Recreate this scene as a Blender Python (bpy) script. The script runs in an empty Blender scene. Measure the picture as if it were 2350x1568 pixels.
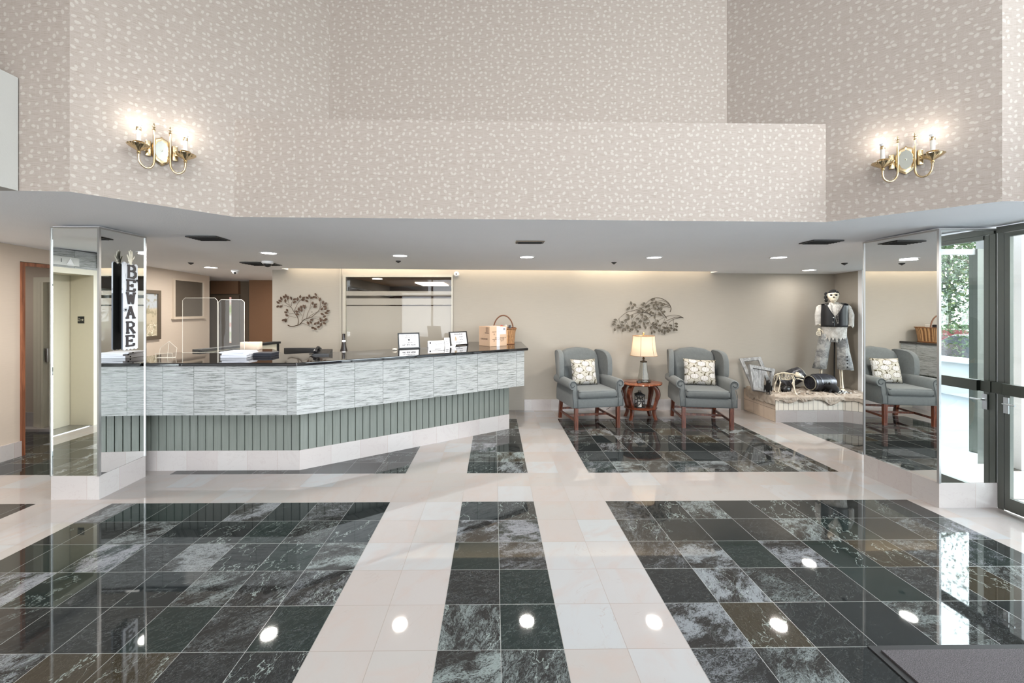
WORLD = 8.3
EXPO = 0.22
HALL = 15
DOWN = 27
SCON = 5
import bpy, bmesh, math, random
from mathutils import Vector, Matrix
random.seed(7)
PI = math.pi
col = bpy.context.scene.collection
# ---------------------------------------------------------------- camera model
FOC, CX, CY, EYE = 943.0, 1144.0, 711.0, 1.645
YAW = math.radians(0.6)
CS, SN = math.cos(YAW), math.sin(YAW)
def F(px, py, z=0.0):
    """point on the horizontal plane z"""
    zd = FOC * (EYE - z) / (py - CY); xr = (px - CX) / FOC * zd
    return (CS * xr + SN * zd, -SN * xr + CS * zd)
def X(px, y):
    """x on the vertical plane y"""
    r = (px - CX) / FOC
    return y * (SN + r * CS) / (CS - r * SN)
def Yx(px, x):
    r = (px - CX) / FOC
    return x * (CS - r * SN) / (SN + r * CS)
def Z(py, x, y):
    return EYE - (py - CY) * (SN * x + CS * y) / FOC
def ZC(x, y):
    """height of the low ceiling"""
    return 2.365 - .03 * (y - 3.5) - .0065 * x
def Cp(px, py):
    z = 2.35
    for _ in range(12):
        p = F(px, py, z); z = ZC(*p)
    return (p[0], p[1], z)
def hit(px, p, q):
    """where the sight line of column px meets the plan line p-q"""
    r = (px - CX) / FOC
    dx, dy = SN + r * CS, CS - r * SN
    ex, ey = q[0] - p[0], q[1] - p[1]
    det = dx * (-ey) + ex * dy
    t = (p[0] * (-ey) + ex * p[1]) / det
    return (dx * t, dy * t)
# ---------------------------------------------------------------- mesh builder
def rotz(a): return Matrix.Rotation(a, 4, 'Z')
def T(x, y, z): return Matrix.Translation((x, y, z))
class MB:
    def __init__(s): s.v = []; s.f = []; s.uv = []; s.m = []; s.M = Matrix.Identity(4); s.mi = 0
    def add(s, verts, faces, uvs=None):
        b = len(s.v); s.v += [tuple(s.M @ Vector(p)) for p in verts]
        for i, f in enumerate(faces):
            s.f.append([b + k for k in f]); s.m.append(s.mi)
            s.uv.append(uvs[i] if uvs else None)
        return s
    def quad(s, a, b, c, d, uv=None):
        return s.add([a, b, c, d], [(0, 1, 2, 3)], [uv] if uv else None)
    def wall(s, p, q, z0, z1, u0=0.0, z0b=None, z1b=None):
        """vertical wall p->q with metre uvs"""
        L = math.hypot(q[0] - p[0], q[1] - p[1])
        z0b = z0 if z0b is None else z0b; z1b = z1 if z1b is None else z1b
        return s.quad((p[0], p[1], z0), (q[0], q[1], z0b), (q[0], q[1], z1b), (p[0], p[1], z1),
                      [(u0, z0), (u0 + L, z0b), (u0 + L, z1b), (u0, z1)])
    def box(s, x0, x1, y0, y1, z0, z1):
        v = [(x0,y0,z0),(x1,y0,z0),(x1,y1,z0),(x0,y1,z0),(x0,y0,z1),(x1,y0,z1),(x1,y1,z1),(x0,y1,z1)]
        f = [(0,3,2,1),(4,5,6,7),(0,1,5,4),(1,2,6,5),(2,3,7,6),(3,0,4,7)]
        u = [[(v[k][0],v[k][1]) for k in f[0]],[(v[k][0],v[k][1]) for k in f[1]],
             [(v[k][0],v[k][2]) for k in f[2]],[(v[k][1],v[k][2]) for k in f[3]],
             [(v[k][0],v[k][2]) for k in f[4]],[(v[k][1],v[k][2]) for k in f[5]]]
        return s.add(v, f, u)
    def rbox(s, x0, x1, y0, y1, z0, z1, r=.02, n=3):
        bm = bmesh.new(); bmesh.ops.create_cube(bm, size=1)
        for v in bm.verts:
            v.co = Vector(((x0+x1)/2 + v.co.x*(x1-x0), (y0+y1)/2 + v.co.y*(y1-y0), (z0+z1)/2 + v.co.z*(z1-z0)))
        r = min(r, .49*min(x1-x0, y1-y0, z1-z0))
        bmesh.ops.bevel(bm, geom=list(bm.edges), offset=r, segments=n, profile=.5, affect='EDGES')
        bm.verts.index_update()
        s.add([tuple(v.co) for v in bm.verts], [[v.index for v in f.verts] for f in bm.faces],
              [[(v.co.x+v.co.y, v.co.z) for v in f.verts] for f in bm.faces]); bm.free(); return s
    def prism(s, poly, z0, z1):
        n = len(poly)
        v = [(p[0], p[1], z0) for p in poly] + [(p[0], p[1], z1) for p in poly]
        f = [tuple(range(n))[::-1], tuple(range(n, 2*n))] + [(i, (i+1) % n, n+(i+1) % n, n+i) for i in range(n)]
        u = [[(v[k][0], v[k][1]) for k in f[0]], [(v[k][0], v[k][1]) for k in f[1]]]
        d = 0
        for i in range(n):
            L = math.hypot(poly[(i+1) % n][0]-poly[i][0], poly[(i+1) % n][1]-poly[i][1])
            u.append([(d, z0), (d+L, z0), (d+L, z1), (d, z1)]); d += L
        return s.add(v, f, u)
    def tube(s, path, r, n=8, cap=True):
        pts = [Vector(p) for p in path]; k = len(pts)
        rs = r if isinstance(r, (list, tuple)) else [r]*k
        vs = []; fs = []; up = None
        for i, p in enumerate(pts):
            t = (pts[min(i+1, k-1)] - pts[max(i-1, 0)])
            if t.length < 1e-9: t = Vector((0, 0, 1))
            t.normalize()
            if up is None:
                up = Vector((0, 0, 1)) if abs(t.z) < .9 else Vector((1, 0, 0))
            a = t.cross(up)
            if a.length < 1e-6: a = t.cross(Vector((.3, 1, .2)))
            a.normalize(); b = a.cross(t).normalized(); up = b
            for j in range(n):
                w = 2*PI*j/n
                vs.append(tuple(p + (a*math.cos(w) + b*math.sin(w))*rs[i]))
        for i in range(k-1):
            for j in range(n):
                j2 = (j+1) % n
                fs.append((i*n+j, i*n+j2, (i+1)*n+j2, (i+1)*n+j))
        if cap: fs += [tuple(range(n))[::-1], tuple(range((k-1)*n, k*n))]
        return s.add(vs, fs)
    def lathe(s, prof, n=24, c=(0, 0, 0), flute=0, nf=0, cap=True):
        vs = []; fs = []
        for r, z in prof:
            for j in range(n):
                w = 2*PI*j/n; rr = r*(1 + flute*math.cos(nf*w))
                vs.append((c[0]+rr*math.cos(w), c[1]+rr*math.sin(w), c[2]+z))
        k = len(prof)
        for i in range(k-1):
            for j in range(n):
                j2 = (j+1) % n
                fs.append((i*n+j, i*n+j2, (i+1)*n+j2, (i+1)*n+j))
        if cap: fs += [tuple(range(n))[::-1], tuple(range((k-1)*n, k*n))]
        return s.add(vs, fs)
    def loft(s, rings, closed=True, cap=True):
        n = len(rings[0]); vs = [p for r in rings for p in r]; fs = []
        for i in range(len(rings)-1):
            for j in range(n if closed else n-1):
                j2 = (j+1) % n
                fs.append((i*n+j, i*n+j2, (i+1)*n+j2, (i+1)*n+j))
        if cap and closed: fs += [tuple(range(n))[::-1], tuple(range((len(rings)-1)*n, len(rings)*n))]
        return s.add(vs, fs)
    def ball(s, c, r, n=12, m=8, R=None):
        rx, ry, rz = (r, r, r) if not isinstance(r, (tuple, list)) else r
        vs = []; fs = []
        for i in range(1, m):
            a = PI*i/m
            for j in range(n):
                w = 2*PI*j/n
                p = Vector((rx*math.sin(a)*math.cos(w), ry*math.sin(a)*math.sin(w), rz*math.cos(a)))
                if R: p = R @ p
                vs.append((c[0]+p.x, c[1]+p.y, c[2]+p.z))
        t = Vector((0, 0, rz)); b = Vector((0, 0, -rz))
        if R: t = R @ t; b = R @ b
        it = len(vs); vs.append((c[0]+t.x, c[1]+t.y, c[2]+t.z)); ib = len(vs); vs.append((c[0]+b.x, c[1]+b.y, c[2]+b.z))
        for i in range(m-2):
            for j in range(n):
                j2 = (j+1) % n
                fs.append((i*n+j, (i+1)*n+j, (i+1)*n+j2, i*n+j2))
        for j in range(n):
            j2 = (j+1) % n
            fs.append((it, j, j2)); fs.append((ib, (m-2)*n+j2, (m-2)*n+j))
        return s.add(vs, fs)
    def leaf(s, c, L, W, ang, th=.003, R=None):
        """a pointed, slightly cupped leaf in the x-z plane, centre c, turned by ang"""
        pr = [(0, 0), (.18, .32), (.45, .5), (.75, .33), (1, 0), (.75, -.33), (.45, -.5), (.18, -.32)]
        ca, sa = math.cos(ang), math.sin(ang)
        def tr(u, w, d):
            a = (u-.5)*L; b = w*W
            return (c[0]+a*ca-b*sa, c[1]+d, c[2]+a*sa+b*ca)
        vs = [tr(u, w, -abs(w)*W*.35) for u, w in pr] + [tr(.5, 0, -th*1.5)] + [tr(u, w, th-abs(w)*W*.35) for u, w in pr] + [tr(.5, 0, th)]
        fs = []
        for i in range(8):
            j = (i+1) % 8
            fs += [(8, i, j), (17, 9+j, 9+i), (i, 9+i, 9+j, j)]
        return s.add(vs, fs)
    def build(s, name, mats, parent=None, smooth=40, world=False, fix=True):
        vs = s.v
        if parent is not None and world:
            Mi = parent.matrix_world.inverted() if parent.get('_w') is None else None
            Mi = basis(parent).inverted()
            vs = [tuple(Mi @ Vector(p)) for p in vs]
        off = None
        if parent is None and fix and vs:
            xs = [p[0] for p in vs]; ys = [p[1] for p in vs]; zs = [p[2] for p in vs]
            off = ((min(xs)+max(xs))/2, (min(ys)+max(ys))/2, min(zs))
            vs = [(p[0]-off[0], p[1]-off[1], p[2]-off[2]) for p in vs]
        me = bpy.data.meshes.new(name); me.from_pydata(vs, [], s.f)
        if not isinstance(mats, (list, tuple)): mats = [mats]
        for m in mats: me.materials.append(m)
        me.polygons.foreach_set('material_index', s.m)
        uvl = me.uv_layers.new(name='UVMap'); k = 0
        for i, f in enumerate(s.f):
            u = s.uv[i]
            for j in range(len(f)):
                if u: uvl.data[k].uv = u[j]
                else:
                    p = vs[f[j]]; uvl.data[k].uv = (p[0]+p[1], p[2])
                k += 1
        if smooth:
            bm = bmesh.new(); bm.from_mesh(me)
            bmesh.ops.recalc_face_normals(bm, faces=bm.faces)
            lim = math.radians(smooth)
            for e in bm.edges:
                if len(e.link_faces) == 2:
                    try: a = e.calc_face_angle()
                    except Exception: a = 0
                    e.smooth = a < lim
            for f in bm.faces: f.smooth = True
            bm.to_mesh(me); bm.free()
        me.update()
        o = bpy.data.objects.new(name, me); col.objects.link(o)
        if off: o.location = off
        if parent is not None: o.parent = parent
        return o
def basis(o):
    M = Matrix.LocRotScale(o.location, o.rotation_euler, o.scale)
    return basis(o.parent) @ M if o.parent else M
def tag(o, label=None, cat=None, group=None, kind=None):
    if label: o['label'] = label
    if cat: o['category'] = cat
    if group: o['group'] = group
    if kind: o['kind'] = kind
    return o
def empty(name, loc, rz=0.0, label=None, cat=None, group=None):
    o = bpy.data.objects.new(name, None); o.location = loc; o.rotation_euler = (0, 0, rz)
    o.empty_display_size = .1; col.objects.link(o)
    return tag(o, label, cat, group)
def kids(o): return [c for c in bpy.data.objects if c.parent == o]
def copy_tree(o, parent=None):
    c = o.copy(); col.objects.link(c); c.parent = parent
    for ch in kids(o): copy_tree(ch, c)
    return c
def struct(name, mb, mats, parent=None, **k):
    o = mb.build(name, mats, parent, **k)
    if parent is None: o['kind'] = 'structure'
    return o
def text(name, body, size, mat, parent, M, ext=.0006, bold=0.0, align='CENTER', spacing=1.0):
    """flat raised lettering: text lies in local x-y of matrix M"""
    cu = bpy.data.curves.new(name, 'FONT'); cu.body = body; cu.size = size; cu.extrude = ext
    cu.offset = bold; cu.align_x = align; cu.align_y = 'CENTER'; cu.space_character = spacing; cu.space_line = .9
    cu.materials.append(mat)
    o = bpy.data.objects.new(name, cu); col.objects.link(o)
    o.matrix_local = M
    o.parent = parent; o.matrix_parent_inverse = Matrix.Identity(4)
    return o
# ---------------------------------------------------------------- node helper
class NT:
    def __init__(s, name):
        s.mat = bpy.data.materials.new(name); s.mat.use_nodes = True
        s.t = s.mat.node_tree; s.n = s.t.nodes; s.l = s.t.links
        s.b = s.n['Principled BSDF']
    def node(s, ty, **k):
        x = s.n.new(ty)
        for a, v in k.items(): setattr(x, a, v)
        return x
    def put(s, sock, v):
        if isinstance(v, bpy.types.NodeSocket): s.l.new(v, sock)
        elif v is not None: sock.default_value = v
    def m(s, op, a, b=None, c=None, clamp=False):
        x = s.node('ShaderNodeMath', operation=op, use_clamp=clamp)
        s.put(x.inputs[0], a)
        if b is not None: s.put(x.inputs[1], b)
        if c is not None: s.put(x.inputs[2], c)
        return x.outputs[0]
    def vm(s, op, a, b=None, scale=None):
        x = s.node('ShaderNodeVectorMath', operation=op)
        s.put(x.inputs[0], a)
        if b is not None: s.put(x.inputs[1], b)
        if scale is not None: s.put(x.inputs['Scale'], scale)
        return x.outputs['Value'] if op in ('LENGTH', 'DISTANCE', 'DOT_PRODUCT') else x.outputs[0]
    def xyz(s, v):
        x = s.node('ShaderNodeSeparateXYZ'); s.put(x.inputs[0], v); return x.outputs
    def cmb(s, x=0, y=0, z=0):
        k = s.node('ShaderNodeCombineXYZ')
        for i, v in enumerate((x, y, z)): s.put(k.inputs[i], v)
        return k.outputs[0]
    def noise(s, vec, scale=5, detail=3, rough=.5, dist=0, col=False):
        x = s.node('ShaderNodeTexNoise'); s.put(x.inputs['Vector'], vec)
        s.put(x.inputs['Scale'], scale); s.put(x.inputs['Detail'], detail)
        s.put(x.inputs['Roughness'], rough); s.put(x.inputs['Distortion'], dist)
        return x.outputs['Color'] if col else x.outputs['Fac']
    def white(s, vec):
        x = s.node('ShaderNodeTexWhiteNoise', noise_dimensions='3D'); s.put(x.inputs['Vector'], vec)
        return x.outputs['Value'], x.outputs['Color']
    def mix(s, f, a, b):
        x = s.node('ShaderNodeMix', data_type='RGBA'); s.put(x.inputs[0], f)
        s.put(x.inputs[6], c4(a)); s.put(x.inputs[7], c4(b)); return x.outputs[2]
    def fmix(s, f, a, b):
        x = s.node('ShaderNodeMix', data_type='FLOAT'); s.put(x.inputs[0], f)
        s.put(x.inputs[2], a); s.put(x.inputs[3], b); return x.outputs[0]
    def ss(s, v, lo, hi, o0=0.0, o1=1.0):
        x = s.node('ShaderNodeMapRange', interpolation_type='SMOOTHSTEP'); s.put(x.inputs[0], v)
        s.put(x.inputs[1], lo); s.put(x.inputs[2], hi); s.put(x.inputs[3], o0); s.put(x.inputs[4], o1)
        return x.outputs[0]
    def pos(s): return s.node('ShaderNodeNewGeometry').outputs['Position']
    def uv(s): return s.node('ShaderNodeTexCoord').outputs['UV']
    def obj(s): return s.node('ShaderNodeTexCoord').outputs['Object']
    def bump(s, h, strength=.3, dist=.01):
        x = s.node('ShaderNodeBump'); s.put(x.inputs['Height'], h)
        x.inputs['Strength'].default_value = strength; x.inputs['Distance'].default_value = dist
        s.l.new(x.outputs[0], s.b.inputs['Normal'])
    def out(s, color=None, rough=None, metal=None, spec=None, **k):
        if color is not None: s.put(s.b.inputs['Base Color'], c4(color))
        if rough is not None: s.put(s.b.inputs['Roughness'], rough)
        if metal is not None: s.put(s.b.inputs['Metallic'], metal)
        if spec is not None: s.put(s.b.inputs['Specular IOR Level'], spec)
        for a, v in k.items(): s.put(s.b.inputs[a.replace('_', ' ')], v)
        return s.mat
    def line(s, u, period, width, off=0.0):
        """1 on a grout line of the given width each period"""
        f = s.m('FRACT', s.m('DIVIDE', s.m('ADD', u, off), period))
        d = s.m('MULTIPLY', s.m('MINIMUM', f, s.m('SUBTRACT', 1.0, f)), period)
        return s.m('LESS_THAN', d, width/2)
def c4(c):
    if isinstance(c, bpy.types.NodeSocket) or c is None: return c
    return (*c, 1.0) if len(c) == 3 else c
def srgb(r, g, b):
    def f(v):
        v /= 255.0
        return v/12.92 if v <= .04045 else ((v+.055)/1.055)**2.4
    return (f(r), f(g), f(b))
def plain(name, c, rough=.5, metal=0.0, var=.06, scale=20, bump=0, **k):
    """solid material with a faint procedural variation"""
    t = NT(name); n = t.noise(t.obj(), scale, 3)
    a = tuple(max(0, x*(1-var)) for x in c); b = tuple(min(1, x*(1+var)) for x in c)
    if bump: t.bump(t.noise(t.obj(), scale*6, 2), bump, .002)
    return t.out(t.mix(n, a, b), rough, metal, **k)
def emis(name, c, strength):
    t = NT(name); return t.out((0.8, .8, .8), .5, Emission_Color=c4(c), Emission_Strength=strength)
# ================================================================ MATERIALS
TL, TX, TY = .307, .032, 3.521      # tile size and grid origin
def tile_nodes(t):
    p = t.xyz(t.pos())
    u = t.m('DIVIDE', t.m('SUBTRACT', p[0], TX), TL); v = t.m('DIVIDE', t.m('SUBTRACT', p[1], TY), TL)
    iu, iv = t.m('FLOOR', u), t.m('FLOOR', v)
    fu, fv = t.m('FRACT', u), t.m('FRACT', v)
    du = t.m('MINIMUM', fu, t.m('SUBTRACT', 1.0, fu)); dv = t.m('MINIMUM', fv, t.m('SUBTRACT', 1.0, fv))
    g = t.m('LESS_THAN', t.m('MULTIPLY', t.m('MINIMUM', du, dv), TL), .0016)
    rv, rc = t.white(t.cmb(iu, iv, .5))
    r = t.xyz(rc)
    base = t.vm('ADD', t.cmb(p[0], p[1], 0), t.vm('SCALE', rc, None, 37.0))
    # each slab is cut with its own grain direction
    a = t.m('MULTIPLY', r[2], 1.6)
    b = t.xyz(base); ca, sa = t.m('COSINE', a), t.m('SINE', a)
    q = t.cmb(t.m('ADD', t.m('MULTIPLY', b[0], ca), t.m('MULTIPLY', b[1], sa)),
              t.m('MULTIPLY', t.m('SUBTRACT', t.m('MULTIPLY', b[1], ca), t.m('MULTIPLY', b[0], sa)), 1.9), b[2])
    return g, rv, r, q
def dark_marble():
    t = NT('dark_green_marble_tiles'); g, rv, r, q = tile_nodes(t)
    warp = t.noise(q, 4, 4, .6, 0, True)
    q2 = t.vm('ADD', q, t.vm('SCALE', t.vm('SUBTRACT', warp, (.5, .5, .5)), None, .22))
    cloud = t.noise(q2, 4.5, 5, .62)
    speck = t.noise(q2, 95, 4, .78)
    mott = t.noise(q2, 26, 5, .72)
    fil = t.noise(q2, 9, 6, .74, .25)
    vein = t.noise(q2, 2.2, 5, .6, .3)
    hue = t.mix(r[0], srgb(30, 34, 35), srgb(40, 37, 35))
    hue = t.mix(t.m('GREATER_THAN', r[1], .80), hue, srgb(29, 37, 35))
    hue = t.mix(t.m('GREATER_THAN', r[2], .93), hue, srgb(52, 46, 36))
    dens = t.m('MULTIPLY', t.ss(rv, .25, 1.0), t.ss(cloud, .34, .62))
    grit = t.ss(t.m('ADD', t.m('ADD', t.m('MULTIPLY', speck, .6), t.m('MULTIPLY', mott, .4)), t.m('MULTIPLY', dens, .16)), .52, .66)
    light = t.mix(r[1], srgb(122, 130, 128), srgb(122, 122, 128))
    c = t.mix(t.m('MULTIPLY', grit, t.m('ADD', t.m('MULTIPLY', dens, .9), .13)), hue, light)
    web = t.ss(t.m('ABSOLUTE', t.m('SUBTRACT', fil, .5)), 0, .010, 1, 0)
    c = t.mix(t.m('MULTIPLY', web, t.m('ADD', t.m('MULTIPLY', r[0], .34), .06)), c, srgb(128, 136, 134))
    big = t.ss(t.m('ABSOLUTE', t.m('SUBTRACT', vein, .5)), 0, .007, 1, 0)
    c = t.mix(t.m('MULTIPLY', big, t.m('MULTIPLY', t.ss(r[2], .35, .8), .6)), c, srgb(156, 166, 161))
    c = t.mix(g, c, srgb(122, 124, 122))
    return t.out(c, t.fmix(g, .028, .35), spec=.62)
def white_marble():
    t = NT('pink_cream_marble_tiles'); g, rv, r, q = tile_nodes(t)
    n = t.noise(q, 3.2, 4, .55, .6)
    c = t.mix(r[0], srgb(157, 152, 148), srgb(162, 152, 148))
    c = t.mix(t.ss(rv, .55, 1.0, 0, .9), c, srgb(160, 162, 163))
    c = t.mix(t.m('MULTIPLY', t.ss(n, .45, .7), .5), c, srgb(162, 147, 140))
    vein = t.noise(q, 2.4, 5, .6, 1.2)
    v = t.m('MULTIPLY', t.ss(t.m('ABSOLUTE', t.m('SUBTRACT', vein, .5)), 0, .012, 1, 0), t.ss(t.noise(q, 5, 2), .45, .7))
    c = t.mix(t.m('MULTIPLY', v, t.m('ADD', t.m('MULTIPLY', r[1], .5), .1)), c, srgb(150, 138, 132))
    c = t.mix(g, c, srgb(128, 118, 112))
    return t.out(c, t.fmix(g, .03, .5), spec=.5)
def curb_marble():
    """white-pink marble facing with vertical joints, metre uvs"""
    t = NT('marble_facing'); uv = t.xyz(t.uv())
    iu = t.m('FLOOR', t.m('DIVIDE', uv[0], TL)); rv, rc = t.white(t.cmb(iu, 3.5, .5)); r = t.xyz(rc)
    q = t.vm('ADD', t.cmb(uv[0], uv[1], 0), t.vm('SCALE', rc, None, 21.0))
    c = t.mix(r[0], srgb(172, 163, 160), srgb(178, 173, 171))
    vein = t.noise(q, 4, 5, .6, 1.5)
    v = t.ss(t.m('ABSOLUTE', t.m('SUBTRACT', vein, .5)), 0, .02, 1, 0)
    c = t.mix(t.m('MULTIPLY', v, .16), c, srgb(150, 138, 132))
    g = t.line(uv[0], TL, .003)
    return t.out(t.mix(g, c, srgb(160, 148, 140)), .12)
def wallpaper():
    t = NT('leaf_dot_wallpaper'); uv = t.uv(); s = t.vm('SCALE', uv, None, 1/.052)
    vo = t.node('ShaderNodeTexVoronoi', voronoi_dimensions='2D', feature='F1'); t.put(vo.inputs['Vector'], s)
    t.put(vo.inputs['Scale'], 1.0); t.put(vo.inputs['Randomness'], .7)
    d = t.xyz(t.vm('SUBTRACT', s, vo.outputs['Position'])); r = t.xyz(vo.outputs['Color'])
    a = t.m('MULTIPLY', r[0], 6.283); ca, sa = t.m('COSINE', a), t.m('SINE', a)
    lx = t.m('ADD', t.m('MULTIPLY', d[0], ca), t.m('MULTIPLY', d[1], sa))
    ly = t.m('SUBTRACT', t.m('MULTIPLY', d[1], ca), t.m('MULTIPLY', d[0], sa))
    k = t.m('ADD', .8, t.m('MULTIPLY', r[1], .4))
    ex = t.m('DIVIDE', t.m('ABSOLUTE', lx), t.m('MULTIPLY', k, .27)); ey = t.m('DIVIDE', t.m('ABSOLUTE', ly), t.m('MULTIPLY', k, .18))
    e = t.m('ADD', t.m('POWER', ex, 1.7), t.m('POWER', ey, 2.0))
    blob = t.ss(e, .82, 1.12, 1, 0)
    u = t.xyz(uv)
    st = t.noise(t.cmb(t.m('MULTIPLY', u[0], 14), t.m('MULTIPLY', u[1], 420), 0), 1, 2, .6)
    st2 = t.noise(t.cmb(t.m('MULTIPLY', u[0], 420), t.m('MULTIPLY', u[1], 10), 0), 1, 2, .6)
    base = t.mix(t.ss(st, .45, .68), srgb(155, 144, 136), srgb(139, 127, 118))
    base = t.mix(t.m('MULTIPLY', t.ss(st2, .56, .7), .35), base, srgb(172, 163, 155))
    c = t.mix(t.m('MULTIPLY', blob, .42), base, srgb(188, 180, 172))
    seam = t.line(u[0], .68, .002, .2)
    return t.out(t.mix(t.m('MULTIPLY', seam, .05), c, srgb(224, 214, 202)), .7, spec=.25)
def fabric_wall(name, c, amt=.05):
    t = NT(name); u = t.xyz(t.uv())
    st = t.noise(t.cmb(t.m('MULTIPLY', u[0], 6), t.m('MULTIPLY', u[1], 300), 0), 1, 2, .6)
    return t.out(t.mix(st, tuple(x*(1-amt*2) for x in c), tuple(min(1, x*(1+amt)) for x in c)), .75, spec=.2)
def streak_stone():
    """silver-grey linear marble with tile joints, metre uvs"""
    t = NT('grey_striated_marble'); u = t.xyz(t.uv())
    iu, iv = t.m('FLOOR', t.m('DIVIDE', u[0], .305)), t.m('FLOOR', t.m('DIVIDE', t.m('SUBTRACT', u[1], .60), .245))
    rv, rc = t.white(t.cmb(iu, iv, .5))
    q = t.vm('ADD', t.cmb(t.m('MULTIPLY', u[0], .048), u[1], 0), t.vm('SCALE', rc, None, 9.0))
    w = t.noise(t.vm('SCALE', q, None, 1.0), 6, 3, .5, 0, True)
    q2 = t.vm('ADD', q, t.vm('SCALE', t.vm('SUBTRACT', w, (.5, .5, .5)), None, .05))
    n1 = t.noise(q2, 110, 6, .74); n2 = t.noise(q2, 260, 4, .75); n3 = t.noise(q2, 9, 3, .5)
    c = t.mix(n3, srgb(176, 176, 175), srgb(154, 156, 155))
    c = t.mix(t.ss(n1, .50, .60), c, srgb(116, 119, 116))
    c = t.mix(t.m('MULTIPLY', t.ss(n2, .58, .66), .8), c, srgb(78, 82, 78))
    c = t.mix(t.m('MULTIPLY', t.ss(n1, .44, .34), .8), c, srgb(188, 189, 191))
    g = t.m('MAXIMUM', t.line(u[0], .305, .004), t.line(u[1], .245, .003, -.60))
    return t.out(t.mix(g, c, srgb(90, 94, 90)), .22, spec=.4)
def white_tile():
    t = NT('white_soldier_course_tiles'); u = t.xyz(t.uv())
    n = t.noise(t.cmb(u[0], u[1], 0), 8, 3)
    c = t.mix(n, srgb(212, 204, 192), srgb(228, 220, 208))
    g = t.line(u[0], .073, .005)
    return t.out(t.mix(g, c, srgb(112, 108, 98)), .3)
def schlick(t):
    g = t.node('ShaderNodeNewGeometry'); d = t.m('ABSOLUTE', t.vm('DOT_PRODUCT', g.outputs['Incoming'], g.outputs['Normal']))
    return t.m('ADD', .035, t.m('MULTIPLY', .95, t.m('POWER', t.m('SUBTRACT', 1.0, d, None, True), 5.0)))
def glassy(name, tint=(1, 1, 1), refl=.08, rough=0.0, haze=0.0, hazec=(.8, .8, .8), frs=1.0):
    t = NT(name); t.n.remove(t.b)
    tr = t.node('ShaderNodeBsdfTransparent'); tr.inputs[0].default_value = c4(tint)
    gl = t.node('ShaderNodeBsdfGlossy'); gl.inputs['Roughness'].default_value = rough
    f = t.m('ADD', t.m('MULTIPLY', schlick(t), frs), refl, clamp=True)
    base = tr.outputs[0]
    if haze:
        df = t.node('ShaderNodeBsdfDiffuse'); df.inputs[0].default_value = c4(hazec)
        mx0 = t.node('ShaderNodeMixShader'); mx0.inputs[0].default_value = haze
        t.l.new(base, mx0.inputs[1]); t.l.new(df.outputs[0], mx0.inputs[2]); base = mx0.outputs[0]
    mx = t.node('ShaderNodeMixShader'); t.l.new(f, mx.inputs[0]); t.l.new(base, mx.inputs[1]); t.l.new(gl.outputs[0], mx.inputs[2])
    t.l.new(mx.outputs[0], t.n['Material Output'].inputs[0]); return t.mat
def banded_glass():
    """office pane: clear at the top, frosted film stripes below (world z)"""
    t = NT('frosted_band_glass'); t.n.remove(t.b); z = t.xyz(t.pos())[2]
    zz = [Z(p, -1.5, 6.70) for p in (668.5, 678.5, 685.0, 699.7, 702.6)]
    clear = t.m('GREATER_THAN', z, zz[0])
    clear = t.m('ADD', clear, t.m('MULTIPLY', t.m('LESS_THAN', z, zz[1]), t.m('GREATER_THAN', z, zz[2])))
    clear = t.m('ADD', clear, t.m('MULTIPLY', t.m('LESS_THAN', z, zz[3]), t.m('GREATER_THAN', z, zz[4])))
    tr = t.node('ShaderNodeBsdfTransparent'); tr.inputs[0].default_value = (.92, .94, .93, 1)
    df = t.node('ShaderNodeBsdfDiffuse'); df.inputs[0].default_value = c4(srgb(168, 162, 152))
    tr2 = t.node('ShaderNodeBsdfTransparent'); tr2.inputs[0].default_value = (.7, .7, .7, 1)
    fm = t.node('ShaderNodeMixShader'); fm.inputs[0].default_value = .78
    t.l.new(tr2.outputs[0], fm.inputs[1]); t.l.new(df.outputs[0], fm.inputs[2])
    m1 = t.node('ShaderNodeMixShader'); t.l.new(clear, m1.inputs[0]); t.l.new(fm.outputs[0], m1.inputs[1]); t.l.new(tr.outputs[0], m1.inputs[2])
    gl = t.node('ShaderNodeBsdfGlossy'); gl.inputs['Roughness'].default_value = .02
    m2 = t.node('ShaderNodeMixShader'); t.l.new(schlick(t), m2.inputs[0]); t.l.new(m1.outputs[0], m2.inputs[1]); t.l.new(gl.outputs[0], m2.inputs[2])
    t.l.new(m2.outputs[0], t.n['Material Output'].inputs[0]); return t.mat
def wood(name, a, b, scale=6, rough=.3, stretch=(1, 1, .08)):
    t = NT(name); q = t.vm('MULTIPLY', t.obj(), stretch)
    w = t.noise(q, scale*4, 4, .6, 1.0)
    return t.out(t.mix(t.ss(w, .35, .68), a, b), rough)
M = {}
M['dark'] = dark_marble(); M['white'] = white_marble(); M['curb'] = curb_marble(); M['paper'] = wallpaper()
M['wall'] = fabric_wall('beige_fabric_wall', srgb(164, 157, 147)); M['wallL'] = fabric_wall('beige_wall_covering', srgb(190, 176, 162))
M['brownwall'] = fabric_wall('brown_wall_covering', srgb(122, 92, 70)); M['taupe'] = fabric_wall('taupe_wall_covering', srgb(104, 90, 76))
M['stone'] = streak_stone(); M['wtile'] = white_tile(); M['bandglass'] = banded_glass()
def orange_peel(name, c, r=.85):
    t = NT(name); t.bump(t.noise(t.pos(), 90, 2), .25, .004); return t.out(t.mix(t.noise(t.pos(), 3, 2), tuple(x*.97 for x in c), c), r, spec=.15)
M['ceil'] = orange_peel('stippled_white_ceiling', srgb(244, 245, 248))
M['whitepaint'] = orange_peel('smooth_white_paint', srgb(232, 232, 234), .6)
M['mirror'] = plain('mirror_glass', (.90, .92, .91), .004, 1.0, var=0)
M['chrome'] = plain('polished_steel_edge', (.50, .50, .50), .32, 1.0, var=.02)
M['alu'] = plain('olive_grey_aluminium', srgb(104, 106, 100), .38, .6, var=.03)
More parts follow.
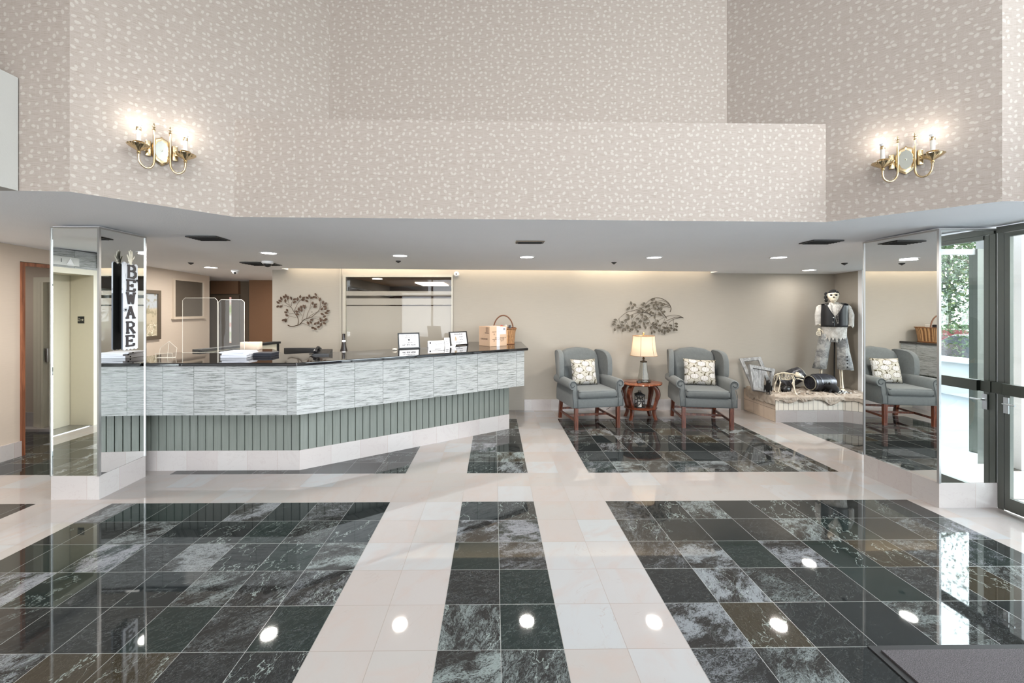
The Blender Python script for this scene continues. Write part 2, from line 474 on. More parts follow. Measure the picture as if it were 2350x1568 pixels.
M['aludark'] = plain('dark_bronze_rail', srgb(74, 76, 68), .4, .5, var=.03)
M['glass'] = glassy('door_glass', (.86, .91, .90), .06)
M['acrylic'] = glassy('clear_acrylic', (.93, .93, .92), 0, 0, .07, (.6, .58, .55), .35)
M['acryledge'] = plain('acrylic_edge', srgb(232, 226, 214), .2, 0, var=0, Emission_Color=(1, .95, .88, 1), Emission_Strength=0.0)
M['black'] = plain('black_plastic', srgb(22, 22, 24), .35)
M['matblack'] = plain('matt_black', srgb(20, 19, 20), .7)
M['dkmetal'] = plain('dark_vent_metal', srgb(62, 62, 62), .5, .3)
M['cream'] = plain('cream_paint', srgb(206, 200, 182), .4, var=.02)
M['creamdk'] = plain('cream_door_enamel', srgb(204, 198, 180), .3, var=.02)
M['lamp'] = emis('downlight_lens', (1, .97, .92), 14)
M['tubel'] = emis('fluorescent_tube', (1, .93, .80), 6)
M['offlight'] = emis('office_light_panel', (1, .97, .90), 5)
M['redwood'] = wood('red_brown_door_frame', srgb(104, 62, 42), srgb(140, 88, 62))
# ================================================================ PLAN POINTS
P0, P1, P2, P3, P4, P5 = Cp(38, 437), Cp(160, 440), Cp(538, 498), Cp(1895, 510), Cp(2300, 462), Cp(2350, 458)
YF = (P0[1] + P1[1]) / 2; YB = 6.72; RF = 0.5
XL = -5.33; XR = 4.19
RZ = 3.4; ATOP = 6.0; AREAR = -5.6
# ================================================================ FLOOR
def in_dark(x, y):
    if y < 3.521: return -5.34 < x < -3.88 or -3.24 < x < -.889 or -.275 < x < .339 or .953 < x < 3.57
    if y < 4.135: return False
    if x < -3.88: return y < 5.60
    if y < 6.18: return -3.24 < x < -.889 or -.275 < x < .339 or .953 < x < 3.50 or x > 4.18
    return x > 4.18
xs = sorted([-9.5, -5.34, -3.88, -3.24, -.889, -.275, .339, .953, 3.50, 3.57, 4.18, 4.19, 9.0])
ys = [-6.0, 3.521, 4.135, 5.60, 6.18, 14.4]
fl = MB()
for i in range(len(xs)-1):
    for j in range(len(ys)-1):
        if xs[i] >= 4.18 and ys[j] < 3.5: continue
        x0, x1, y0, y1 = xs[i], xs[i+1], ys[j], ys[j+1]
        fl.mi = 1 if in_dark((x0+x1)/2, (y0+y1)/2) else 0
        fl.quad((x0, y0, 0), (x1, y0, 0), (x1, y1, 0), (x0, y1, 0))
fl.mi = 0
struct('floor', fl, [M['white'], M['dark']], smooth=0, fix=False)
# ================================================================ LOW CEILING (flat underside with the cove slot near the back wall)
def cpoly(mb, pts, dz=0): mb.add([(x, y, ZC(x, y)+dz) for x, y in pts], [tuple(range(len(pts)))])
CV0, CV1, CVY = -3.35, 3.56, 6.50     # cove slot
WX0 = X(625, YB)
c = MB()
cpoly(c, [(-9.5, AREAR), (P0[0], AREAR), (P0[0], YF), (-9.5, YF)])
cpoly(c, [(-9.5, YF), (P0[0], YF), P1[:2], (P2[0], P2[1]), (P3[0], P3[1]), (P4[0], P4[1]), (XR+.25, P4[1]), (XR+.25, 4.5), (-9.5, 4.5)])
cpoly(c, [(-9.5, 4.5), (9, 4.5), (9, CVY), (-9.5, CVY)])
cpoly(c, [(-9.5, CVY), (CV0, CVY), (CV0, 14.4), (-9.5, 14.4)])
cpoly(c, [(CV1, CVY), (9, CVY), (9, 14.4), (CV1, 14.4)])
for a, b in (((CV0, CVY), (CV1, CVY)), ((CV0, CVY), (CV0, YB)), ((CV1, CVY), (CV1, YB))):
    c.quad((a[0], a[1], ZC(*a)), (b[0], b[1], ZC(*b)), (b[0], b[1], 2.50), (a[0], a[1], 2.50))
c.quad((CV0, CVY, 2.50), (CV1, CVY, 2.50), (CV1, YB+.02, 2.50), (CV0, YB+.02, 2.50))
c.quad((CV0, YB+.03, 2.53), (CV1, YB+.03, 2.53), (CV1, 14.4, 2.53), (CV0, 14.4, 2.53))
struct('ceiling', c, M['ceil'], smooth=0, fix=False)
# ================================================================ UPPER VOLUME
PB1 = hit(755, P1, P2); PB1 = hit(755, P1, P2)
PB2 = hit(1668, P3, P4)
YR = (PB1[1]+PB2[1])/2
band_top = Z(278, -.2, P2[1])
w = MB()
w.wall((-4.3, YF), P1[:2], ZC(-4.3, YF), ATOP, -1.66, ZC(*P1[:2]))
struct('wall_left', w, M['paper'], smooth=0, fix=False)
w = MB(); L = math.dist(P1[:2], PB1)
w.wall(P1[:2], PB1, ZC(P1[0], P1[1]), ATOP, 0, ZC(*PB1))
struct('wall_left', w, M['paper'], smooth=0, fix=False)
w = MB(); w.wall(PB1, PB2, 2.9, ATOP, .13)
struct('wall_back', w, M['paper'], smooth=0, fix=False)
w = MB(); w.wall(PB2, P4[:2], ZC(*PB2), ATOP, .41, ZC(P4[0], P4[1]))
struct('wall_right', w, M['paper'], smooth=0, fix=False)
w = MB(); w.wall(P4[:2], (XR+.2, P4[1]), ZC(P4[0], P4[1]), ATOP, .07)
struct('wall_right', w, M['paper'], smooth=0, fix=False)
# the long papered bulkhead in front of the recess
w = MB()
w.quad((P2[0], P2[1], ZC(*P2[:2])), (P3[0], P3[1], ZC(*P3[:2])), (P3[0], P3[1], Z(285, P3[0], P3[1])), (P2[0], P2[1], Z(272, P2[0], P2[1])),
       [(0, 2.37), (4.8, 2.37), (4.8, 3.14), (0, 3.16)])
a2, b2 = Z(272, P2[0], P2[1]), Z(285, P3[0], P3[1])
w.add([(P2[0], P2[1], a2), (P3[0], P3[1], b2), (PB2[0], PB2[1], b2), (PB1[0], PB1[1], a2)], [(0, 1, 2, 3)])
struct('wall_back', w, M['paper'], smooth=0, fix=False)
# thin light bead along the bulkhead edge
# white boxed ledge on the left
w = MB(); zl = Z(177, P0[0], P0[1])
w.box(-4.3, P0[0], AREAR, YF, ZC(P0[0], YF), zl)
struct('wall_left', w, orange_peel('grey_white_ledge_paint', srgb(178, 175, 170), .7), smooth=0, fix=False)
w = MB(); w.wall((-4.3, YF), (-4.3, AREAR), 2.3, ATOP)
struct('wall_left', w, M['paper'], smooth=0, fix=False)
# right wall of the hall above the glazing, with a tall clerestory window
GZ = 2.33
w = MB(); CW0, CW1, CWZ0, CWZ1 = -2.6, 2.3, 3.0, 5.7
w.wall((XR+.02, AREAR), (XR+.02, CW0), GZ, ATOP); w.wall((XR+.02, CW1), (XR+.02, P4[1]), GZ, ATOP)
w.wall((XR+.02, CW0), (XR+.02, CW1), GZ, CWZ0); w.wall((XR+.02, CW0), (XR+.02, CW1), CWZ1, ATOP)
struct('wall_right', w, M['whitepaint'], smooth=0, fix=False)
w = MB()
for y0, y1, z0, z1 in ((CW0, CW1, CWZ0, CWZ0+.06), (CW0, CW1, CWZ1-.06, CWZ1), (CW0, CW0+.06, CWZ0, CWZ1), (CW1-.06, CW1, CWZ0, CWZ1), (1.2, 1.26, CWZ0, CWZ1)):
    w.box(XR-.01, XR+.05, y0, y1, z0, z1)
wn = struct('window_1', w, M['alu'], smooth=0, fix=False)
g_ = MB(); g_.quad((XR+.02, CW0, CWZ0), (XR+.02, CW1, CWZ0), (XR+.02, CW1, CWZ1), (XR+.02, CW0, CWZ1)); g_.build('pane', M['glass'], wn, 0, world=True)
# high ceiling
w = MB(); w.box(-4.5, XR+.3, AREAR-.2, 4.2, ATOP, ATOP+.1); struct('ceiling', w, M['ceil'], smooth=0, fix=False)
# unseen wall behind the camera, its glazing added and sized to let daylight in
w = MB()
w.wall((-9.5, AREAR), (-4.3, AREAR), 0, 2.6); w.wall((-4.3, AREAR), (XR+.2, AREAR), RZ, ATOP); w.wall((-4.3, AREAR), (XR+.2, AREAR), 0, .1)
struct('wall_rear', w, M['whitepaint'], smooth=0, fix=False)
w = MB()
for i in range(7):
    xx = -4.3 + i*(XR+4.4)/6; w.box(xx-.04, xx+.04, AREAR-.05, AREAR+.05, .1, RZ)
for z in (.12, 2.3, RZ-.04): w.box(-4.3, XR+.2, AREAR-.05, AREAR+.05, z-.04, z+.04)
struct('window_2', w, M['alu'], smooth=0, fix=False)
# ================================================================ LOWER WALLS
def bwall(p, q, m, name, top=None, u0=0, z0=0):
    w = MB(); w.wall(p, q, z0, ZC(*p) if top is None else top, u0, z0, ZC(*q) if top is None else top)
    return struct(name, w, m, smooth=0, fix=False)
# main back wall: left of office window, over it, right of it
OW0, OW1 = X(793, YB), X(1038, YB)
w = MB(); OZ = Z(632, -1.5, YB)
w.wall((WX0, YB), (OW0, YB), 0, 2.5); w.wall((OW1, YB), (X(1916, YB), YB), 0, 2.5, 3); w.wall((OW0, YB), (OW1, YB), OZ, 2.5)
w.wall((WX0, YB), (WX0, 9.6), 0, 2.4)
struct('wall_back', w, M['wall'], smooth=0, fix=False)
XS = X(1916, YB)
YS = Yx(1972, XS)
bwall((XS, YB), (XS, YS), M['wall'], 'wall_right', 2.32)
# bright slot window beyond the side wall
w = MB(); w.box(XS-.02, XS+.06, YS-.07, YS, .3, 2.3); w.box(XS-.02, XS+.06, 4.4, 4.5, 0, 2.3); w.box(XS-.02, XS+.06, 4.5, YS, 2.26, 2.32)
w.box(XS-.02, XS+.06, 4.5, YS-.07, 0, .4)
wn = struct('window_3', w, M['whitepaint'], smooth=0, fix=False)
g_ = MB(); g_.quad((XS+.02, 4.5, .4), (XS+.02, YS-.07, .4), (XS+.02, YS-.07, 2.26), (XS+.02, 4.5, 2.26)); g_.build('pane', M['glass'], wn, 0, world=True)
bwall((XR, 4.4), (XS, 4.4), M['wall'], 'wall_right', 2.33); bwall((XR+.02, 3.45), (XR+.02, 4.4), M['wall'], 'wall_right', 2.34)
# marble skirting of the back wall
w = MB(); w.box(X(1168, YB)+.25, 4.05, YB-.02, YB, 0, .18); struct('baseboard_back', w, M['curb'], smooth=0, fix=False)
# left wall with the doorway
DY0, DY1, DZ = Yx(46, XL), 5.55, 2.14
w = MB(); w.wall((XL, DY0), (XL, DY1), DZ+.05, 2.37); w.wall((XL, DY1), (XL, 7.75), 0, 2.33, 2.0)
w.wall((XL, 3.0), (-9.5, 3.0), 0, 2.4)
struct('wall_left', w, M['wallL'], smooth=0, fix=False)
w = MB(); w.box(XL-.10, XL, 3.0, DY0, 0, 2.42); struct('wall_left', w, M['wallL'], smooth=0, fix=False)
w = MB(); w.box(XL, XL+.02, 3.0, DY0+.0, 0, .17); struct('baseboard_left', w, M['curb'], smooth=0, fix=False)
w = MB()
w.box(XL-.06, XL+.025, DY0-.0, DY0+.03, 0, DZ); w.box(XL-.06, XL+.025, DY1-.03, DY1, 0, DZ); w.box(XL-.06, XL+.025, DY0, DY1, DZ, DZ+.04)
struct('door_1', w, M['redwood'], smooth=0, fix=False)
# small hall beyond that doorway
bwall((-9.5, 5.75), (XL, 5.75), M['wallL'], 'wall_left', 2.37)
w = MB(); w.box(-9.5, XL-.05, 5.60, 5.75, 0, .035); w.box(-9.5, -6.2, 5.73, 5.75, .035, .23); struct('baseboard_left', w, M['curb'], smooth=0, fix=False)
# panelled door and its casing in the small hall
w = MB()
dx0, dx1 = X(84, 5.73), X(84, 5.73)+.95
for a, b in ((dx0, dx0+.05), (dx0+.065, dx0+.11), (dx0+.125, dx0+.16)): w.box(a, b, 5.69-(a-dx0)*.2, 5.75, .035, 2.02)
w.box(dx0, dx1, 5.69, 5.75, 2.02, 2.09); w.box(dx0+.16, dx1, 5.72, 5.75, .035, 2.02)
d2 = struct('door_2', w, M['cream'], smooth=0, fix=False)
h = MB(); h.rbox(dx0+.19, dx0+.22, 5.66, 5.72, .93, 1.12, .006); h.build('door_handle', M['chrome'], d2, world=True)
# slatted shutter seen at the edge of the doorway
sh = MB(); xa, xb = X(46.5, 5.0), X(46.5, 5.0)-.5
sh.box(-5.98, -5.50, 4.80, 4.86, .18, 1.48)
shr = sh.build('shelf_unit', M['redwood']); tag(shr, 'dark wooden shelf unit just inside the red-framed doorway', 'shelf')
sl = MB()
for i in range(6): sl.box(-5.97, -5.49, 4.77, 4.80, .42+i*.17, .435+i*.17)
sl.build('shelf_board', M['cream'], shr, world=True)
# end of the corridor beyond the wall with the picture
YC = 8.7
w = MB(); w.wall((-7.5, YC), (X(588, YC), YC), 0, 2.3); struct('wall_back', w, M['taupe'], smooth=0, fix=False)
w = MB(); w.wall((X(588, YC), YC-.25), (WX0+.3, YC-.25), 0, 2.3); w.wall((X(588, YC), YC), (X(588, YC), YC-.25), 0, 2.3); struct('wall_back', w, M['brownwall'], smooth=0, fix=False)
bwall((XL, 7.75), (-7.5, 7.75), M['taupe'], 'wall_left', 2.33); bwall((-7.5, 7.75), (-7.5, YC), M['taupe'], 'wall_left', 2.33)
w = MB(); x0, x1 = X(500, YC)-.1, X(552, YC)
w.box(x0, x1, YC-.08, YC, Z(675, -5.6, YC), 2.28); struct('trim_1', w, M['brownwall'], smooth=0, fix=False)
w = MB(); zt = Z(678, -5.6, YC); s0, s1 = X(529, YC), X(534.5, YC)
w.box(x0, s0, YC-.05, YC-.01, 0, zt); w.box(s1, x1, YC-.05, YC-.01, 0, zt); w.box(s0, s1, YC-.05, YC-.01, 0, .95); w.box(s0, s1, YC-.05, YC-.01, zt-.04, zt)
d3 = struct('door_3', w, M['taupe'], smooth=0, fix=False)
t = NT('painted_daylight_slit'); zc = t.m('MULTIPLY', t.xyz(t.pos())[2], 3.2)  # outdoor colours and daylight painted into the slit's own glow
nz = t.noise(t.cmb(0, 0, zc), 1.6, 2, .5, 0, True)
t.out((.5, .5, .5), .4, Emission_Color=t.mix(t.ss(t.xyz(nz)[0], .4, .6), srgb(226, 224, 218), t.mix(t.ss(t.xyz(nz)[1], .42, .58), srgb(190, 84, 50), srgb(120, 150, 50))), Emission_Strength=.8)
g_ = MB(); g_.box(s0, s1, YC-.035, YC-.025, .95, zt-.04); g_.build('glass_slit', t.mat, d3, 0, world=True)
# interior borrowed window in the left wall
wy0, wy1 = Yx(398, XL), Yx(463, XL); wz0, wz1 = Z(727, XL, wy0), Z(643, XL, wy0)
w = MB()
for y0, y1, z0, z1 in ((wy0-.03, wy1+.03, wz0-.03, wz0), (wy0-.03, wy1+.03, wz1, wz1+.03), (wy0-.03, wy0, wz0, wz1), (wy1, wy1+.03, wz0, wz1)):
    w.box(XL, XL+.035, y0, y1, z0, z1)
w.box(XL, XL+.05, wy0-.05, wy1+.05, wz0-.045, wz0-.03)
w4 = struct('window_4', w, plain('beige_trim_paint', srgb(188, 174, 158), .5), smooth=0, fix=False)
g_ = MB(); g_.box(XL+.005, XL+.012, wy0, wy1, wz0, wz1); g_.build('dark_pane', plain('dark_screened_pane', srgb(88, 82, 74), .15, 0), w4, 0, world=True)
# unseen outer shell, added so that no stray light leaks in
w = MB(); w.wall((-9.5, AREAR), (-9.5, 14.3), 0, 2.8); w.wall((-9.5, 14.3), (9, 14.3), 0, 2.8); w.wall((9, 14.3), (9, 7.4), 0, 2.8)
w.wall((9, 7.4), (XS, 7.4), 0, 2.8); w.wall((XS, 7.4), (XS, YB), 0, 2.8)
struct('wall_light_block', w, M['wall'], smooth=0, fix=False)
# ================================================================ OFFICE WINDOW
w = MB()
w.box(OW0-.035, OW0+.012, YB-.03, YB+.04, 0, OZ-.03); w.box(OW1-.012, OW1+.01, YB-.03, YB+.04, 0, OZ-.03)
w.box(OW0-.035, OW1+.01, YB-.03, YB+.04, OZ-.03, OZ+.01); w.box(OW0-.09, OW0-.07, YB-.015, YB, 0, 2.33)
w5 = struct('window_5', w, plain('pale_anodised_frame', srgb(168, 162, 150), .4, .3), smooth=0, fix=False)
g_ = MB(); g_.quad((OW0, YB, 0), (OW1, YB, 0), (OW1, YB, OZ), (OW0, YB, OZ)); g_.build('pane', M['bandglass'], w5, 0, world=True)
# office behind the glass
w = MB(); w.wall((OW0-1.3, 13.9), (OW1+.7, 13.9), 0, 2.45); struct('wall_back', w, plain('dark_brown_office_wall', srgb(74, 48, 34), .6), smooth=0, fix=False)
w = MB(); w.wall((OW1+.7, YB+.02), (OW1+.7, 13.9), 0, 2.45); w.wall((OW0-1.1, YB+.02), (OW0-1.1, 13.9), 0, 2.45); struct('wall_back', w, M['wall'], smooth=0, fix=False)
w = MB(); w.box(OW0-1.2, OW1+.8, YB+.03, 14.0, 2.43, 2.48); struct('ceiling', w, plain('office_ceiling_board', srgb(190, 160, 130), .8), smooth=0, fix=False)
lp = MB(); lp.box(-2.25, -1.45, 11.7, 13.1, 2.40, 2.425); o = lp.build('light_panel', M['offlight'])
tag(o, 'square white light panel in the ceiling of the glazed office', 'ceiling light')
lp = MB(); lp.lathe([(.12, 0), (.12, .015)], 20, (-2.95, 10.4, 2.414)); o = lp.build('downlight', M['offlight'])
tag(o, 'small round downlight in the office ceiling behind the glass', 'ceiling light')
# ================================================================ MIRRORED PILLARS
def pillar(name, poly, faces, label, mir, base_h=.20, top=2.42):
    """poly: plan corners; faces: indices i of edges i->i+1 that carry mirror glass"""
    cx = sum(p[0] for p in poly)/len(poly); cy = sum(p[1] for p in poly)/len(poly)
    r = empty(name, (cx, cy, 0), 0, label, 'pillar')
    ins = [(p[0]+(cx-p[0])*.03, p[1]+(cy-p[1])*.03) for p in poly]
    k = MB(); k.prism(ins, 0, top-.01); k.build('core', M['whitepaint'], r, 0, world=True)
    b = MB(); b.prism(poly, 0, base_h); b.build('marble_base', M['curb'], r, 0, world=True)
    for i in faces:
        p, q = poly[i], poly[(i+1) % len(poly)]
        m = MB(); dx, dy = q[0]-p[0], q[1]-p[1]; L = math.hypot(dx, dy); dx /= L; dy /= L
        nx, ny = dy, -dx
        if nx*((p[0]+q[0])/2-cx)+ny*((p[1]+q[1])/2-cy) < 0: nx, ny = -nx, -ny
        o = .004; a = (p[0]-nx*o, p[1]-ny*o); c_ = (q[0]-nx*o, q[1]-ny*o)
        m.prism([a, c_, (c_[0]-nx*.006, c_[1]-ny*.006), (a[0]-nx*.006, a[1]-ny*.006)], base_h, top-.03)
        m.build('mirror_panel', mir, r, 0, world=True)
    for p in poly:
        e = MB(); w_ = .009 if (p[1] < 3.9 and abs(p[0]-cx) > 0 and (p[0]-cx)*cx < 0) else .005; e.box(p[0]-w_, p[0]+w_, p[1]-w_, p[1]+w_, base_h, top-.02); e.build('corner_strip', M['chrome'], r, 0, world=True)
    e = MB(); z0 = top-.03
    e.prism([(p[0]+(p[0]-cx)*.02, p[1]+(p[1]-cy)*.02) for p in poly], z0, z0+.012); e.build('top_trim', M['chrome'], r, 0, world=True)
    return r
LA = F(118, 1147); LBx = -3.42; LY = 3.594
pillar('mirrored_pillar', [(LA[0], LY), (LBx, LY), (LBx-.015, 4.085), (LA[0], 4.085)], [0, 1, 3],
       'mirror-clad square pillar at the left end of the reception counter, tall BEWARE sign on it', M['mirror'], .205, ZC(-3.6, 3.8))
RP = [(3.69, 3.37), (XR, 3.37), (XR, 4.05), (3.677, 4.05)]
pillar('mirrored_pillar', RP, [0, 3], 'mirror-clad pillar beside the glass entrance doors, reflecting an armchair', M['mirror'], .205, ZC(3.9, 3.7))
# ================================================================ ELEVATOR LOBBY (seen in the left pillar's mirror)
EX, EY = -5.72, 1.30
dkst = plain('dark_green_stone_band', srgb(48, 54, 50), .15, var=.3, scale=12)
w = MB()
w.wall((EX, AREAR), (EX, EY-.07), 0, 2.45); w.wall((EX, 2.45), (EX, 3.0), 0, 2.45); w.wall((EX, EY-.07), (EX, 2.45), 2.2, 2.45); w.wall((EX, 3.0), (XL-.1, 3.0), 0, 2.45)
struct('wall_left', w, M['stone'], smooth=0, fix=False)
w = MB(); w.box(EX, EX+.02, AREAR, EY-.07, 0, .18); w.box(EX, EX+.02, 2.45, 3.0, 0, .18); struct('baseboard_left', w, M['curb'], smooth=0, fix=False)
w = MB()
for z0, z1 in ((.20, .37), (2.24, 2.44)): w.box(EX, EX+.01, AREAR, EY-.08, z0, z1)
struct('trim_2', w, dkst, smooth=0, fix=False)
el = empty('elevator', (EX-.15, 1.85, 0), 0, 'cream elevator doors and frame reflected in the left mirrored pillar', 'elevator')
w = MB(); w.box(EX-.30, EX-.005, EY-.01, EY, 0, 2.14); w.box(EX-.30, EX-.005, 2.40, 2.41, 0, 2.14); w.box(EX-.30, EX, EY, 2.40, 2.13, 2.14)
w.box(EX-.005, EX+.03, EY-.075, EY, 0, 2.15); w.box(EX-.005, EX+.03, 2.40, 2.47, 0, 2.15); w.box(EX-.005, EX+.035, EY-.075, 2.47, 2.13, 2.205)
w.build('frame', M['cream'], el, 0, world=True)
for a, b in ((EY, 1.845), (1.853, 2.40)):
    w = MB(); w.box(EX-.33, EX-.30, a+.003, b, .01, 2.13); w.build('door', M['creamdk'], el, 0, world=True)
w = MB(); w.box(EX-.33, EX+.0, EY, 2.40, 0, .008); w.build('threshold', M['chrome'], el, 0, world=True)
w = MB(); w.box(EX-.19, EX-.10, EY, EY+.004, 1.45, 1.55); pl = w.build('floor_plate', M['black'], el, 0, world=True)
Mt = Matrix(((-1, 0, 0, EX-.168-el.location.x), (0, 0, 1, EY+.0045-el.location.y), (0, 1, 0, 1.5), (0, 0, 0, 1)))
text('plate_lettering', 'G', .055, M['cream'], pl, Mt)
def star(mb, c, R, ax, ay, n=5, th=.001):
    pts = []
    for i in range(2*n):
        a = PI/2+PI*i/n; rr = R if i % 2 == 0 else R*.42
        pts.append((c[0]+ax[0]*rr*math.cos(a)+ay[0]*rr*math.sin(a), c[1]+ax[1]*rr*math.cos(a)+ay[1]*rr*math.sin(a), c[2]+ax[2]*rr*math.cos(a)+ay[2]*rr*math.sin(a)))
    mb.add(pts+[c], [(i, (i+1) % (2*n), 2*n) for i in range(2*n)])
s_ = MB(); star(s_, (EX-.122, EY+.005, 1.5), .020, (-1, 0, 0), (0, 0, 1)); s_.build('plate_star', M['cream'], pl, 0, world=True)
w = MB(); w.box(EX, EX+.03, 1.50, 1.95, 2.235, 2.35); ln = w.build('indicator_panel', plain('brushed_indicator_panel', (.40, .39, .37), .35, .4), el, 0, world=True)
w = MB(); yt = 1.62; w.add([(EX+.032, yt-.05, 2.25), (EX+.032, yt+.05, 2.25), (EX+.032, yt, 2.335)], [(0, 1, 2)]); w.build('up_arrow', M['whitepaint'], ln, 0, world=True)
text('floor_number', '1', .07, M['black'], ln, Matrix(((0, 0, 1, EX+.031-el.location.x), (1, 0, 0, 1.735-el.location.y), (0, 1, 0, 2.295), (0, 0, 0, 1))))
# ================================================================ RECEPTION COUNTER
B1 = F(687, 1079); B2 = F(1168, 984)
d1 = ((B2[0]-B1[0]), (B2[1]-B1[1])); L_ = math.hypot(*d1); d1 = (d1[0]/L_, d1[1]/L_); n1 = (d1[1], -d1[0])
OV = .15
U1 = (B1[0]+OV*(1-d1[0])/(-n1[1])*1.0*0+.046, B1[1]-OV)
kx = (OV-(-n1[1])*OV)/n1[0]; U1 = (B1[0]+kx, B1[1]-OV)
U2 = (B2[0]+OV*n1[0]+OV*d1[0], B2[1]+OV*n1[1]+OV*d1[1])
XLc = -3.418; XLe = -3.80
ct = empty('reception_counter', (-1.6, 5.2, 0), 0, 'long angled reception counter with black granite top and grey striated marble front', 'counter')
zt0, zt1, zb, zs = 1.088, 1.122, .602, .202
ty = 5.52
top = [(XLc-.25, U1[1]-.03), (U1[0]+.01, U1[1]-.03), (U2[0]+.045*d1[0]+.03*n1[0]+.0, U2[1]+.03*n1[1]+.02*d1[1]), (U2[0]+.035, YB-.002), (-.42, YB-.002), (-.42, 6.02), (U1[0]-.5, 4.86), (-2.95, ty), (XLc-.25, ty)]
top[0] = (XLc+.002, U1[1]-.03); top.insert(1, (XLc+.002, U1[1]-.03)); top.pop(0)
top = [(XLc+.002, U1[1]-.03)] + top[1:-1] + [(-3.46, 5.52), (-3.46, 5.10), (XLc-.5, 5.10), (XLc-.5, 4.10), (XLc+.002, 4.10)]
t = NT('polished_black_granite'); n_ = t.noise(t.pos(), 160, 3, .7)
granite = t.out(t.mix(t.ss(n_, .62, .75), srgb(24, 22, 22), srgb(96, 92, 90)), .04, spec=.9)
k = MB(); k.prism(top, zt0, zt1); o = k.build('countertop', granite, ct, 0, world=True)
bv = o.modifiers.new('round', 'BEVEL'); bv.width = .008; bv.segments = 3; bv.limit_method = 'ANGLE'
def thick(mb, pts, th, z0, z1, inward):
    """panel strip of thickness th following pts; inward(+1/-1) side; metre uvs run from corner"""
    for (p, q, u0) in pts:
        dx, dy = q[0]-p[0], q[1]-p[1]; L = math.hypot(dx, dy); nx, ny = -dy/L*th*inward, dx/L*th*inward
        mb.wall(p, q, z0, z1, u0)
        mb.quad((p[0], p[1], z0), (p[0]+nx, p[1]+ny, z0), (q[0]+nx, q[1]+ny, z0), (q[0], q[1], z0))
        mb.quad((p[0], p[1], z1), (q[0], q[1], z1), (q[0]+nx, q[1]+ny, z1), (p[0]+nx, p[1]+ny, z1))
        mb.quad((p[0]+nx, p[1]+ny, z0), (p[0]+nx, p[1]+ny, z1), (q[0]+nx, q[1]+ny, z1), (q[0]+nx, q[1]+ny, z0))
UE = (U2[0], YB); UL = (XLc-.4, U1[1])
k = MB(); Lu = U1[0]-UL[0]
thick(k, [((XLe, U1[1]), U1, .305*20-.21-(U1[0]-XLe)), (U1, U2, .05), (U2, UE, .07)], .5, zb, zt0, 1)
k.build('marble_front', M['stone'], ct, 0, world=True)
BE = (B2[0], YB)
k = MB(); thick(k, [((XLe, B1[1]+.012), (B1[0], B1[1]+.012), 0), ((B1[0], B1[1]+.012), (B2[0]-.008, B2[1]+.01), 0), ((B2[0]-.01, B2[1]+.01), (B2[0]-.01, YB), 0)], .35, zs, zb, 1)
k.build('recessed_base', plain('green_grey_groove', srgb(60, 66, 58), .6), ct, 0, world=True)
t = NT('sage_grey_wood_slats'); q = t.vm('MULTIPLY', t.pos(), (1, 1, .06)); w_ = t.noise(q, 55, 4, .6)
iu = t.white(t.vm('SNAP', t.pos(), (.08, .08, 9)))[0]
slatm = t.out(t.mix(w_, srgb(92, 97, 91), srgb(122, 127, 121)), .5)
for (p, q) in (((XLe, B1[1]), B1), (B1, B2), (B2, BE)):
    k = MB(); L = math.dist(p, q); nn = int(L/.0795); dx, dy = (q[0]-p[0])/L, (q[1]-p[1])/L; nx, ny = -dy, dx
    for i in range(nn):
        a = L-(i+1)*.0795+.004 if p[1] == B1[1] and q == B1 else i*.0795+.010
        b = a+.0695
        if a < 0 or b > L: continue
        P_ = [(p[0]+dx*a, p[1]+dy*a), (p[0]+dx*b, p[1]+dy*b)]
        k.prism([P_[0], P_[1], (P_[1][0]+nx*.014, P_[1][1]+ny*.014), (P_[0][0]+nx*.014, P_[0][1]+ny*.014)], zs, zb)
    k.build('slat_cladding', slatm, ct, 0, world=True)
k = MB(); thick(k, [((XLe, B1[1]-.004), (B1[0]+.003, B1[1]-.004), -.045), ((B1[0]+.003, B1[1]-.004), (B2[0]+.004, B2[1]-.004), 0), ((B2[0]+.004, B2[1]-.004), (B2[0]+.004, YB), .1)], .4, 0, zs, 1)
k.build('marble_plinth', M['curb'], ct, 0, world=True)
# staff desk behind the counter and the low partition wing
k = empty('staff_desk', (-1.9, 5.75, 0), 0, 'plain staff desk behind the reception counter', 'desk')
m_ = MB(); m_.rbox(-3.0, -.75, 5.55, 6.1, .72, .75, .006); m_.build('desk_top', M['cream'], k, world=True)
for xx in (-2.97, -.80):
    m_ = MB(); m_.box(xx, xx+.03, 5.6, 6.05, 0, .72); m_.build('side_panel', M['cream'], k, 0, world=True)
pa, pb = F(440, 803, 1.15), F(631, 784, 1.15); pa = (pa[0]+(pb[0]-pa[0])*.03, pa[1]+(pb[1]-pa[1])*.03)
k = empty('low_partition', ((pa[0]+pb[0])/2, (pa[1]+pb[1])/2, 0), 0, 'low cream partition with a dark cap, running back behind the left end of the counter', 'partition')
L = math.dist(pa, pb); dx, dy = (pb[0]-pa[0])/L, (pb[1]-pa[1])/L; nx, ny = dy, -dx
pq = lambda a, o: (pa[0]+dx*a+nx*o, pa[1]+dy*a+ny*o)
m_ = MB(); m_.prism([pq(0, 0), pq(L-.02, 0), pq(L-.02, .05), pq(0, .05)], 0, 1.12); m_.build('panel', M['cream'], k, 0, world=True)
m_ = MB(); m_.prism([pq(-.0, -.04), pq(L+.02, -.04), pq(L+.02, .09), pq(0, .09)], 1.12, 1.15); m_.prism([pq(L-.02, -.02), pq(L+.02, -.02), pq(L+.02, .06), pq(L-.02, .06)], 0, 1.12); m_.build('cap', M['matblack'], k, 0, world=True)
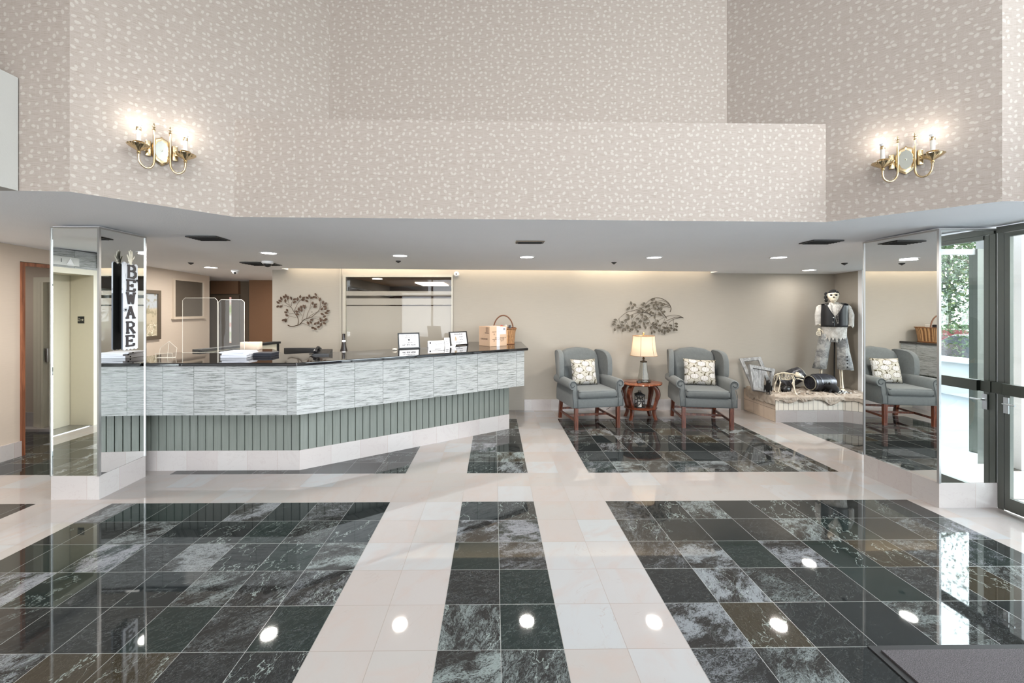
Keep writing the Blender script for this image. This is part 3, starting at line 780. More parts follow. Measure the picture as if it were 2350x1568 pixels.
# ================================================================ GLASS ENTRANCE
en = MB()
for a, b in ((3.325, 3.366), (2.32, 2.36), (1.18, 1.24), (.10, .16), (-1.0, -.94), (-2.1, -2.04), (-3.2, -3.14), (-4.4, -4.34), (AREAR, AREAR+.06)): en.box(XR-.012, XR+.02, a, b, 0, GZ)
en.box(XR-.025, XR+.03, AREAR, 3.365, GZ-.05, GZ); en.box(XR-.03, XR+.03, AREAR, 2.32, 0, .11)
wd = struct('window_6', en, M['alu'], smooth=0, fix=False)
g_ = MB(); g_.quad((XR, AREAR, .11), (XR, 2.28, .11), (XR, 2.28, GZ-.06), (XR, AREAR, GZ-.06)); g_.build('pane', M['glass'], wd, 0, world=True)
dr = MB(); 
for a, b in ((3.285, 3.32), (2.365, 2.40)): dr.box(XR-.012, XR+.018, a, b, .01, GZ-.055)
dr.box(XR-.018, XR+.018, 2.40, 3.285, .01, .115); dr.box(XR-.018, XR+.018, 2.40, 3.285, GZ-.09, GZ-.055)
d4 = struct('door_4', dr, M['alu'], smooth=0, fix=False)
g_ = MB(); g_.quad((XR, 2.40, .115), (XR, 3.285, .115), (XR, 3.285, GZ-.09), (XR, 2.40, GZ-.09)); g_.build('pane', M['glass'], d4, 0, world=True)
g_ = MB(); g_.box(XR-.075, XR-.03, 2.40, 3.285, .955, 1.045); g_.box(XR-.05, XR-.02, 2.42, 2.45, .97, 1.03); g_.build('push_bar', M['aludark'], d4, 0, world=True)
g_ = MB(); g_.box(XR-.026, XR-.018, 3.284, 3.318, .80, .93); g_.tube([(XR-.02, 3.30, .88), (XR-.055, 3.30, .88), (XR-.055, 3.22, .88)], .007, 8); g_.build('door_handle', M['chrome'], d4, world=True)
g_ = MB(); g_.box(XR-.06, XR+.0, 3.30, 3.37, .955, 1.045); g_.box(XR-.075, XR-.03, 1.2, 2.36, .955, 1.045); g_.build('rail', M['aludark'], wd, 0, world=True)
# ================================================================ OUTSIDE
t = NT('pale_concrete_paving'); p = t.xyz(t.pos()); g = t.m('MAXIMUM', t.line(p[0], .6, .008), t.line(p[1], .6, .008))
pav = t.out(t.mix(g, t.mix(t.noise(t.pos(), 6, 4), srgb(222, 222, 220), srgb(236, 236, 235)), srgb(190, 190, 188)), .7)
t = NT('weathered_decking'); p = t.xyz(t.pos()); g = t.line(p[1], .14, .012)
deck = t.out(t.mix(g, t.mix(t.noise(t.vm('MULTIPLY', t.pos(), (1, 12, 1)), 5, 4), srgb(88, 96, 100), srgb(112, 120, 124)), srgb(96, 104, 108)), .6)
k = MB(); k.box(XR+.05, 5.45, -8, 12, -.08, -.01); o = struct('exterior_paving', k, pav, smooth=0, fix=False)
k = MB(); k.box(5.45, 9.2, -12, 14, -.10, -.03); struct('exterior_deck', k, deck, smooth=0, fix=False)
t = NT('lawn_grass'); lawn = t.out(t.mix(t.noise(t.pos(), 40, 4), srgb(58, 84, 42), srgb(84, 108, 58)), .9)
k = MB(); k.box(9.2, 13.2, -50, 50, -.5, -.35); k.box(24, 70, -70, 60, -.8, -.6); struct('exterior_lawn', k, lawn, smooth=0, fix=False)
k = MB(); k.box(13.2, 24, -70, 60, -.8, -.62); struct('exterior_road', k, plain('pale_asphalt', srgb(120, 120, 124), .9), smooth=0, fix=False)
# porch: white posts, glazed side screen with a low curb, soffit
k = empty('porch_screen', (4.8, 2.36, -.01), 0, 'white-framed glazed side screen of the porch outside the entrance doors', 'glass screen')
m_ = MB(); m_.box(5.278, 5.325, 2.30, 2.40, -.01, 2.55); m_.build('white_post', M['whitepaint'], k, 0, world=True)
m_ = MB(); m_.box(5.19, 5.275, 2.31, 2.39, -.01, 2.30); m_.build('grey_post', M['alu'], k, 0, world=True)
m_ = MB(); m_.box(4.27, 5.19, 2.31, 2.39, -.01, .10); m_.build('curb', M['whitepaint'], k, 0, world=True)
m_ = MB(); m_.box(4.27, 5.19, 2.33, 2.37, 2.24, 2.30); m_.build('top_rail', M['whitepaint'], k, 0, world=True)
m_ = MB(); m_.quad((4.27, 2.35, .10), (5.19, 2.35, .10), (5.19, 2.35, 2.24), (4.27, 2.35, 2.24)); m_.build('pane', M['glass'], k, 0, world=True)
k = empty('porch_screen', (4.8, 4.7, -.01), 0, 'white-framed porch screen seen directly through the entrance glass at the photo edge', 'glass screen')
m_ = MB(); m_.box(5.40, 5.50, 4.15, 4.25, -.01, 2.55); m_.build('white_post', M['whitepaint'], k, 0, world=True)
m_ = MB(); m_.box(5.5, 7.4, 4.17, 4.23, -.01, .35); m_.build('curb', M['whitepaint'], k, 0, world=True)
m_ = MB(); m_.box(7.4, 7.5, 4.15, 4.25, -.03, 2.55); m_.build('white_post', M['whitepaint'], k, 0, world=True)
k = MB(); k.box(XR+.06, 5.5, -6, 6.0, 2.55, 2.65); o = struct('porch_roof', k, M['whitepaint'], smooth=0, fix=False); o['label'] = 'white porch soffit outside the entrance'
k = empty('garden_wall', (9.0, 0, 0), 0, 'low white garden wall with a flat rail beyond the porch deck', 'wall')
m_ = MB(); m_.box(9.0, 9.15, -12, 13, -.05, .62); m_.build('wall_body', M['whitepaint'], k, 0, world=True)
m_ = MB(); m_.box(8.92, 9.23, -12, 13, .62, .70); m_.build('coping', M['whitepaint'], k, 0, world=True)
for i, (y, lab) in enumerate(((-1.2, 'slim white porch post nearest the entrance doors'), (-4.4, 'slim white porch post by the far end of the deck'), (7.6, 'slim white porch post seen at the right photo edge'))):
    m_ = MB(); m_.box(7.45, 7.57, y-.06, y+.06, -.03, 2.55); tag(m_.build('porch_post', M['whitepaint'], None, 0), lab, 'post')
leafm = [plain('leaf_green', srgb(62, 84, 48), .6, var=.35, scale=4), plain('leaf_yellow_green', srgb(104, 112, 58), .6, var=.3, scale=4), plain('leaf_dark_green', srgb(44, 62, 44), .6, var=.3, scale=4)]
bark = plain('tree_bark', srgb(92, 80, 70), .9, var=.2)
def tree(x, y, h, cr, mi, label, n=2600, low=.35, ls=1.0):
    r = empty('tree', (x, y, -.4 if x < 13.2 else -.62), 0, label, 'tree', None)
    k = MB(); k.tube([(0, 0, 0), (.05, .02, h*.3), (-.04, .05, h*.62), (0, 0, h*.9)], [.14, .11, .08, .03], 8)
    for i in range(7):
        a = i*2.4; z = h*(.35+.07*i); k.tube([(0, 0, z), (cr*.4*math.cos(a), cr*.4*math.sin(a), z+h*.1), (cr*.75*math.cos(a), cr*.75*math.sin(a), z+h*.16)], [.05, .03, .012], 6)
    k.build('trunk', bark, r)
    k = MB(); R_ = random.Random(int(x*13+y*7))
    bl = [(R_.uniform(-.6, .6)*cr, R_.uniform(-.6, .6)*cr, h*R_.uniform(low, .95), cr*R_.uniform(.3, .55)) for _ in range(14)]
    for _ in range(n):
        b = R_.choice(bl); u = Vector((R_.gauss(0, 1), R_.gauss(0, 1), R_.gauss(0, .8))).normalized()*b[3]*R_.uniform(.6, 1.05)
        c = Vector(b[:3])+u; s = R_.uniform(.04, .09)*ls
        A = Vector((R_.gauss(0, 1), R_.gauss(0, 1), R_.gauss(0, 1))).normalized(); B = A.cross(u).normalized()
        k.add([tuple(c-A*s), tuple(c-B*s*.5), tuple(c+A*s), tuple(c+B*s*.5)], [(0, 1, 2, 3)])
    k.build('foliage', leafm[mi], r, 0)
tree(12.2, -3.2, 6.0, 2.4, 0, 'green leafy tree reflected beyond the porch, nearest the garden wall', 12000, .22, .6)
tree(13.0, -10.5, 7, 3.0, 1, 'yellow-green tree beside the road, reflected in the right pillar', 7000, .2, .8)
tree(11.6, 8.2, 6, 2.6, 2, 'dark leafy tree seen through the entrance glass at the right photo edge', 9000, .15, .7)
tree(25.5, -15, 9, 4.5, 2, 'tall dark tree beyond the road, behind the red car', 3500, .1, 2.2)
tree(32, -5.5, 9, 4.5, 0, 'broad green tree beyond the road, right of the tall dark one', 3500, .1, 2.2)
tree(31, -21, 11, 5.5, 1, 'big yellow-green tree farthest off beyond the road', 3500, .1, 2.6)
tree(47, -17, 12, 6.5, 2, 'very large dark tree at the back of the far lawn', 3500, .08, 3.0)
tree(26, 22, 10, 5.5, 2, 'large dark tree beyond the silver car at the right photo edge', 3500, .1, 2.4)
def shrub(x, y, r_, mi, label):
    k = MB(); R_ = random.Random(int(x*31+y*17))
    for _ in range(1400):
        u = Vector((R_.gauss(0, 1), R_.gauss(0, 1), R_.gauss(0, 1))).normalized()*r_*R_.uniform(.6, 1); c = u+Vector((0, 0, r_*.8)); s = .028
        A = Vector((R_.gauss(0, 1), R_.gauss(0, 1), R_.gauss(0, 1))).normalized(); B = A.cross(u).normalized()
        c.z = max(c.z, .06); k.add([tuple(c-A*s), tuple(c-B*s*.5), tuple(c+A*s), tuple(c+B*s*.5)], [(0, 1, 2, 3)])
    k.M = Matrix.Identity(4); o = k.build('shrub', leafm[mi], None, 0, fix=False); o.location = (x, y, -.36)
    tag(o, label, 'shrub')
shrub(10.2, -2.0, .55, 0, 'round green shrub just beyond the garden wall, nearer the doors')
shrub(10.4, -4.4, .6, 1, 'yellow-green shrub beyond the garden wall, farther along')
def car(x, y, rz, c, label):
    r = empty('car', (x, y, -.62), rz, label, 'car')
    paint = plain('car_paint_%d' % int(c[0]*255), c, .15, .2, var=0)
    prof = [(-2.2, .35), (-2.25, .75), (-2.0, .92), (-1.25, .98), (-.65, 1.42), (.75, 1.45), (1.45, .98), (2.15, .85), (2.3, .6), (2.25, .35)]
    k = MB()
    rings = []
    for yy, sc in ((-.86, .93), (-.82, 1), (.82, 1), (.86, .93)):
        rings.append([(px*(.98 if abs(yy) > .84 else 1), yy*(1 if pz < 1 else .86), .35+(pz-.35)*sc) for px, pz in prof])
    k.loft(rings); k.build('body', paint, r, 35)
    k = MB()
    for sy in (-1, 1):
        k.add([(-1.15, sy*.80, 1.0), (1.25, sy*.80, 1.0), (.68, sy*.735, 1.38), (-.62, sy*.735, 1.36)], [(0, 1, 2, 3)])
    k.add([(-1.27, -.7, .99), (-1.27, .7, .99), (-.70, .62, 1.395), (-.70, -.62, 1.395)], [(0, 1, 2, 3)]); k.add([(1.47, -.7, .99), (1.47, .7, .99), (.80, .62, 1.43), (.80, -.62, 1.43)], [(0, 1, 2, 3)])
    k.M = T(0, 0, .012); k.build('windows', M['black'], r, 0)
    for wx in (-1.4, 1.4):
        for sy in (-1, 1):
            k = MB(); k.M = T(wx, sy*.78, .33) @ Matrix.Rotation(PI/2, 4, 'X'); k.lathe([(.02, -.1), (.30, -.1), (.33, -.07), (.33, .07), (.30, .1), (.02, .1)], 20); k.build('wheel', M['matblack'], r)
car(15.6, -6.2, .9, (.035, .04, .05), 'dark parked car reflected at the left of the right pillar\'s front mirror')
car(19.0, -10.6, .9, (.13, .012, .015), 'red parked car behind the dark one on the road')
car(15.5, 11.2, 1.5, (.55, .57, .6), 'silver parked car beyond the entrance glass')
# doormat
k = MB(); k.box(1.82, 4.12, .25, 1.985, 0, .006); k.mi = 1
mat_ = empty('doormat', (2.97, 1.1, 0), 0, 'dark charcoal entrance mat at the lower right of the tiled floor', 'mat')
t = NT('charcoal_carpet_pile'); n_ = t.noise(t.pos(), 420, 2, .6); t.bump(n_, .8, .004)
pile = t.out(t.mix(t.ss(n_, .35, .65), srgb(30, 27, 29), srgb(98, 92, 94)), .95)
k = MB(); k.box(1.855, 4.10, .3, 1.95, .004, .014); k.build('pile', pile, mat_, 0, world=True)
k = MB(); k.box(1.82, 4.12, .25, 1.985, 0, .006); k.build('rubber_edge', M['matblack'], mat_, 0, world=True)
# ================================================================ WINGBACK ARMCHAIRS
t = NT('blue_grey_chair_fabric'); n_ = t.noise(t.obj(), 260, 2, .7); t.bump(n_, .25, .002)
fab = t.out(t.mix(t.noise(t.obj(), 30, 4, .6), srgb(84, 87, 87), srgb(103, 107, 107)), .85, Sheen_Weight=.15)
pipe = plain('chair_piping', srgb(62, 66, 68), .8)
legw = wood('reddish_mahogany', srgb(70, 32, 20), srgb(116, 62, 40), 8, .28, (1, 1, .15))
def pumpkin_fabric():
    t = NT('pumpkin_print_cotton'); uv = t.uv(); s = t.vm('MULTIPLY', uv, (1/.125, 1/.108, 1))
    vo = t.node('ShaderNodeTexVoronoi', voronoi_dimensions='2D', feature='F1'); t.put(vo.inputs['Vector'], s); t.put(vo.inputs['Scale'], 1.0); t.put(vo.inputs['Randomness'], .55)
    d = t.xyz(t.vm('SUBTRACT', s, vo.outputs['Position']))
    r2 = t.m('ADD', t.m('MULTIPLY', d[0], d[0]), t.m('MULTIPLY', t.m('MULTIPLY', d[1], d[1]), 1.5))
    inside = t.m('LESS_THAN', r2, .235)
    ring = t.m('MULTIPLY', t.m('GREATER_THAN', r2, .19), inside)
    h = t.m('SQRT', t.m('MAXIMUM', t.m('SUBTRACT', .235, t.m('MULTIPLY', t.m('MULTIPLY', d[1], d[1]), 1.5)), .0004))
    q = t.m('FRACT', t.m('ADD', t.m('MULTIPLY', t.m('DIVIDE', d[0], h), 2.5), .5))
    rib = t.m('MULTIPLY', t.m('LESS_THAN', t.m('MINIMUM', q, t.m('SUBTRACT', 1.0, q)), .10), inside)
    stem = t.m('MULTIPLY', t.m('LESS_THAN', t.m('ABSOLUTE', d[0]), .07), t.m('GREATER_THAN', d[1], .30))
    leafn = t.ss(t.noise(s, 3.2, 3, .6), .55, .6)
    base = t.mix(leafn, srgb(176, 171, 160), srgb(100, 95, 78))
    c = t.mix(inside, base, srgb(196, 193, 190)); c = t.mix(t.m('MULTIPLY', rib, .7), c, srgb(120, 108, 88))
    c = t.mix(ring, c, srgb(88, 76, 56)); c = t.mix(stem, c, srgb(70, 62, 40))
    return t.out(c, .9)
pump = pumpkin_fabric()
def seg(pts, n=6):
    """Catmull-Rom through 2-D/3-D points"""
    P = [Vector(p) for p in pts]; out = []
    for i in range(len(P)-1):
        a, b, c, d = P[max(i-1, 0)], P[i], P[i+1], P[min(i+2, len(P)-1)]
        for k in range(n):
            s = k/n; out.append(tuple(.5*((2*b)+(c-a)*s+(2*a-5*b+4*c-d)*s*s+(3*b-a-3*c+d)*s**3)))
    out.append(tuple(P[-1])); return out
def armchair(loc, rz, label):
    r = empty('wingback_armchair', (*loc, 0), rz, label, 'armchair', 'blue-grey wingback armchairs by the side table')
    # seat apron
    k = MB(); k.rbox(-.33, .33, -.37, .30, .295, .425, .02); k.build('seat_frame', fab, r)
    k = MB(); k.rbox(-.285, .285, -.385, .22, .425, .535, .04, 4); cu = k.build('seat_cushion', fab, r)
    k = MB()
    for z in (.445, .517): k.tube([(-.272, -.372, z), (.272, -.372, z), (.277, .1, z), (-.277, .1, z), (-.272, -.372, z)], .006, 6)
    k.build('piping', pipe, cu)
    # back: arched slab leaning backwards
    k = MB(); rings = []
    tp = [(-.30, .93), (-.27, 1.00), (-.17, 1.045), (0, 1.068), (.17, 1.045), (.27, 1.00), (.30, .93)]
    outline = [(-.28, .40), (-.295, .62)] + tp + [(.295, .62), (.28, .40)]
    def yb(z): return .20 + (z-.4)*.25
    for off, ins in ((-.045, .02), (-.055, .045), (.05, .0), (.065, .02)):
        pass
    for off, sc in ((-.05, .93), (-.065, .86),): pass
    fr = []
    for off, sc in ((-.068, .80), (-.062, .93), (-.035, 1.0), (.045, 1.0), (.062, .96)):
        fr.append([(x*sc, yb(z)+off, .72+(z-.72)*sc) for x, z in outline])
    k.loft(fr); k.build('backrest', fab, r, 60)
    # wings
    for sx in (-1, 1):
        pr = seg([(.30, .56), (.10, .60), (.035, .68), (.03, .82), (.045, .93), (.10, 1.0), (.20, 1.03), (.37, 1.03), (.40, .98)], 4)
        k = MB(); rings = []
        for o, sc in ((-.028, .90), (-.036, .97), (-.024, 1.0), (.024, 1.0), (.036, .97), (.028, .9)):
            rings.append([(sx*(.325+o+.055*max(0, (.30-(.22+(y-.22)*sc)))/.27), .22+(y-.22)*sc, .80+(z-.80)*sc) for y, z in pr])
        if sx < 0: rings = rings[::-1]
        k.loft(rings); k.build('wing', fab, r, 60)
    # rolled arms with scrolled fronts
    for sx in (-1, 1):
        prof = [(.285, .30), (.285, .45), (.288, .58)] + [(.352+.062*math.cos(a), .612+.062*math.sin(a)) for a in [PI*(1.0-i*.165) for i in range(10)]] + [(.352, .545), (.365, .46), (.368, .36), (.366, .30)]
        k = MB(); rings = []
        for y, sc, dz in ((.30, 1, .0), (.10, 1.0, .0), (-.20, 1.0, 0), (-.305, 1.0, 0), (-.325, .97, 0), (-.332, .90, 0)):
            ring = []
            for x, z in prof:
                w = max(0, min(1, (.56-z)/.2)) if y < -.28 else 0
                yy = y - (.045*w)
                ring.append((sx*(.345+(x-.345)*sc), yy, .5+(z-.5)*sc))
            rings.append(ring)
        if sx > 0: rings = rings[::-1]
        k.loft(rings); a = k.build('arm', fab, r, 50)
        k = MB()
        sp = [(sx*.352+sx*rr*math.cos(th), -.336, .612+rr*math.sin(th)) for th, rr in [(PI*1.1-i*.42, .056-.0022*i) for i in range(16)]]
        fp = [(sx*.30, -.338, .58), (sx*.302, -.36, .50), (sx*.30, -.377, .42), (sx*.30, -.379, .31)]
        k.tube(fp[::-1]+sp, .0045, 5); fo = [(sx*.362, -.345, .54), (sx*.372, -.366, .47), (sx*.365, -.379, .40), (sx*.365, -.379, .31)]
        k.tube(seg(fo, 3), .0045, 5); k.build('piping', pipe, a)
    # legs
    for x, y0, y1 in ((-.31, -.335, -.335), (.31, -.335, -.335), (-.30, .27, .33), (.30, .27, .33)):
        k = MB(); w = .024
        b = [(-w, -w), (w, -w), (w, w), (-w, w)]
        k.loft([[(x+p*.92, y1+q*.92, 0) for p, q in b], [(x+p, y0+q, .30) for p, q in b]])
        if y0 < 0:
            for g_ in (-.011, .0, .011): k.box(x+g_-.002, x+g_+.002, y0-w-.0025, y0-w, .03, .29)
        k.build('leg', legw, r, 30)
    k = MB(); k.box(-.305, .305, -.02, .0, .10, .13); k.build('stretcher', legw, r, 30)
    for x in (-.307, .307):
        k = MB(); k.add([(x-.009, -.33, .10), (x+.009, -.33, .10), (x+.009, -.33, .13), (x-.009, -.33, .13), (x-.009, .31, .10), (x+.009, .31, .10), (x+.009, .31, .13), (x-.009, .31, .13)],
                        [(0, 1, 2, 3), (4, 7, 6, 5), (0, 4, 5, 1), (1, 5, 6, 2), (2, 6, 7, 3), (3, 7, 4, 0)]); k.build('stretcher', legw, r, 30)
    k = MB(); k.box(-.30, .30, .30, .32, .13, .16); k.build('stretcher', legw, r, 30)
    return r
def pillow(loc, rz, tilt, w, h, label, roll=0):
    n = 14; k = MB(); vs = []; fs = []; uvs = []
    for side in (-1, 1):
        for i in range(n+1):
            for j in range(n+1):
                u, v = -1+2*i/n, -1+2*j/n
                pin = 1-.07*(1-abs(u)**2)*abs(v)**3-.0; pin2 = 1-.07*(1-abs(v)**2)*abs(u)**3
                th = .075*((1-u**4)*(1-v**4))**.5*(1-.25*(u*u+v*v)/2)
                vs.append((u*w/2*pin2, side*th, v*h/2*pin))
    for side in range(2):
        for i in range(n):
            for j in range(n):
                a = side*(n+1)**2+i*(n+1)+j; q = (a, a+n+1, a+n+2, a+1)
                fs.append(q if side == 0 else q[::-1]); uvs.append([(vs[x][0]+side*.4, vs[x][2]) for x in fs[-1]])
    k.add(vs, fs, uvs)
    o = k.build('pillow', pump, None, 80, fix=False)
    bm = bmesh.new(); bm.from_mesh(o.data); bmesh.ops.remove_doubles(bm, verts=bm.verts, dist=.0004); bm.to_mesh(o.data); bm.free()
    for p in o.data.polygons: p.use_smooth = True
    o.location = loc; o.rotation_euler = (tilt, roll, rz)
    tag(o, label, 'cushion', 'pumpkin print cushions'); return o
def local(c, rz, p):
    q = rotz(rz) @ Vector(p); return (c[0]+q.x, c[1]+q.y, q.z)
def chair_from(fl_, fr_):
    """place from the two front foot points"""
    a = math.atan2(fr_[1]-fl_[1], fr_[0]-fl_[0]); m = ((fl_[0]+fr_[0])/2, (fl_[1]+fr_[1])/2)
    q = rotz(a) @ Vector((0, .335, 0)); return (m[0]+q.x, m[1]+q.y), a
c1, a1 = chair_from(F(1322, 987), F(1418, 981)); c2, a2_ = chair_from(F(1565, 982), F(1683, 987))
armchair(c1, a1, 'blue-grey wingback armchair between the reception counter and the side table')
armchair(c2, a2_, 'blue-grey wingback armchair between the side table and the skeleton platform')
pillow(local(c1, a1, (-.01, .10, .72)), a1, math.radians(-14), .40, .39, 'pumpkin print cushion on the armchair beside the reception counter')
pillow(local(c2, a2_, (.03, .09, .72)), a2_, math.radians(-14), .46, .39, 'pumpkin print cushion on the armchair beside the skeleton platform', .04)
# ================================================================ SIDE TABLE
tc_ = (X(1470, 6.22), 6.22)
st_ = empty('side_table', (*tc_, 0), 0, 'oval mahogany side table with curved legs between the two armchairs', 'table')
ttop = wood('mahogany_top', srgb(98, 52, 34), srgb(138, 82, 56), 5, .12, (1, .25, 1))
k = MB()
def scal(R, z, n=72): return [(R*(1+.022*math.cos(8*w_))*math.cos(w_), R*.86*(1+.022*math.cos(8*w_))*math.sin(w_), z) for w_ in [2*PI*i/n for i in range(n)]]
k.loft([scal(.295, .518), scal(.312, .524), scal(.320, .535), scal(.312, .546), scal(.30, .549)]); k.build('table_top', ttop, st_, 50)
k = MB(); k.loft([scal(.235, .155, 48), scal(.245, .163, 48), scal(.235, .171, 48)]); k.build('lower_shelf', legw, st_, 50)
for a in (.62, PI-.62, PI+.62, -.62):
    pth = seg([(.17, .52), (.235, .47), (.262, .38), (.235, .27), (.205, .16), (.205, .08), (.235, .0)], 5)
    k = MB(); rings = []
    for i, (rr, z) in enumerate(pth):
        hw = .030 if z > .3 else .024; ww = .034-.012*(1-z/.52)
        c_, s_ = math.cos(a), math.sin(a)*.9
        tx, ty = -math.sin(a), math.cos(a)
        rings.append([(c_*(rr+du*hw)+tx*dv*ww, s_*(rr+du*hw)+ty*dv*ww, z) for du, dv in ((-1, -.8), (0, -1), (1, -.8), (1, .8), (0, 1), (-1, .8))])
    k.loft(rings); k.build('leg', legw, st_, 50)
# lamp
lb = (X(1477, 6.20), 6.20)
lr = empty('table_lamp', (*lb, .549), 0, 'clear glass table lamp with a cream panelled shade on the side table', 'lamp')
clear = glassy('clear_lamp_glass', (.82, .82, .79), .0, .02, .10, (.5, .5, .46), .7)
k = MB(); k.lathe([(.078, .0), (.082, .01), (.078, .035), (.092, .045), (.088, .07), (.07, .16), (.056, .25), (.05, .30), (.045, .305)], 6, cap=False); k.build('glass_body', clear, lr, 20)
k = MB(); k.lathe([(.10, 0), (.10, .012), (.085, .016)], 32); k.lathe([(.047, .30), (.052, .305), (.048, .318), (.015, .325), (.012, .345), (.02, .352), (.014, .37), (.006, .40), (.006, .44)], 24); k.tube([(0, 0, .01), (0, 0, .31)], .006, 8); k.build('fittings', plain('antique_pewter', srgb(70, 60, 50), .35, .8), lr)
t = NT('glowing_cream_lamp_shade'); tr = t.node('ShaderNodeBsdfTranslucent'); tr.inputs[0].default_value = c4(srgb(220, 204, 180)); mx = t.node('ShaderNodeMixShader'); mx.inputs[0].default_value = .55
t.out(srgb(214, 202, 184), .8); t.l.new(t.b.outputs[0], mx.inputs[1]); t.l.new(tr.outputs[0], mx.inputs[2]); t.l.new(mx.outputs[0], t.n['Material Output'].inputs[0])
def shr(rad, z, n=48): return [(rad*(1+.02*math.cos(6*w_+.3))*math.cos(w_), rad*(1+.02*math.cos(6*w_+.3))*math.sin(w_), z) for w_ in [2*PI*i/n for i in range(n)]]
k = MB(); k.loft([shr(.196, .405), shr(.180, .47), shr(.168, .56), shr(.160, .64), shr(.158, .70)], cap=False); sh_ = k.build('lamp_shade', t.mat, lr, 60)
trim_ = plain('shade_trim', srgb(150, 116, 88), .8)
k = MB()
for rad, z in ((.197, .405), (.159, .70)): k.tube([(rad*math.cos(w_), rad*math.sin(w_), z) for w_ in [2*PI*i/40 for i in range(41)]], .004, 5)
for i in range(6):
    w_ = (2*PI*i)/6-.05; k.tube([(rad*math.cos(w_)*1.02, rad*math.sin(w_)*1.02, z) for rad, z in ((.196, .405), (.180, .47), (.168, .56), (.160, .64), (.158, .70))], .003, 5)
k.build('shade_trim', trim_, sh_)
k = MB(); k.lathe([(.006, .70), (.006, .72), (.012, .725), (.016, .735), (.010, .75), (.004, .762)], 12); k.tube([(-.158, 0, .70), (.158, 0, .70)], .002, 5); k.build('finial', plain('brass_finial', srgb(196, 150, 92), .3, .9), lr)
k = MB(); k.ball((0, 0, .53), .03, 12, 8); k.build('bulb', emis('table_lamp_bulb', (1, .82, .6), 6), lr)
L = bpy.data.lights.new('table_lamp_light', 'POINT'); L.energy = 2.2; L.color = (1, .82, .62); L.shadow_soft_size = .04
lo = bpy.data.objects.new('table_lamp_light', L); col.objects.link(lo); lo.parent = lr; lo.location = (0, 0, .56)
k = MB(); k.rbox(lb[0]-.13, lb[0]-.07, lb[1]-.11, lb[1]-.06, .549, .577, .006); o = k.build('power_adapter', M['black']); tag(o, 'small black plug adapter lying on the side table beside the lamp', 'adapter')
k = MB(); k.tube(seg([(lb[0]-.12, lb[1]-.08, .556), (lb[0]-.2, lb[1]-.06, .555), (lb[0]-.29, lb[1]-.02, .555), (lb[0]-.33, lb[1]+.04, .50), (lb[0]-.36, lb[1]+.12, .25), (lb[0]-.42, lb[1]+.3, .10), (lb[0]-.45, lb[1]+.42, .03)], 5), .004, 6)
o = k.build('lamp_cord', plain('brown_cord', srgb(70, 44, 32), .6)); tag(o, 'thin brown lamp cord hanging off the side table behind its left legs', 'cord')
# lantern on the lower shelf
ln_ = empty('lantern', (X(1468, 6.18), 6.18, .171), 0, 'small black metal lantern with cut-out sides on the lower shelf of the side table', 'lantern')
k = MB(); s_ = .058
k.box(-s_, s_, -s_, s_, 0, .012); k.box(-s_-.004, s_+.004, -s_-.004, s_+.004, .185, .20)
for x in (-s_, s_-.008):
    for y in (-s_, s_-.008): k.box(x, x+.008, y, y+.008, .01, .19)
k.loft([[(-s_, -s_, .20), (s_, -s_, .20), (s_, s_, .20), (-s_, s_, .20)], [(-.02, -.02, .225), (.02, -.02, .225), (.02, .02, .225), (-.02, .02, .225)]]); k.box(-.02, .02, -.02, .02, .225, .235)
k.build('frame', M['matblack'], ln_, 30)
for sy in (-s_, s_):
    k = MB()
    k.tube(seg([(-.05, sy, .04), (-.02, sy, .06), (.0, sy, .10), (-.02, sy, .14), (-.045, sy, .17)], 4), .006, 5); k.tube(seg([(.05, sy, .03), (.025, sy, .07), (.04, sy, .11), (.015, sy, .15), (.045, sy, .175)], 4), .006, 5); k.tube([(-.055, sy, .105), (.055, sy, .10)], .006, 5); k.build('scrollwork', M['matblack'], ln_)
k = MB(); k.lathe([(.03, .012), (.03, .12), (.004, .122)], 20); k.build('candle', plain('white_wax', srgb(226, 222, 212), .5), ln_)
k = MB(); k.tube([(.02*math.cos(a), 0, .245+.016*math.sin(a)) for a in [2*PI*i/16 for i in range(17)]], .003, 5); k.build('ring_handle', M['matblack'], ln_)
# ================================================================ COUNTER ITEMS
ZT = zt1
def on(px, py, z=ZT): return F(px, py, z)
wpaper = plain('white_paper', srgb(236, 236, 240), .6, var=.01)
ink = plain('black_ink', srgb(40, 40, 46), .6, var=0)
inkl = plain('grey_ink', srgb(120, 120, 128), .6, var=0)
def frame_sign(pl, pr, h, lean, label, rows, emblem=True):
    p, q = on(*pl), on(*pr); a = math.atan2(q[1]-p[1], q[0]-p[0]); w = math.dist(p, q)
    r = empty('framed_notice', ((p[0]+q[0])/2, (p[1]+q[1])/2, ZT), a, label, 'sign')
    R_ = Matrix.Rotation(-lean, 4, 'X'); b = .016
    k = MB(); k.M = R_
    for x0, x1, z0, z1 in ((-w/2, w/2, 0, b), (-w/2, w/2, h-b, h), (-w/2, -w/2+b, b, h-b), (w/2-b, w/2, b, h-b)): k.box(x0, x1, -.010, .008, z0, z1)
    k.build('frame', M['black'], r, 0)
    k = MB(); k.M = R_; k.box(-w/2+b, w/2-b, -.003, .004, b, h-b); k.build('paper', wpaper, r, 0)
    k = MB(); k.M = R_; k.box(-w/2+.004, w/2-.004, .006, .010, .004, h-.004); k.M = Matrix.Identity(4)
    top_ = R_ @ Vector((0, .01, h*.8)); k.add([(-.03, top_.y, top_.z), (.03, top_.y, top_.z), (.04, top_.y+h*.42, 0), (-.04, top_.y+h*.42, 0)], [(0, 1, 2, 3)]); k.build('easel_back', M['matblack'], r, 0)
    for txt, x, z, sz, mt, bold in rows:
        text('lettering', txt, sz, mt, r, R_ @ Matrix.Translation((x, -.0038, z)) @ Matrix.Rotation(PI/2, 4, 'X'), bold=bold)
    return r, R_, w
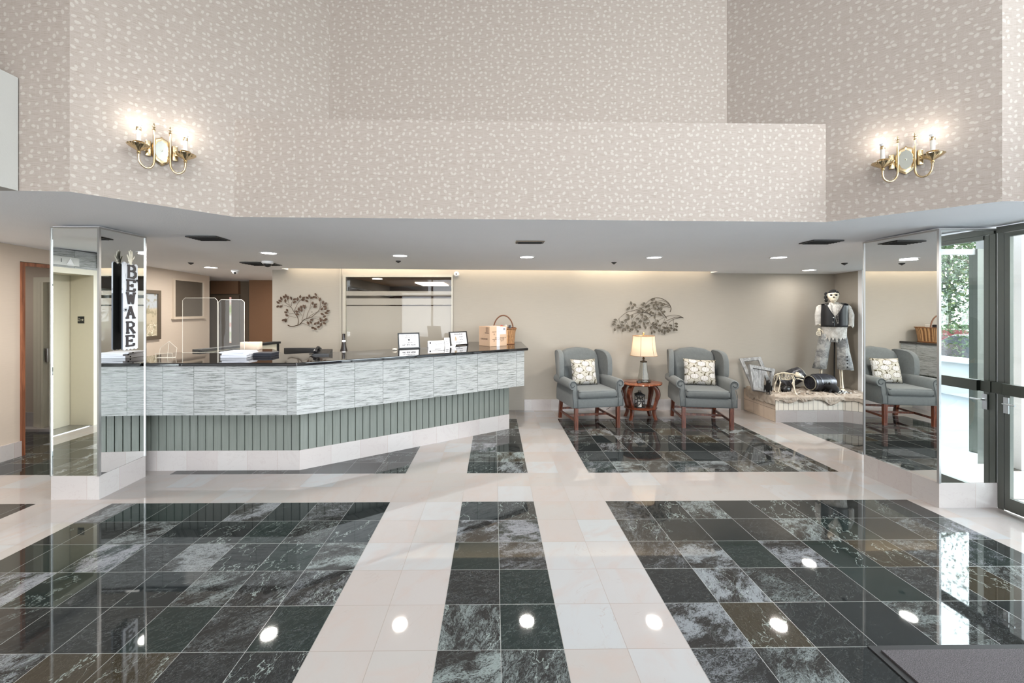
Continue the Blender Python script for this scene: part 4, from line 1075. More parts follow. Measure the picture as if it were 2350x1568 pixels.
r, R_, w_ = frame_sign((914, 801.5), (964, 799.5), .215, .22, 'black-framed security notice with a dark emblem, farther from the cardboard box',
    [('SECURITY IS ON', 0, .172, .0265, ink, .0004), ('PATROL', 0, .146, .0265, ink, .0004), ('CALL NUMBER BELOW', 0, .080, .0165, ink, .0002), ('647 876 4600', 0, .050, .032, ink, .0006)])
k = MB(); k.M = R_; k.add([(x, -.0045, z) for x, z in ((-.014, .128), (0, .134), (.014, .128), (.012, .113), (0, .100), (-.012, .113))], [(0, 1, 2, 3, 4, 5)]); k.build('emblem', ink, r, 0)
r, R_, w_ = frame_sign((1034, 794.5), (1074, 791.5), .205, .2, 'black-framed PACKAGE notice with a small parcel picture, right of the white cards',
    [('PACKAGE', 0, .165, .036, ink, .0003), ('DELIVERY', .045, .125, .017, ink, .0002), ('&', .045, .104, .017, ink, .0002), ('PICK-UP', .045, .083, .017, ink, .0004), ('PLEASE SEE THE SECURITY', 0, .048, .0115, ink, 0), ('DESK', 0, .034, .0115, ink, 0)])
k = MB(); k.M = R_
for i, (z0, ww) in enumerate(((.075, .022), (.092, .016), (.107, .011), (.120, .007))): k.box(-.055-ww, -.055+ww, -.0048, -.0038, z0, z0+.014)
k.build('parcel_picture', plain('brown_print', srgb(176, 152, 120), .6), r, 0)
def tent(pl, pr, h, label, rows=(), emblem=False):
    p, q = on(*pl), on(*pr); a = math.atan2(q[1]-p[1], q[0]-p[0]); w = math.dist(p, q)
    r = empty('tent_card', ((p[0]+q[0])/2, (p[1]+q[1])/2, ZT), a, label, 'sign card')
    d = h*.35; k = MB(); tt = .002
    k.add([(-w/2, -tt, 0), (w/2, -tt, 0), (w/2, d-tt, h), (-w/2, d-tt, h), (-w/2, 2*d, 0), (w/2, 2*d, 0), (w/2, d, h+tt), (-w/2, d, h+tt)], [(0, 1, 2, 3), (3, 2, 6, 7), (7, 6, 5, 4)])
    o = k.build('folded_card', wpaper, r, 0); sm = o.modifiers.new('s', 'SOLIDIFY'); sm.thickness = .002
    R_ = Matrix.Rotation(-math.atan2(d, h), 4, 'X')
    for txt, x, z, sz in rows: text('lettering', txt, sz, ink, r, R_ @ Matrix.Translation((x, -.0045, z)) @ Matrix.Rotation(PI/2, 4, 'X'))
    if emblem: k = MB(); k.M = R_; k.ball((-w*.36, -.003, h*.72), (.013, .002, .015), 10, 6); k.build('emblem', ink, r, 0)
    return r
tent((983, 797.5), (1020, 796), .085, 'low wide white tent card with a dark emblem, between the two framed notices', [('WELCOME TO THE FRONT DESK', .03, .055, .013), ('PLEASE SIGN IN', .02, .032, .012)], True)
tent((1021, 795.6), (1033, 795.2), .12, 'narrow upright white card tucked beside the PACKAGE notice', [('HELP', 0, .075, .018), ('DESK', 0, .05, .018)])
k = MB(); p = on(1040, 796.5); k.add([(p[0]-.05, p[1]-.03, ZT+.003), (p[0]+.03, p[1]-.01, ZT+.003), (p[0]+.04, p[1]+.03, ZT+.05), (p[0]-.01, p[1]+.02, ZT+.02)], [(0, 1, 2, 3)])
o = k.build('paper_slip', wpaper, None, 0); sm = o.modifiers.new('s', 'SOLIDIFY'); sm.thickness = .002; tag(o, 'curled white paper slip at the foot of the PACKAGE notice', 'paper')
k = MB(); p = on(906, 804.5); k.ball((p[0], p[1], ZT+.014), (.032, .02, .014), 16, 8); o = k.build('desk_bell', plain('ivory_plastic', srgb(226, 216, 200), .3)); tag(o, 'small rounded ivory object on the counter left of the security notice', 'desk object')
# cardboard box
cb = plain('brown_cardboard', srgb(178, 150, 126), .85, var=.05, scale=8)
pf, pl_, pr_ = on(1124, 796), on(1096, 793), on(1163, 793.5)
ax = Vector((pr_[0]-pf[0], pr_[1]-pf[1])); W_ = ax.length; az = math.atan2(ax.y, ax.x)
D_ = math.dist(pf, pl_)*1.0; D_ = max(.22, min(D_, .34))
bx = empty('cardboard_box', (*pf, ZT), az, 'brown cardboard shipping box with a white label, in front of the wicker basket', 'box')
H_ = .285
k = MB(); k.rbox(0, W_, 0, D_, 0, H_, .003, 1); k.build('box_body', cb, bx, 0)
k = MB(); k.box(W_*.40, W_*.58, -.0008, 0, 0, H_); k.box(W_*.40, W_*.58, 0, D_, H_, H_+.0008); k.build('packing_tape', plain('white_tape', srgb(212, 210, 216), .25), bx, 0)
k = MB(); k.box(W_*.40, W_*.93, -.002, -.0009, H_*.60, H_*.95); k.build('shipping_label', wpaper, bx, 0)
k = MB()
for i, (x0, x1, z) in enumerate(((.44, .66, .88), (.44, .74, .80), (.44, .70, .74), (.44, .60, .68))): k.box(W_*x0, W_*x1, -.0028, -.0021, H_*z, H_*z+.005)
k.box(W_*.78, W_*.90, -.0028, -.0021, H_*.80, H_*.92); k.build('label_print', inkl, bx, 0)
brn = plain('brown_print_ink', srgb(74, 54, 42), .8)
def bt(txt, x, z, s): text('box_lettering', txt, s, brn, bx, Matrix.Translation((W_*x, -.0012, H_*z)) @ Matrix.Rotation(PI/2, 4, 'X'))
bt('HEAVY', .25, .72, .024); bt('B', .25, .60, .034); bt('FRAGILE THIS SIDE UP', .62, .42, .020); bt('HANDLE WITH CARE', .50, .35, .022); bt('P', .25, .26, .034); bt('kg 12', .72, .27, .022)
Ms = lambda y, z: Matrix(((0, 0, -1, -.0012), (-1, 0, 0, y), (0, 1, 0, z), (0, 0, 0, 1)))
k = MB()
for y in (D_*.14, D_*.30): k.box(-.0015, 0, y, y+.012, H_*.70, H_*.92); k.add([(-.0016, y-.006, H_*.90), (-.0016, y+.018, H_*.90), (-.0016, y+.006, H_*.97)], [(0, 1, 2)])
k.box(-.0015, 0, D_*.08, D_*.44, H_*.65, H_*.68)
for a in (PI/2, PI/2+2.09, PI/2+4.19): k.add([(-.0015, D_*.52+.024*math.cos(a+s)+.010*math.cos(a), H_*.53+.024*math.sin(a+s)) for s in (-.45, .45, .75, 0)], [(0, 1, 2, 3)])
k.build('printed_marks', brn, bx, 0)
text('box_lettering', 'CARDBOARD', .030, brn, bx, Ms(D_*.5, H_*.36))
# wicker basket
t = NT('woven_wicker'); u = t.xyz(t.uv()); wv = t.m('ADD', t.m('SINE', t.m('MULTIPLY', u[0], 330)), t.m('MULTIPLY', t.m('SINE', t.m('MULTIPLY', u[1], 620)), .6)); t.bump(wv, .6, .006)
wick = t.out(t.mix(t.ss(wv, -.8, .9), srgb(112, 70, 40), srgb(208, 160, 110)), .6)
bc = (X(1155, 6.40), 6.40)
bk = empty('wicker_basket', (*bc, ZT), 0, 'wicker basket with a tall hoop handle behind the cardboard box', 'basket')
def rr_(hx, hy, z, n=40, p=4): return [(hx*abs(math.cos(a))**(2/p)*math.copysign(1, math.cos(a)), hy*abs(math.sin(a))**(2/p)*math.copysign(1, math.sin(a)), z) for a in [2*PI*i/n for i in range(n)]]
k = MB()
outer = [rr_(.165, .20, .0), rr_(.17, .205, .02), rr_(.185, .22, .17), rr_(.20, .235, .235)]; inner = [rr_(.192, .225, .235), rr_(.175, .21, .17), rr_(.16, .19, .02)]
rings = outer+inner; vs = [p for r0 in rings for p in r0]; fs = []; us = []; n = 40
for i in range(len(rings)-1):
    for j in range(n):
        fs.append((i*n+j, i*n+(j+1) % n, (i+1)*n+(j+1) % n, (i+1)*n+j)); d0, d1_ = j*.028, (j+1)*.028
        us.append([(d0, rings[i][0][2]), (d1_, rings[i][0][2]), (d1_, rings[i+1][0][2]), (d0, rings[i+1][0][2])])
fs.append(tuple(range(6*n, 7*n))); us.append([(0, 0)]*n); k.add(vs, fs, us); k.build('basket_body', wick, bk, 60)
k = MB()
for z, hx, hy in ((.005, .17, .205), (.235, .20, .236)):
    R0 = rr_(hx, hy, z); k.tube(R0+[R0[0]], .008, 6)
k.build('rim', plain('dark_wicker', srgb(120, 78, 46), .6), bk)
k = MB(); k.tube([(.155*math.cos(a), -.03, .20+.235*math.sin(a)) for a in [PI*i/20 for i in range(21)]], .010, 8)
k.build('hoop_handle', plain('bent_cane_handle', srgb(96, 58, 34), .5), bk)
for i, (x, y, c_, lab) in enumerate(((.10, -.08, (30, 26, 30), 'dark snack packet standing in the wicker basket'), (-.03, -.10, (168, 34, 36), 'red snack packet lying across the wicker basket'), (.04, .08, (196, 190, 184), 'pale snack packet in the back of the wicker basket'))):
    k = MB(); k.rbox(bc[0]+x-.02, bc[0]+x+.02, bc[1]+y-.06, bc[1]+y+.06, ZT+.03, ZT+.285, .01); o = k.build('snack_packet', plain('packet_%d' % i, srgb(*c_), .35)); tag(o, lab, 'packet')
# stack of binders / papers
def stack(px, py, w, d, items, rz, name, cat, labs):
    p = on(px, py); z = ZT
    for i, (h, m, dx, a) in enumerate(items):
        k = MB(); k.M = T(0, 0, 0); k.rbox(-w/2, w/2, -d/2, d/2, 0, h, .002, 1); o = k.build(name, m, None, 0, fix=False)
        o.location = (p[0]+dx, p[1]+d/2, z+.0003); o.rotation_euler = (0, 0, rz+a); tag(o, labs[i], cat); z += h
        if name == 'ring_binder':
            k = MB(); k.box(-w/2+.004, w/2+.0015, -d/2+.004, d/2+.002, .003, h-.003); k.build('pages', plain('binder_pages', srgb(198, 196, 200), .8), o, 0)
            k = MB(); k.lathe([(.009, 0), (.009, .001)], 14); o2 = k.build('spine_hole', M['black'], o, 0); o2.location = (-w/2-.0005, -d*.25, h/2); o2.rotation_euler = (0, -PI/2, 0)
        if name == 'leather_folder':
            k = MB(); k.box(-w/2+.005, w/2-.006, -d/2+.006, d/2-.006, .004, h-.004); o.scale = (1, 1, 1)
bw = plain('white_binder_vinyl', srgb(228, 228, 236), .35, var=.01)
stack(534, 822, .27, .24, [(.028, bw, 0, 0), (.020, bw, .01, .07), (.016, bw, -.01, -.1)], .05, 'ring_binder', 'binder',
      ['white ring binder at the bottom of the counter stack', 'white ring binder in the middle of the counter stack', 'white ring binder on top of the counter stack, slightly turned'])
bl_ = plain('navy_leatherette', srgb(34, 36, 46), .45)
stack(601, 819, .20, .17, [(.022, bl_, 0, 0), (.018, bl_, .004, .05)], 0, 'leather_folder', 'folder', ['dark navy folder under another beside the white binders', 'dark navy folder on top of another beside the white binders'])
# cream box
k = MB(); p = on(571, 803.5); k.rbox(p[0]-.115, p[0]+.115, p[1], p[1]+.11, ZT, ZT+.10, .004, 2); o = k.build('cream_box', plain('cream_card_box', srgb(226, 206, 188), .7)); tag(o, 'plain cream box at the back edge of the counter behind the white binders', 'box')
# telephone
p = on(733, 816); ph = empty('desk_telephone', (p[0], p[1]+.09, ZT), .15, 'black desk telephone on the counter just past the bend', 'telephone')
k = MB(); k.add([(-.09, -.09, 0), (.09, -.09, 0), (.09, .09, 0), (-.09, .09, 0), (-.09, -.09, .02), (.09, -.09, .02), (.09, .09, .055), (-.09, .09, .055)], [(0, 3, 2, 1), (4, 5, 6, 7), (0, 1, 5, 4), (1, 2, 6, 5), (2, 3, 7, 6), (3, 0, 4, 7)]); k.build('base', M['black'], ph, 0)
k = MB(); k.tube(seg([(-.065, -.085, .035), (-.066, -.03, .062), (-.066, .03, .075), (-.065, .085, .072)], 4), [.020]*4+[.013]*5+[.020]*4, 10); k.build('handset', M['black'], ph)
k = MB(); k.tube(seg([(-.066, -.10, .03), (-.1, -.11, .01), (-.13, -.05, .02), (-.12, .04, .015), (-.09, .08, .02)], 8), .005, 6); k.build('cord', M['black'], ph)
# monitor & tapered bottle on the staff desk
p = (X(695, 5.85), 5.85); mo = empty('computer_monitor', (*p, .75), 0, 'black computer monitor behind the counter, only its top edge showing', 'monitor')
k = MB(); k.rbox(-.26, .26, -.02, .02, .09, Z(798.5, *p)-.75, .008); k.build('screen', M['black'], mo)
k = MB(); k.box(-.03, .03, -.02, .02, .01, .12); k.rbox(-.12, .12, -.09, .09, 0, .012, .004); k.build('stand', M['black'], mo)
p = (X(789, 5.9), 5.9); bo = empty('tapered_bottle', (*p, .75), 0, 'dark tapered bottle with a white neck band standing against the office window', 'bottle')
zt_ = Z(766, *p)-.75; zn = Z(783, *p)-.75
k = MB(); k.lathe([(.062, 0), (.064, .01), (.060, .20), (.052, .30), (.030, zn-.06), (.022, zn), (.020, zt_-.02), (.021, zt_)], 20); k.build('bottle_body', plain('dark_brown_glass', srgb(30, 22, 22), .2), bo)
k = MB(); k.lathe([(.026, zn-.012), (.026, zn+.012)], 20, cap=False); k.build('neck_band', wpaper, bo)
# acrylic shields
def shield(p, q, z1, label, foot=True):
    r = empty('acrylic_screen', ((p[0]+q[0])/2, (p[1]+q[1])/2, ZT), 0, label, 'screen')
    a = math.atan2(q[1]-p[1], q[0]-p[0]); L = math.dist(p, q); h = z1-ZT
    r.rotation_euler = (0, 0, a)
    k = MB(); pts = [(-L/2, 0), (L/2, 0), (L/2, h-.03), (L/2-.03, h), (-L/2+.03, h), (-L/2, h-.03)]
    k.add([(x, 0, z) for x, z in pts], [tuple(range(6))]); k.build('sheet', M['acrylic'], r, 0)
    k = MB(); k.tube([(x, 0, z) for x, z in pts]+[(pts[0][0], 0, 0)], .0028, 5); k.build('polished_edge', M['acryledge'], r)
    return r
q0 = (X(499, 5.03), 5.03)
shield((X(419, 5.03), 5.03), q0, Z(684, X(460, 5.03), 5.03), 'clear acrylic screen standing on the counter in front of the dark pane')
shield((q0[0]+.01, q0[1]), (X(561, 5.10), 5.10), Z(688, X(530, 5.1), 5.1), 'clear acrylic screen standing on the counter in front of the corridor door')
br = empty('brochure_holder', (X(384, 4.55), 4.55, ZT), .1, 'small empty clear acrylic holder next to the left mirrored pillar', 'holder')
k = MB(); k.add([(-.085, 0, 0), (.085, 0, 0), (.085, .02, .10), (0, .03, .175), (-.085, .02, .10)], [(0, 1, 2, 3, 4)]); k.add([(-.085, -.05, 0), (.085, -.05, 0), (.085, -.055, .05), (-.085, -.055, .05)], [(0, 1, 2, 3)]); k.build('sheet', M['acrylic'], br, 0)
k = MB(); k.tube([(-.085, 0, 0), (.085, 0, 0), (.085, .02, .10), (0, .03, .175), (-.085, .02, .10), (-.085, 0, 0)], .002, 5); k.tube([(0, .0, 0), (0, .03, .175)], .002, 5); k.tube([(-.085, -.05, 0), (.085, -.05, 0), (.085, -.055, .05), (-.085, -.055, .05), (-.085, -.05, 0)], .002, 5); k.tube([(.085, -.05, 0), (.085, 0, 0)], .002, 5); k.tube([(-.085, -.05, 0), (-.085, 0, 0)], .002, 5); k.build('polished_edge', M['acryledge'], br)
# picture on the left wall
py0, py1 = Yx(343, XL)-.75, Yx(365, XL); pz0, pz1 = Z(778, XL, py1), Z(667, XL, py1)
pc = empty('framed_picture', (XL+.0, (py0+py1)/2, pz0), 0, 'bronze-framed landscape picture on the wall beside the left mirrored pillar', 'picture')
k = MB(); fr_ = .055
for a, b, c_, d_ in ((py0, py1, pz0, pz0+fr_), (py0, py1, pz1-fr_, pz1), (py0, py0+fr_, pz0+fr_, pz1-fr_), (py1-fr_, py1, pz0+fr_, pz1-fr_)): k.box(XL+.002, XL+.035, a, b, c_, d_)
k.build('frame', plain('bronze_picture_frame', srgb(108, 98, 86), .35, .5), pc, 0, world=True)
t = NT('pale_landscape_print'); p = t.xyz(t.pos()); zz = t.m('DIVIDE', t.m('SUBTRACT', p[2], pz0), pz1-pz0)
n_ = t.noise(t.pos(), 9, 4, .6)
c_ = t.mix(t.ss(t.m('ADD', zz, t.m('MULTIPLY', n_, .12)), .66, .72), srgb(176, 164, 142), srgb(166, 172, 178)); c_ = t.mix(t.ss(n_, .5, .62), c_, srgb(140, 134, 112))
c_ = t.mix(t.m('MULTIPLY', t.m('LESS_THAN', zz, .35), t.ss(t.m('ABSOLUTE', t.m('SUBTRACT', t.noise(t.pos(), 14, 3), .5)), 0, .03, 1, 0)), c_, srgb(228, 224, 208))
pict = t.out(c_, .3)
k = MB(); k.box(XL+.004, XL+.012, py0+fr_, py1-fr_, pz0+fr_, pz1-fr_); k.build('picture_print', pict, pc, 0, world=True)
# ================================================================ BEWARE SIGN
t = NT('whitewashed_board'); p = t.xyz(t.obj()); n_ = t.noise(t.vm('MULTIPLY', t.obj(), (1, 12, 1.2)), 14, 4, .6)
c_ = t.mix(t.ss(n_, .55, .72), srgb(226, 228, 234), srgb(168, 172, 184)); c_ = t.mix(t.line(p[1], .0525, .0022, .0263), c_, srgb(120, 124, 134))
board = t.out(c_, .7)
sy0, sy1 = Yx(283, LBx+.045), Yx(317.5, LBx+.045); szt, szb = Z(600, LBx+.045, sy0), Z(805, LBx+.045, sy0)
sg = empty('warning_sign', (LBx+.035, (sy0+sy1)/2, szb), 0, 'tall white plank sign lettered BEWARE on the left mirrored pillar', 'sign')
SW = sy1-sy0; SH = szt-szb
k = MB(); top_ = []
n = 4; pts = []
for i in range(n):
    a, b = -SW/2+SW*i/n+.002, -SW/2+SW*(i+1)/n-.002; h0 = SH-(.012 if i % 2 else 0)-(i == 2)*.01
    for j in range(5): u = j/4; pts.append((a+(b-a)*u, h0-.014*(abs(2*u-1)**2.2)))
full = [(-SW/2, .012)]+[(y, z) for y, z in pts]+[(SW/2, .012)]+[(SW/2-SW*j/8, .012-(.012 if j % 2 else 0)) for j in range(1, 8)]
m_ = len(full); k.add([(-.006, y, z) for y, z in full]+[(.006, y, z) for y, z in full], [tuple(range(m_)), tuple(range(m_, 2*m_))[::-1]]+[(i, (i+1) % m_, m_+(i+1) % m_, m_+i) for i in range(m_)])
k.build('board', board, sg, 0)
k = MB(); k.add([(-.0095, y*.985, max(.006, z-.004)) for y, z in full]+[(-.006, y*.985, max(.006, z-.004)) for y, z in full], [tuple(range(m_)), tuple(range(m_, 2*m_))[::-1]]+[(i, (i+1) % m_, m_+(i+1) % m_, m_+i) for i in range(m_)]); k.build('black_backing', M['matblack'], sg, 0)
for yy in (-SW*.25, SW*.25):
    pass
k = MB(); k.box(-.034, -.009, -.012, .012, SH*.2, SH*.84); k.build('wall_spacer', M['matblack'], sg, 0)
GL = {  # strokes on a 0..1 x 0..1 cell: polylines
 'B': [[(.18, 0), (.18, 1)], [(.05, 1), (.6, 1), (.82, .88), (.82, .66), (.6, .54), (.2, .54)], [(.6, .54), (.9, .42), (.9, .14), (.66, 0), (.05, 0)]],
 'E': [[(.2, 0), (.2, 1)], [(.05, 1), (.9, 1), (.9, .80)], [(.2, .5), (.66, .5)], [(.66, .62), (.66, .38)], [(.05, 0), (.9, 0), (.9, .22)]],
 'W': [[(.14, 1), (.30, 0)], [(.30, 0), (.5, .80)], [(.5, .80), (.70, 0)], [(.70, 0), (.86, 1)], [(.0, 1), (.28, 1)], [(.72, 1), (1.0, 1)], [(.4, .80), (.6, .80)], [(.22, 0), (.38, 0)], [(.62, 0), (.78, 0)]],
 'A': [[(.14, 0), (.5, 1)], [(.5, 1), (.86, 0)], [(.27, .34), (.73, .34)], [(.0, 0), (.30, 0)], [(.70, 0), (1.0, 0)], [(.36, 1), (.60, 1)]],
 'R': [[(.2, 0), (.2, 1)], [(.05, 1), (.6, 1), (.84, .86), (.84, .62), (.6, .48), (.2, .48)], [(.5, .48), (.88, 0)], [(.05, 0), (.35, 0)], [(.74, 0), (1.0, 0)]]}
zts = [(607, 637), (641, 668), (671, 697), (704, 731), (739, 766), (771, 796)]
offs = [.01, .0, .0, -.002, -.004, -.008]
for ch, (a, b), of in zip('BEWARE', zts, offs):
    si = 0; z1_, z0_ = Z(a+1, LBx+.05, sy0)-szb, Z(b-1, LBx+.05, sy0)-szb; k = MB(); cw = SW*.62; hh = z1_-z0_
    for ln in GL[ch]:
        for (u0, v0), (u1, v1) in zip(ln, ln[1:]):
            y0_, y1_ = -cw/2+u0*cw+of, -cw/2+u1*cw+of; za, zb_ = z0_+v0*hh, z0_+v1*hh
            dy, dz = y1_-y0_, zb_-za; L = math.hypot(dy, dz) or 1; tk = .0125 if abs(dz) > abs(dy)*.6 else .0085
            ny, nz = -dz/L*tk, dy/L*tk; ey, ez = dy/L*.003, dz/L*.003
            si += 1; k.add([(.0065+(i > 3)*.0035+si*.00025, y, z) for i, (y, z) in enumerate([(y0_-ey+ny, za-ez+nz), (y1_+ey+ny, zb_+ez+nz), (y1_+ey-ny, zb_+ez-nz), (y0_-ey-ny, za-ez-nz)]*2)],
                  [(0, 1, 2, 3), (4, 5, 6, 7), (0, 1, 5, 4), (1, 2, 6, 5), (2, 3, 7, 6), (3, 0, 4, 7)])
    k.build('letter', plain('charcoal_letter_paint', srgb(46, 42, 46), .6) if ch == 'B' else bpy.data.materials['charcoal_letter_paint'], sg, 0)
for (yy, zz_) in ((SW*.40, Z(642, LBx, sy0)-szb), (-SW*.36, Z(711, LBx, sy0)-szb)):
    k = MB(); k.ball((.012, yy, zz_), (.008, .007, .009), 10, 7)
    for i in range(8): a = i*PI/4+.2; k.tube([(.012, yy, zz_), (.016, yy+.013*math.cos(a), zz_+.013*math.sin(a)), (.008, yy+.022*math.cos(a), zz_+.022*math.sin(a))], .0012, 4)
    k.build('spider', M['matblack'], sg)
bone = plain('aged_bone_plastic', srgb(226, 218, 200), .5, var=.06, scale=30)
hd = MB(); zb_ = SH-.005
hd.ball((.004, 0, zb_+.02), (.010, .022, .022), 12, 8)
for i, (y_, ang, L) in enumerate(((-.018, -.55, .045), (-.010, -.10, .075), (0, .0, .085), (.010, .06, .078), (.019, .6, .040))):
    y1_, z1_ = y_+math.sin(ang)*L*.5, zb_+.032+math.cos(ang)*L*.5; y2_, z2_ = y1_+math.sin(ang*.5)*L*.5, z1_+math.cos(ang*.5)*L*.5
    hd.tube([(.006, y_, zb_+.028), (.010, y1_, z1_), (.006, y2_, z2_)], [.0055, .006, .004], 7)
hd.tube([(.004, 0, zb_-.02), (.004, 0, zb_+.01)], .012, 8)
hd.build('skeleton_hand', bone, sg)
# ================================================================ METAL LEAF WALL SCULPTURES
def px2(ox, oz, sc, px0, py0, y):
    """crop coordinates -> point on the wall"""
    def f(cx_, cy_):
        px, py = px0+cx_/sc, py0+cy_/sc; x = X(px, y); return x, Z(py, x, y)
    return f
def sculpture(name, label, cen, f, branches, leaves, lsize, c_leaf, c_stem, y):
    ox, oz = f(*cen)
    r = empty(name, (ox, YB, oz), 0, label, 'wall sculpture', None)
    k = MB()
    for pts, w0, w1 in branches:
        P_ = seg([(f(*p)[0]-ox, -.035-.012*math.sin(i*1.3), f(*p)[1]-oz) for i, p in enumerate(pts)], 5); n = len(P_)
        k.tube(P_, [w0+(w1-w0)*i/(n-1) for i in range(n)], 6)
    k.build('branches', c_stem, r)
    k = MB(); R_ = random.Random(5)
    for (x, y_, a) in leaves:
        lx, lz = f(x, y_); k.leaf((lx-ox, -.045-R_.uniform(0, .025), lz-oz), lsize*R_.uniform(.9, 1.15), lsize*.62, math.radians(a), .002)
    k.build('leaves', c_leaf, r, 50)
    k = MB()
    for dx in (-.08, .12): k.tube([(dx, -.04, 0), (dx, 0, 0)], .004, 6)
    k.build('wall_fixing', c_stem, r)
    return r
bronze = plain('aged_bronze_leaf', srgb(80, 62, 50), .38, .6, var=.35, scale=60); bronzes = plain('dark_bronze_stem', srgb(74, 52, 36), .4, .7)
f1 = px2(0, 0, 14.256, 620, 660, YB-.04)
br1 = [([(570, 1230), (700, 1275), (860, 1245), (960, 1200), (1060, 1080), (1180, 1020), (1330, 980), (1440, 900), (1560, 770), (1620, 640), (1630, 480), (1590, 340), (1540, 280)], .007, .002),
 ([(900, 1215), (930, 1080), (890, 960), (790, 840), (720, 730), (680, 640), (560, 530), (440, 460)], .005, .002),
 ([(690, 640), (600, 630), (500, 585), (370, 560)], .003, .0015), ([(690, 610), (700, 520), (760, 420), (860, 370)], .003, .0015), ([(650, 580), (600, 480), (560, 360)], .002, .0015),
 ([(790, 830), (820, 700), (920, 500), (1020, 380), (1150, 300), (1260, 340)], .0035, .0015), ([(760, 860), (640, 850), (590, 800)], .0025, .0015), ([(860, 990), (700, 950), (620, 960), (550, 1040)], .0025, .0015),
 ([(1030, 1080), (1080, 950), (1110, 800), (1115, 680)], .003, .0015), ([(1040, 930), (990, 840), (930, 800), (880, 870)], .002, .0015),
 ([(1190, 1010), (1230, 850), (1290, 700), (1320, 500), (1300, 320)], .0035, .0015), ([(1300, 690), (1350, 640), (1400, 600)], .002, .0015),
 ([(1250, 980), (1400, 870), (1560, 800), (1720, 800), (1860, 790)], .003, .0015), ([(1640, 660), (1720, 590), (1800, 540)], .002, .0015),
 ([(1330, 980), (1480, 960), (1620, 970), (1780, 980)], .003, .0015), ([(1360, 1000), (1500, 1020), (1620, 1070), (1720, 1090)], .0025, .0015), ([(1150, 1070), (1280, 1080), (1380, 1060)], .002, .0015),
 ([(970, 1195), (1080, 1180), (1200, 1220), (1350, 1290), (1480, 1330)], .003, .0015)]
lv1 = [(280,490,145),(350,440,150),(390,360,115),(460,310,130),(540,270,95),(610,350,70),(700,350,110),(520,430,100),(260,620,30),(370,620,25),(600,320,80),(580,740,120),(530,815,155),(550,910,155),(500,1060,60),(470,1070,10),(530,1080,70),
 (820,390,25),(810,480,25),(920,380,85),(1010,300,80),(1110,340,40),(1220,340,150),(1090,410,10),(1200,440,140),(1290,280,95),(1390,340,20),(1450,310,10),(1510,230,125),(1520,330,150),(1645,390,80),(1730,490,80),(1820,530,35),(1395,510,80),(1490,560,30),(1480,635,5),
 (1820,620,10),(1700,700,60),(1830,690,50),(1900,770,25),(1860,840,-20),(1710,870,-30),(880,790,-20),(910,880,-10),(950,710,95),(1040,740,80),(1030,640,100),(1100,610,110),(1150,630,75),(1010,640,70),
 (1810,950,30),(1840,1040,-10),(1800,1080,10),(1790,1170,-35),(1660,1040,120),(1370,1060,10),(1350,1140,140),(1260,1160,125),(1500,1180,40),(1580,1150,70),(1670,1210,80),(1600,1290,10),(1430,1320,0),(1500,1350,-20),(1690,1080,40)]
sculpture('wall_sculpture', 'bronze metal branch sculpture with curled trunk on the wall left of the office window', (1100, 800), f1, br1, lv1, .060, bronze, bronzes, YB)
f2 = px2(0, 0, 11.19, 1380, 660, YB-.04)
br2 = [([(1770, 630), (1785, 540), (1740, 420), (1650, 330), (1520, 270), (1380, 265), (1260, 310), (1180, 380), (1120, 480)], .006, .002),
 ([(1770, 520), (1680, 495), (1540, 510), (1400, 500), (1260, 560), (1100, 650)], .004, .0015), ([(1740, 440), (1640, 360), (1520, 340), (1400, 370)], .0035, .0015), ([(1760, 480), (1650, 430), (1450, 380), (1300, 400), (1130, 480), (980, 540), (860, 480), (760, 470)], .004, .0015),
 ([(1680, 790), (1610, 700), (1530, 600), (1440, 480), (1360, 420)], .006, .002), ([(1300, 735), (1220, 670), (1100, 640), (960, 640), (840, 680), (720, 740), (650, 850), (560, 1020)], .005, .0015),
 ([(1240, 690), (1100, 590), (960, 560), (820, 600), (660, 640), (520, 740), (420, 840), (350, 1000), (330, 1090)], .004, .0015), ([(1060, 640), (940, 690), (840, 780), (790, 900)], .003, .0015), ([(1060, 600), (1050, 750), (960, 880), (930, 1000), (930, 1120)], .003, .0015),
 ([(1060, 700), (1060, 850), (1080, 930)], .0025, .0015), ([(1600, 740), (1500, 700), (1380, 700), (1260, 760), (1160, 880), (1120, 960), (1130, 1040)], .003, .0015),
 ([(2110, 785), (2000, 730), (1860, 710), (1700, 740), (1560, 800), (1440, 880)], .005, .0015), ([(2100, 780), (1960, 760), (1800, 800), (1640, 880), (1540, 960), (1460, 1100)], .0045, .0015), ([(2060, 770), (1900, 800), (1760, 880), (1680, 1000), (1620, 1160)], .004, .0015),
 ([(1860, 830), (1850, 940), (1860, 1080)], .0025, .0015), ([(1400, 640), (1380, 800), (1400, 900), (1350, 1000), (1300, 1140)], .003, .0015), ([(1220, 820), (1260, 920), (1320, 980), (1420, 1040)], .0025, .0015), ([(460, 800), (470, 920), (520, 1000)], .002, .0015),
 ([(650, 880), (700, 1000), (740, 1080)], .0025, .0015), ([(1640, 800), (1580, 900), (1520, 1000), (1530, 1120)], .0025, .0015), ([(900, 800), (890, 900), (880, 1020)], .002, .0015)]
R2 = random.Random(11)
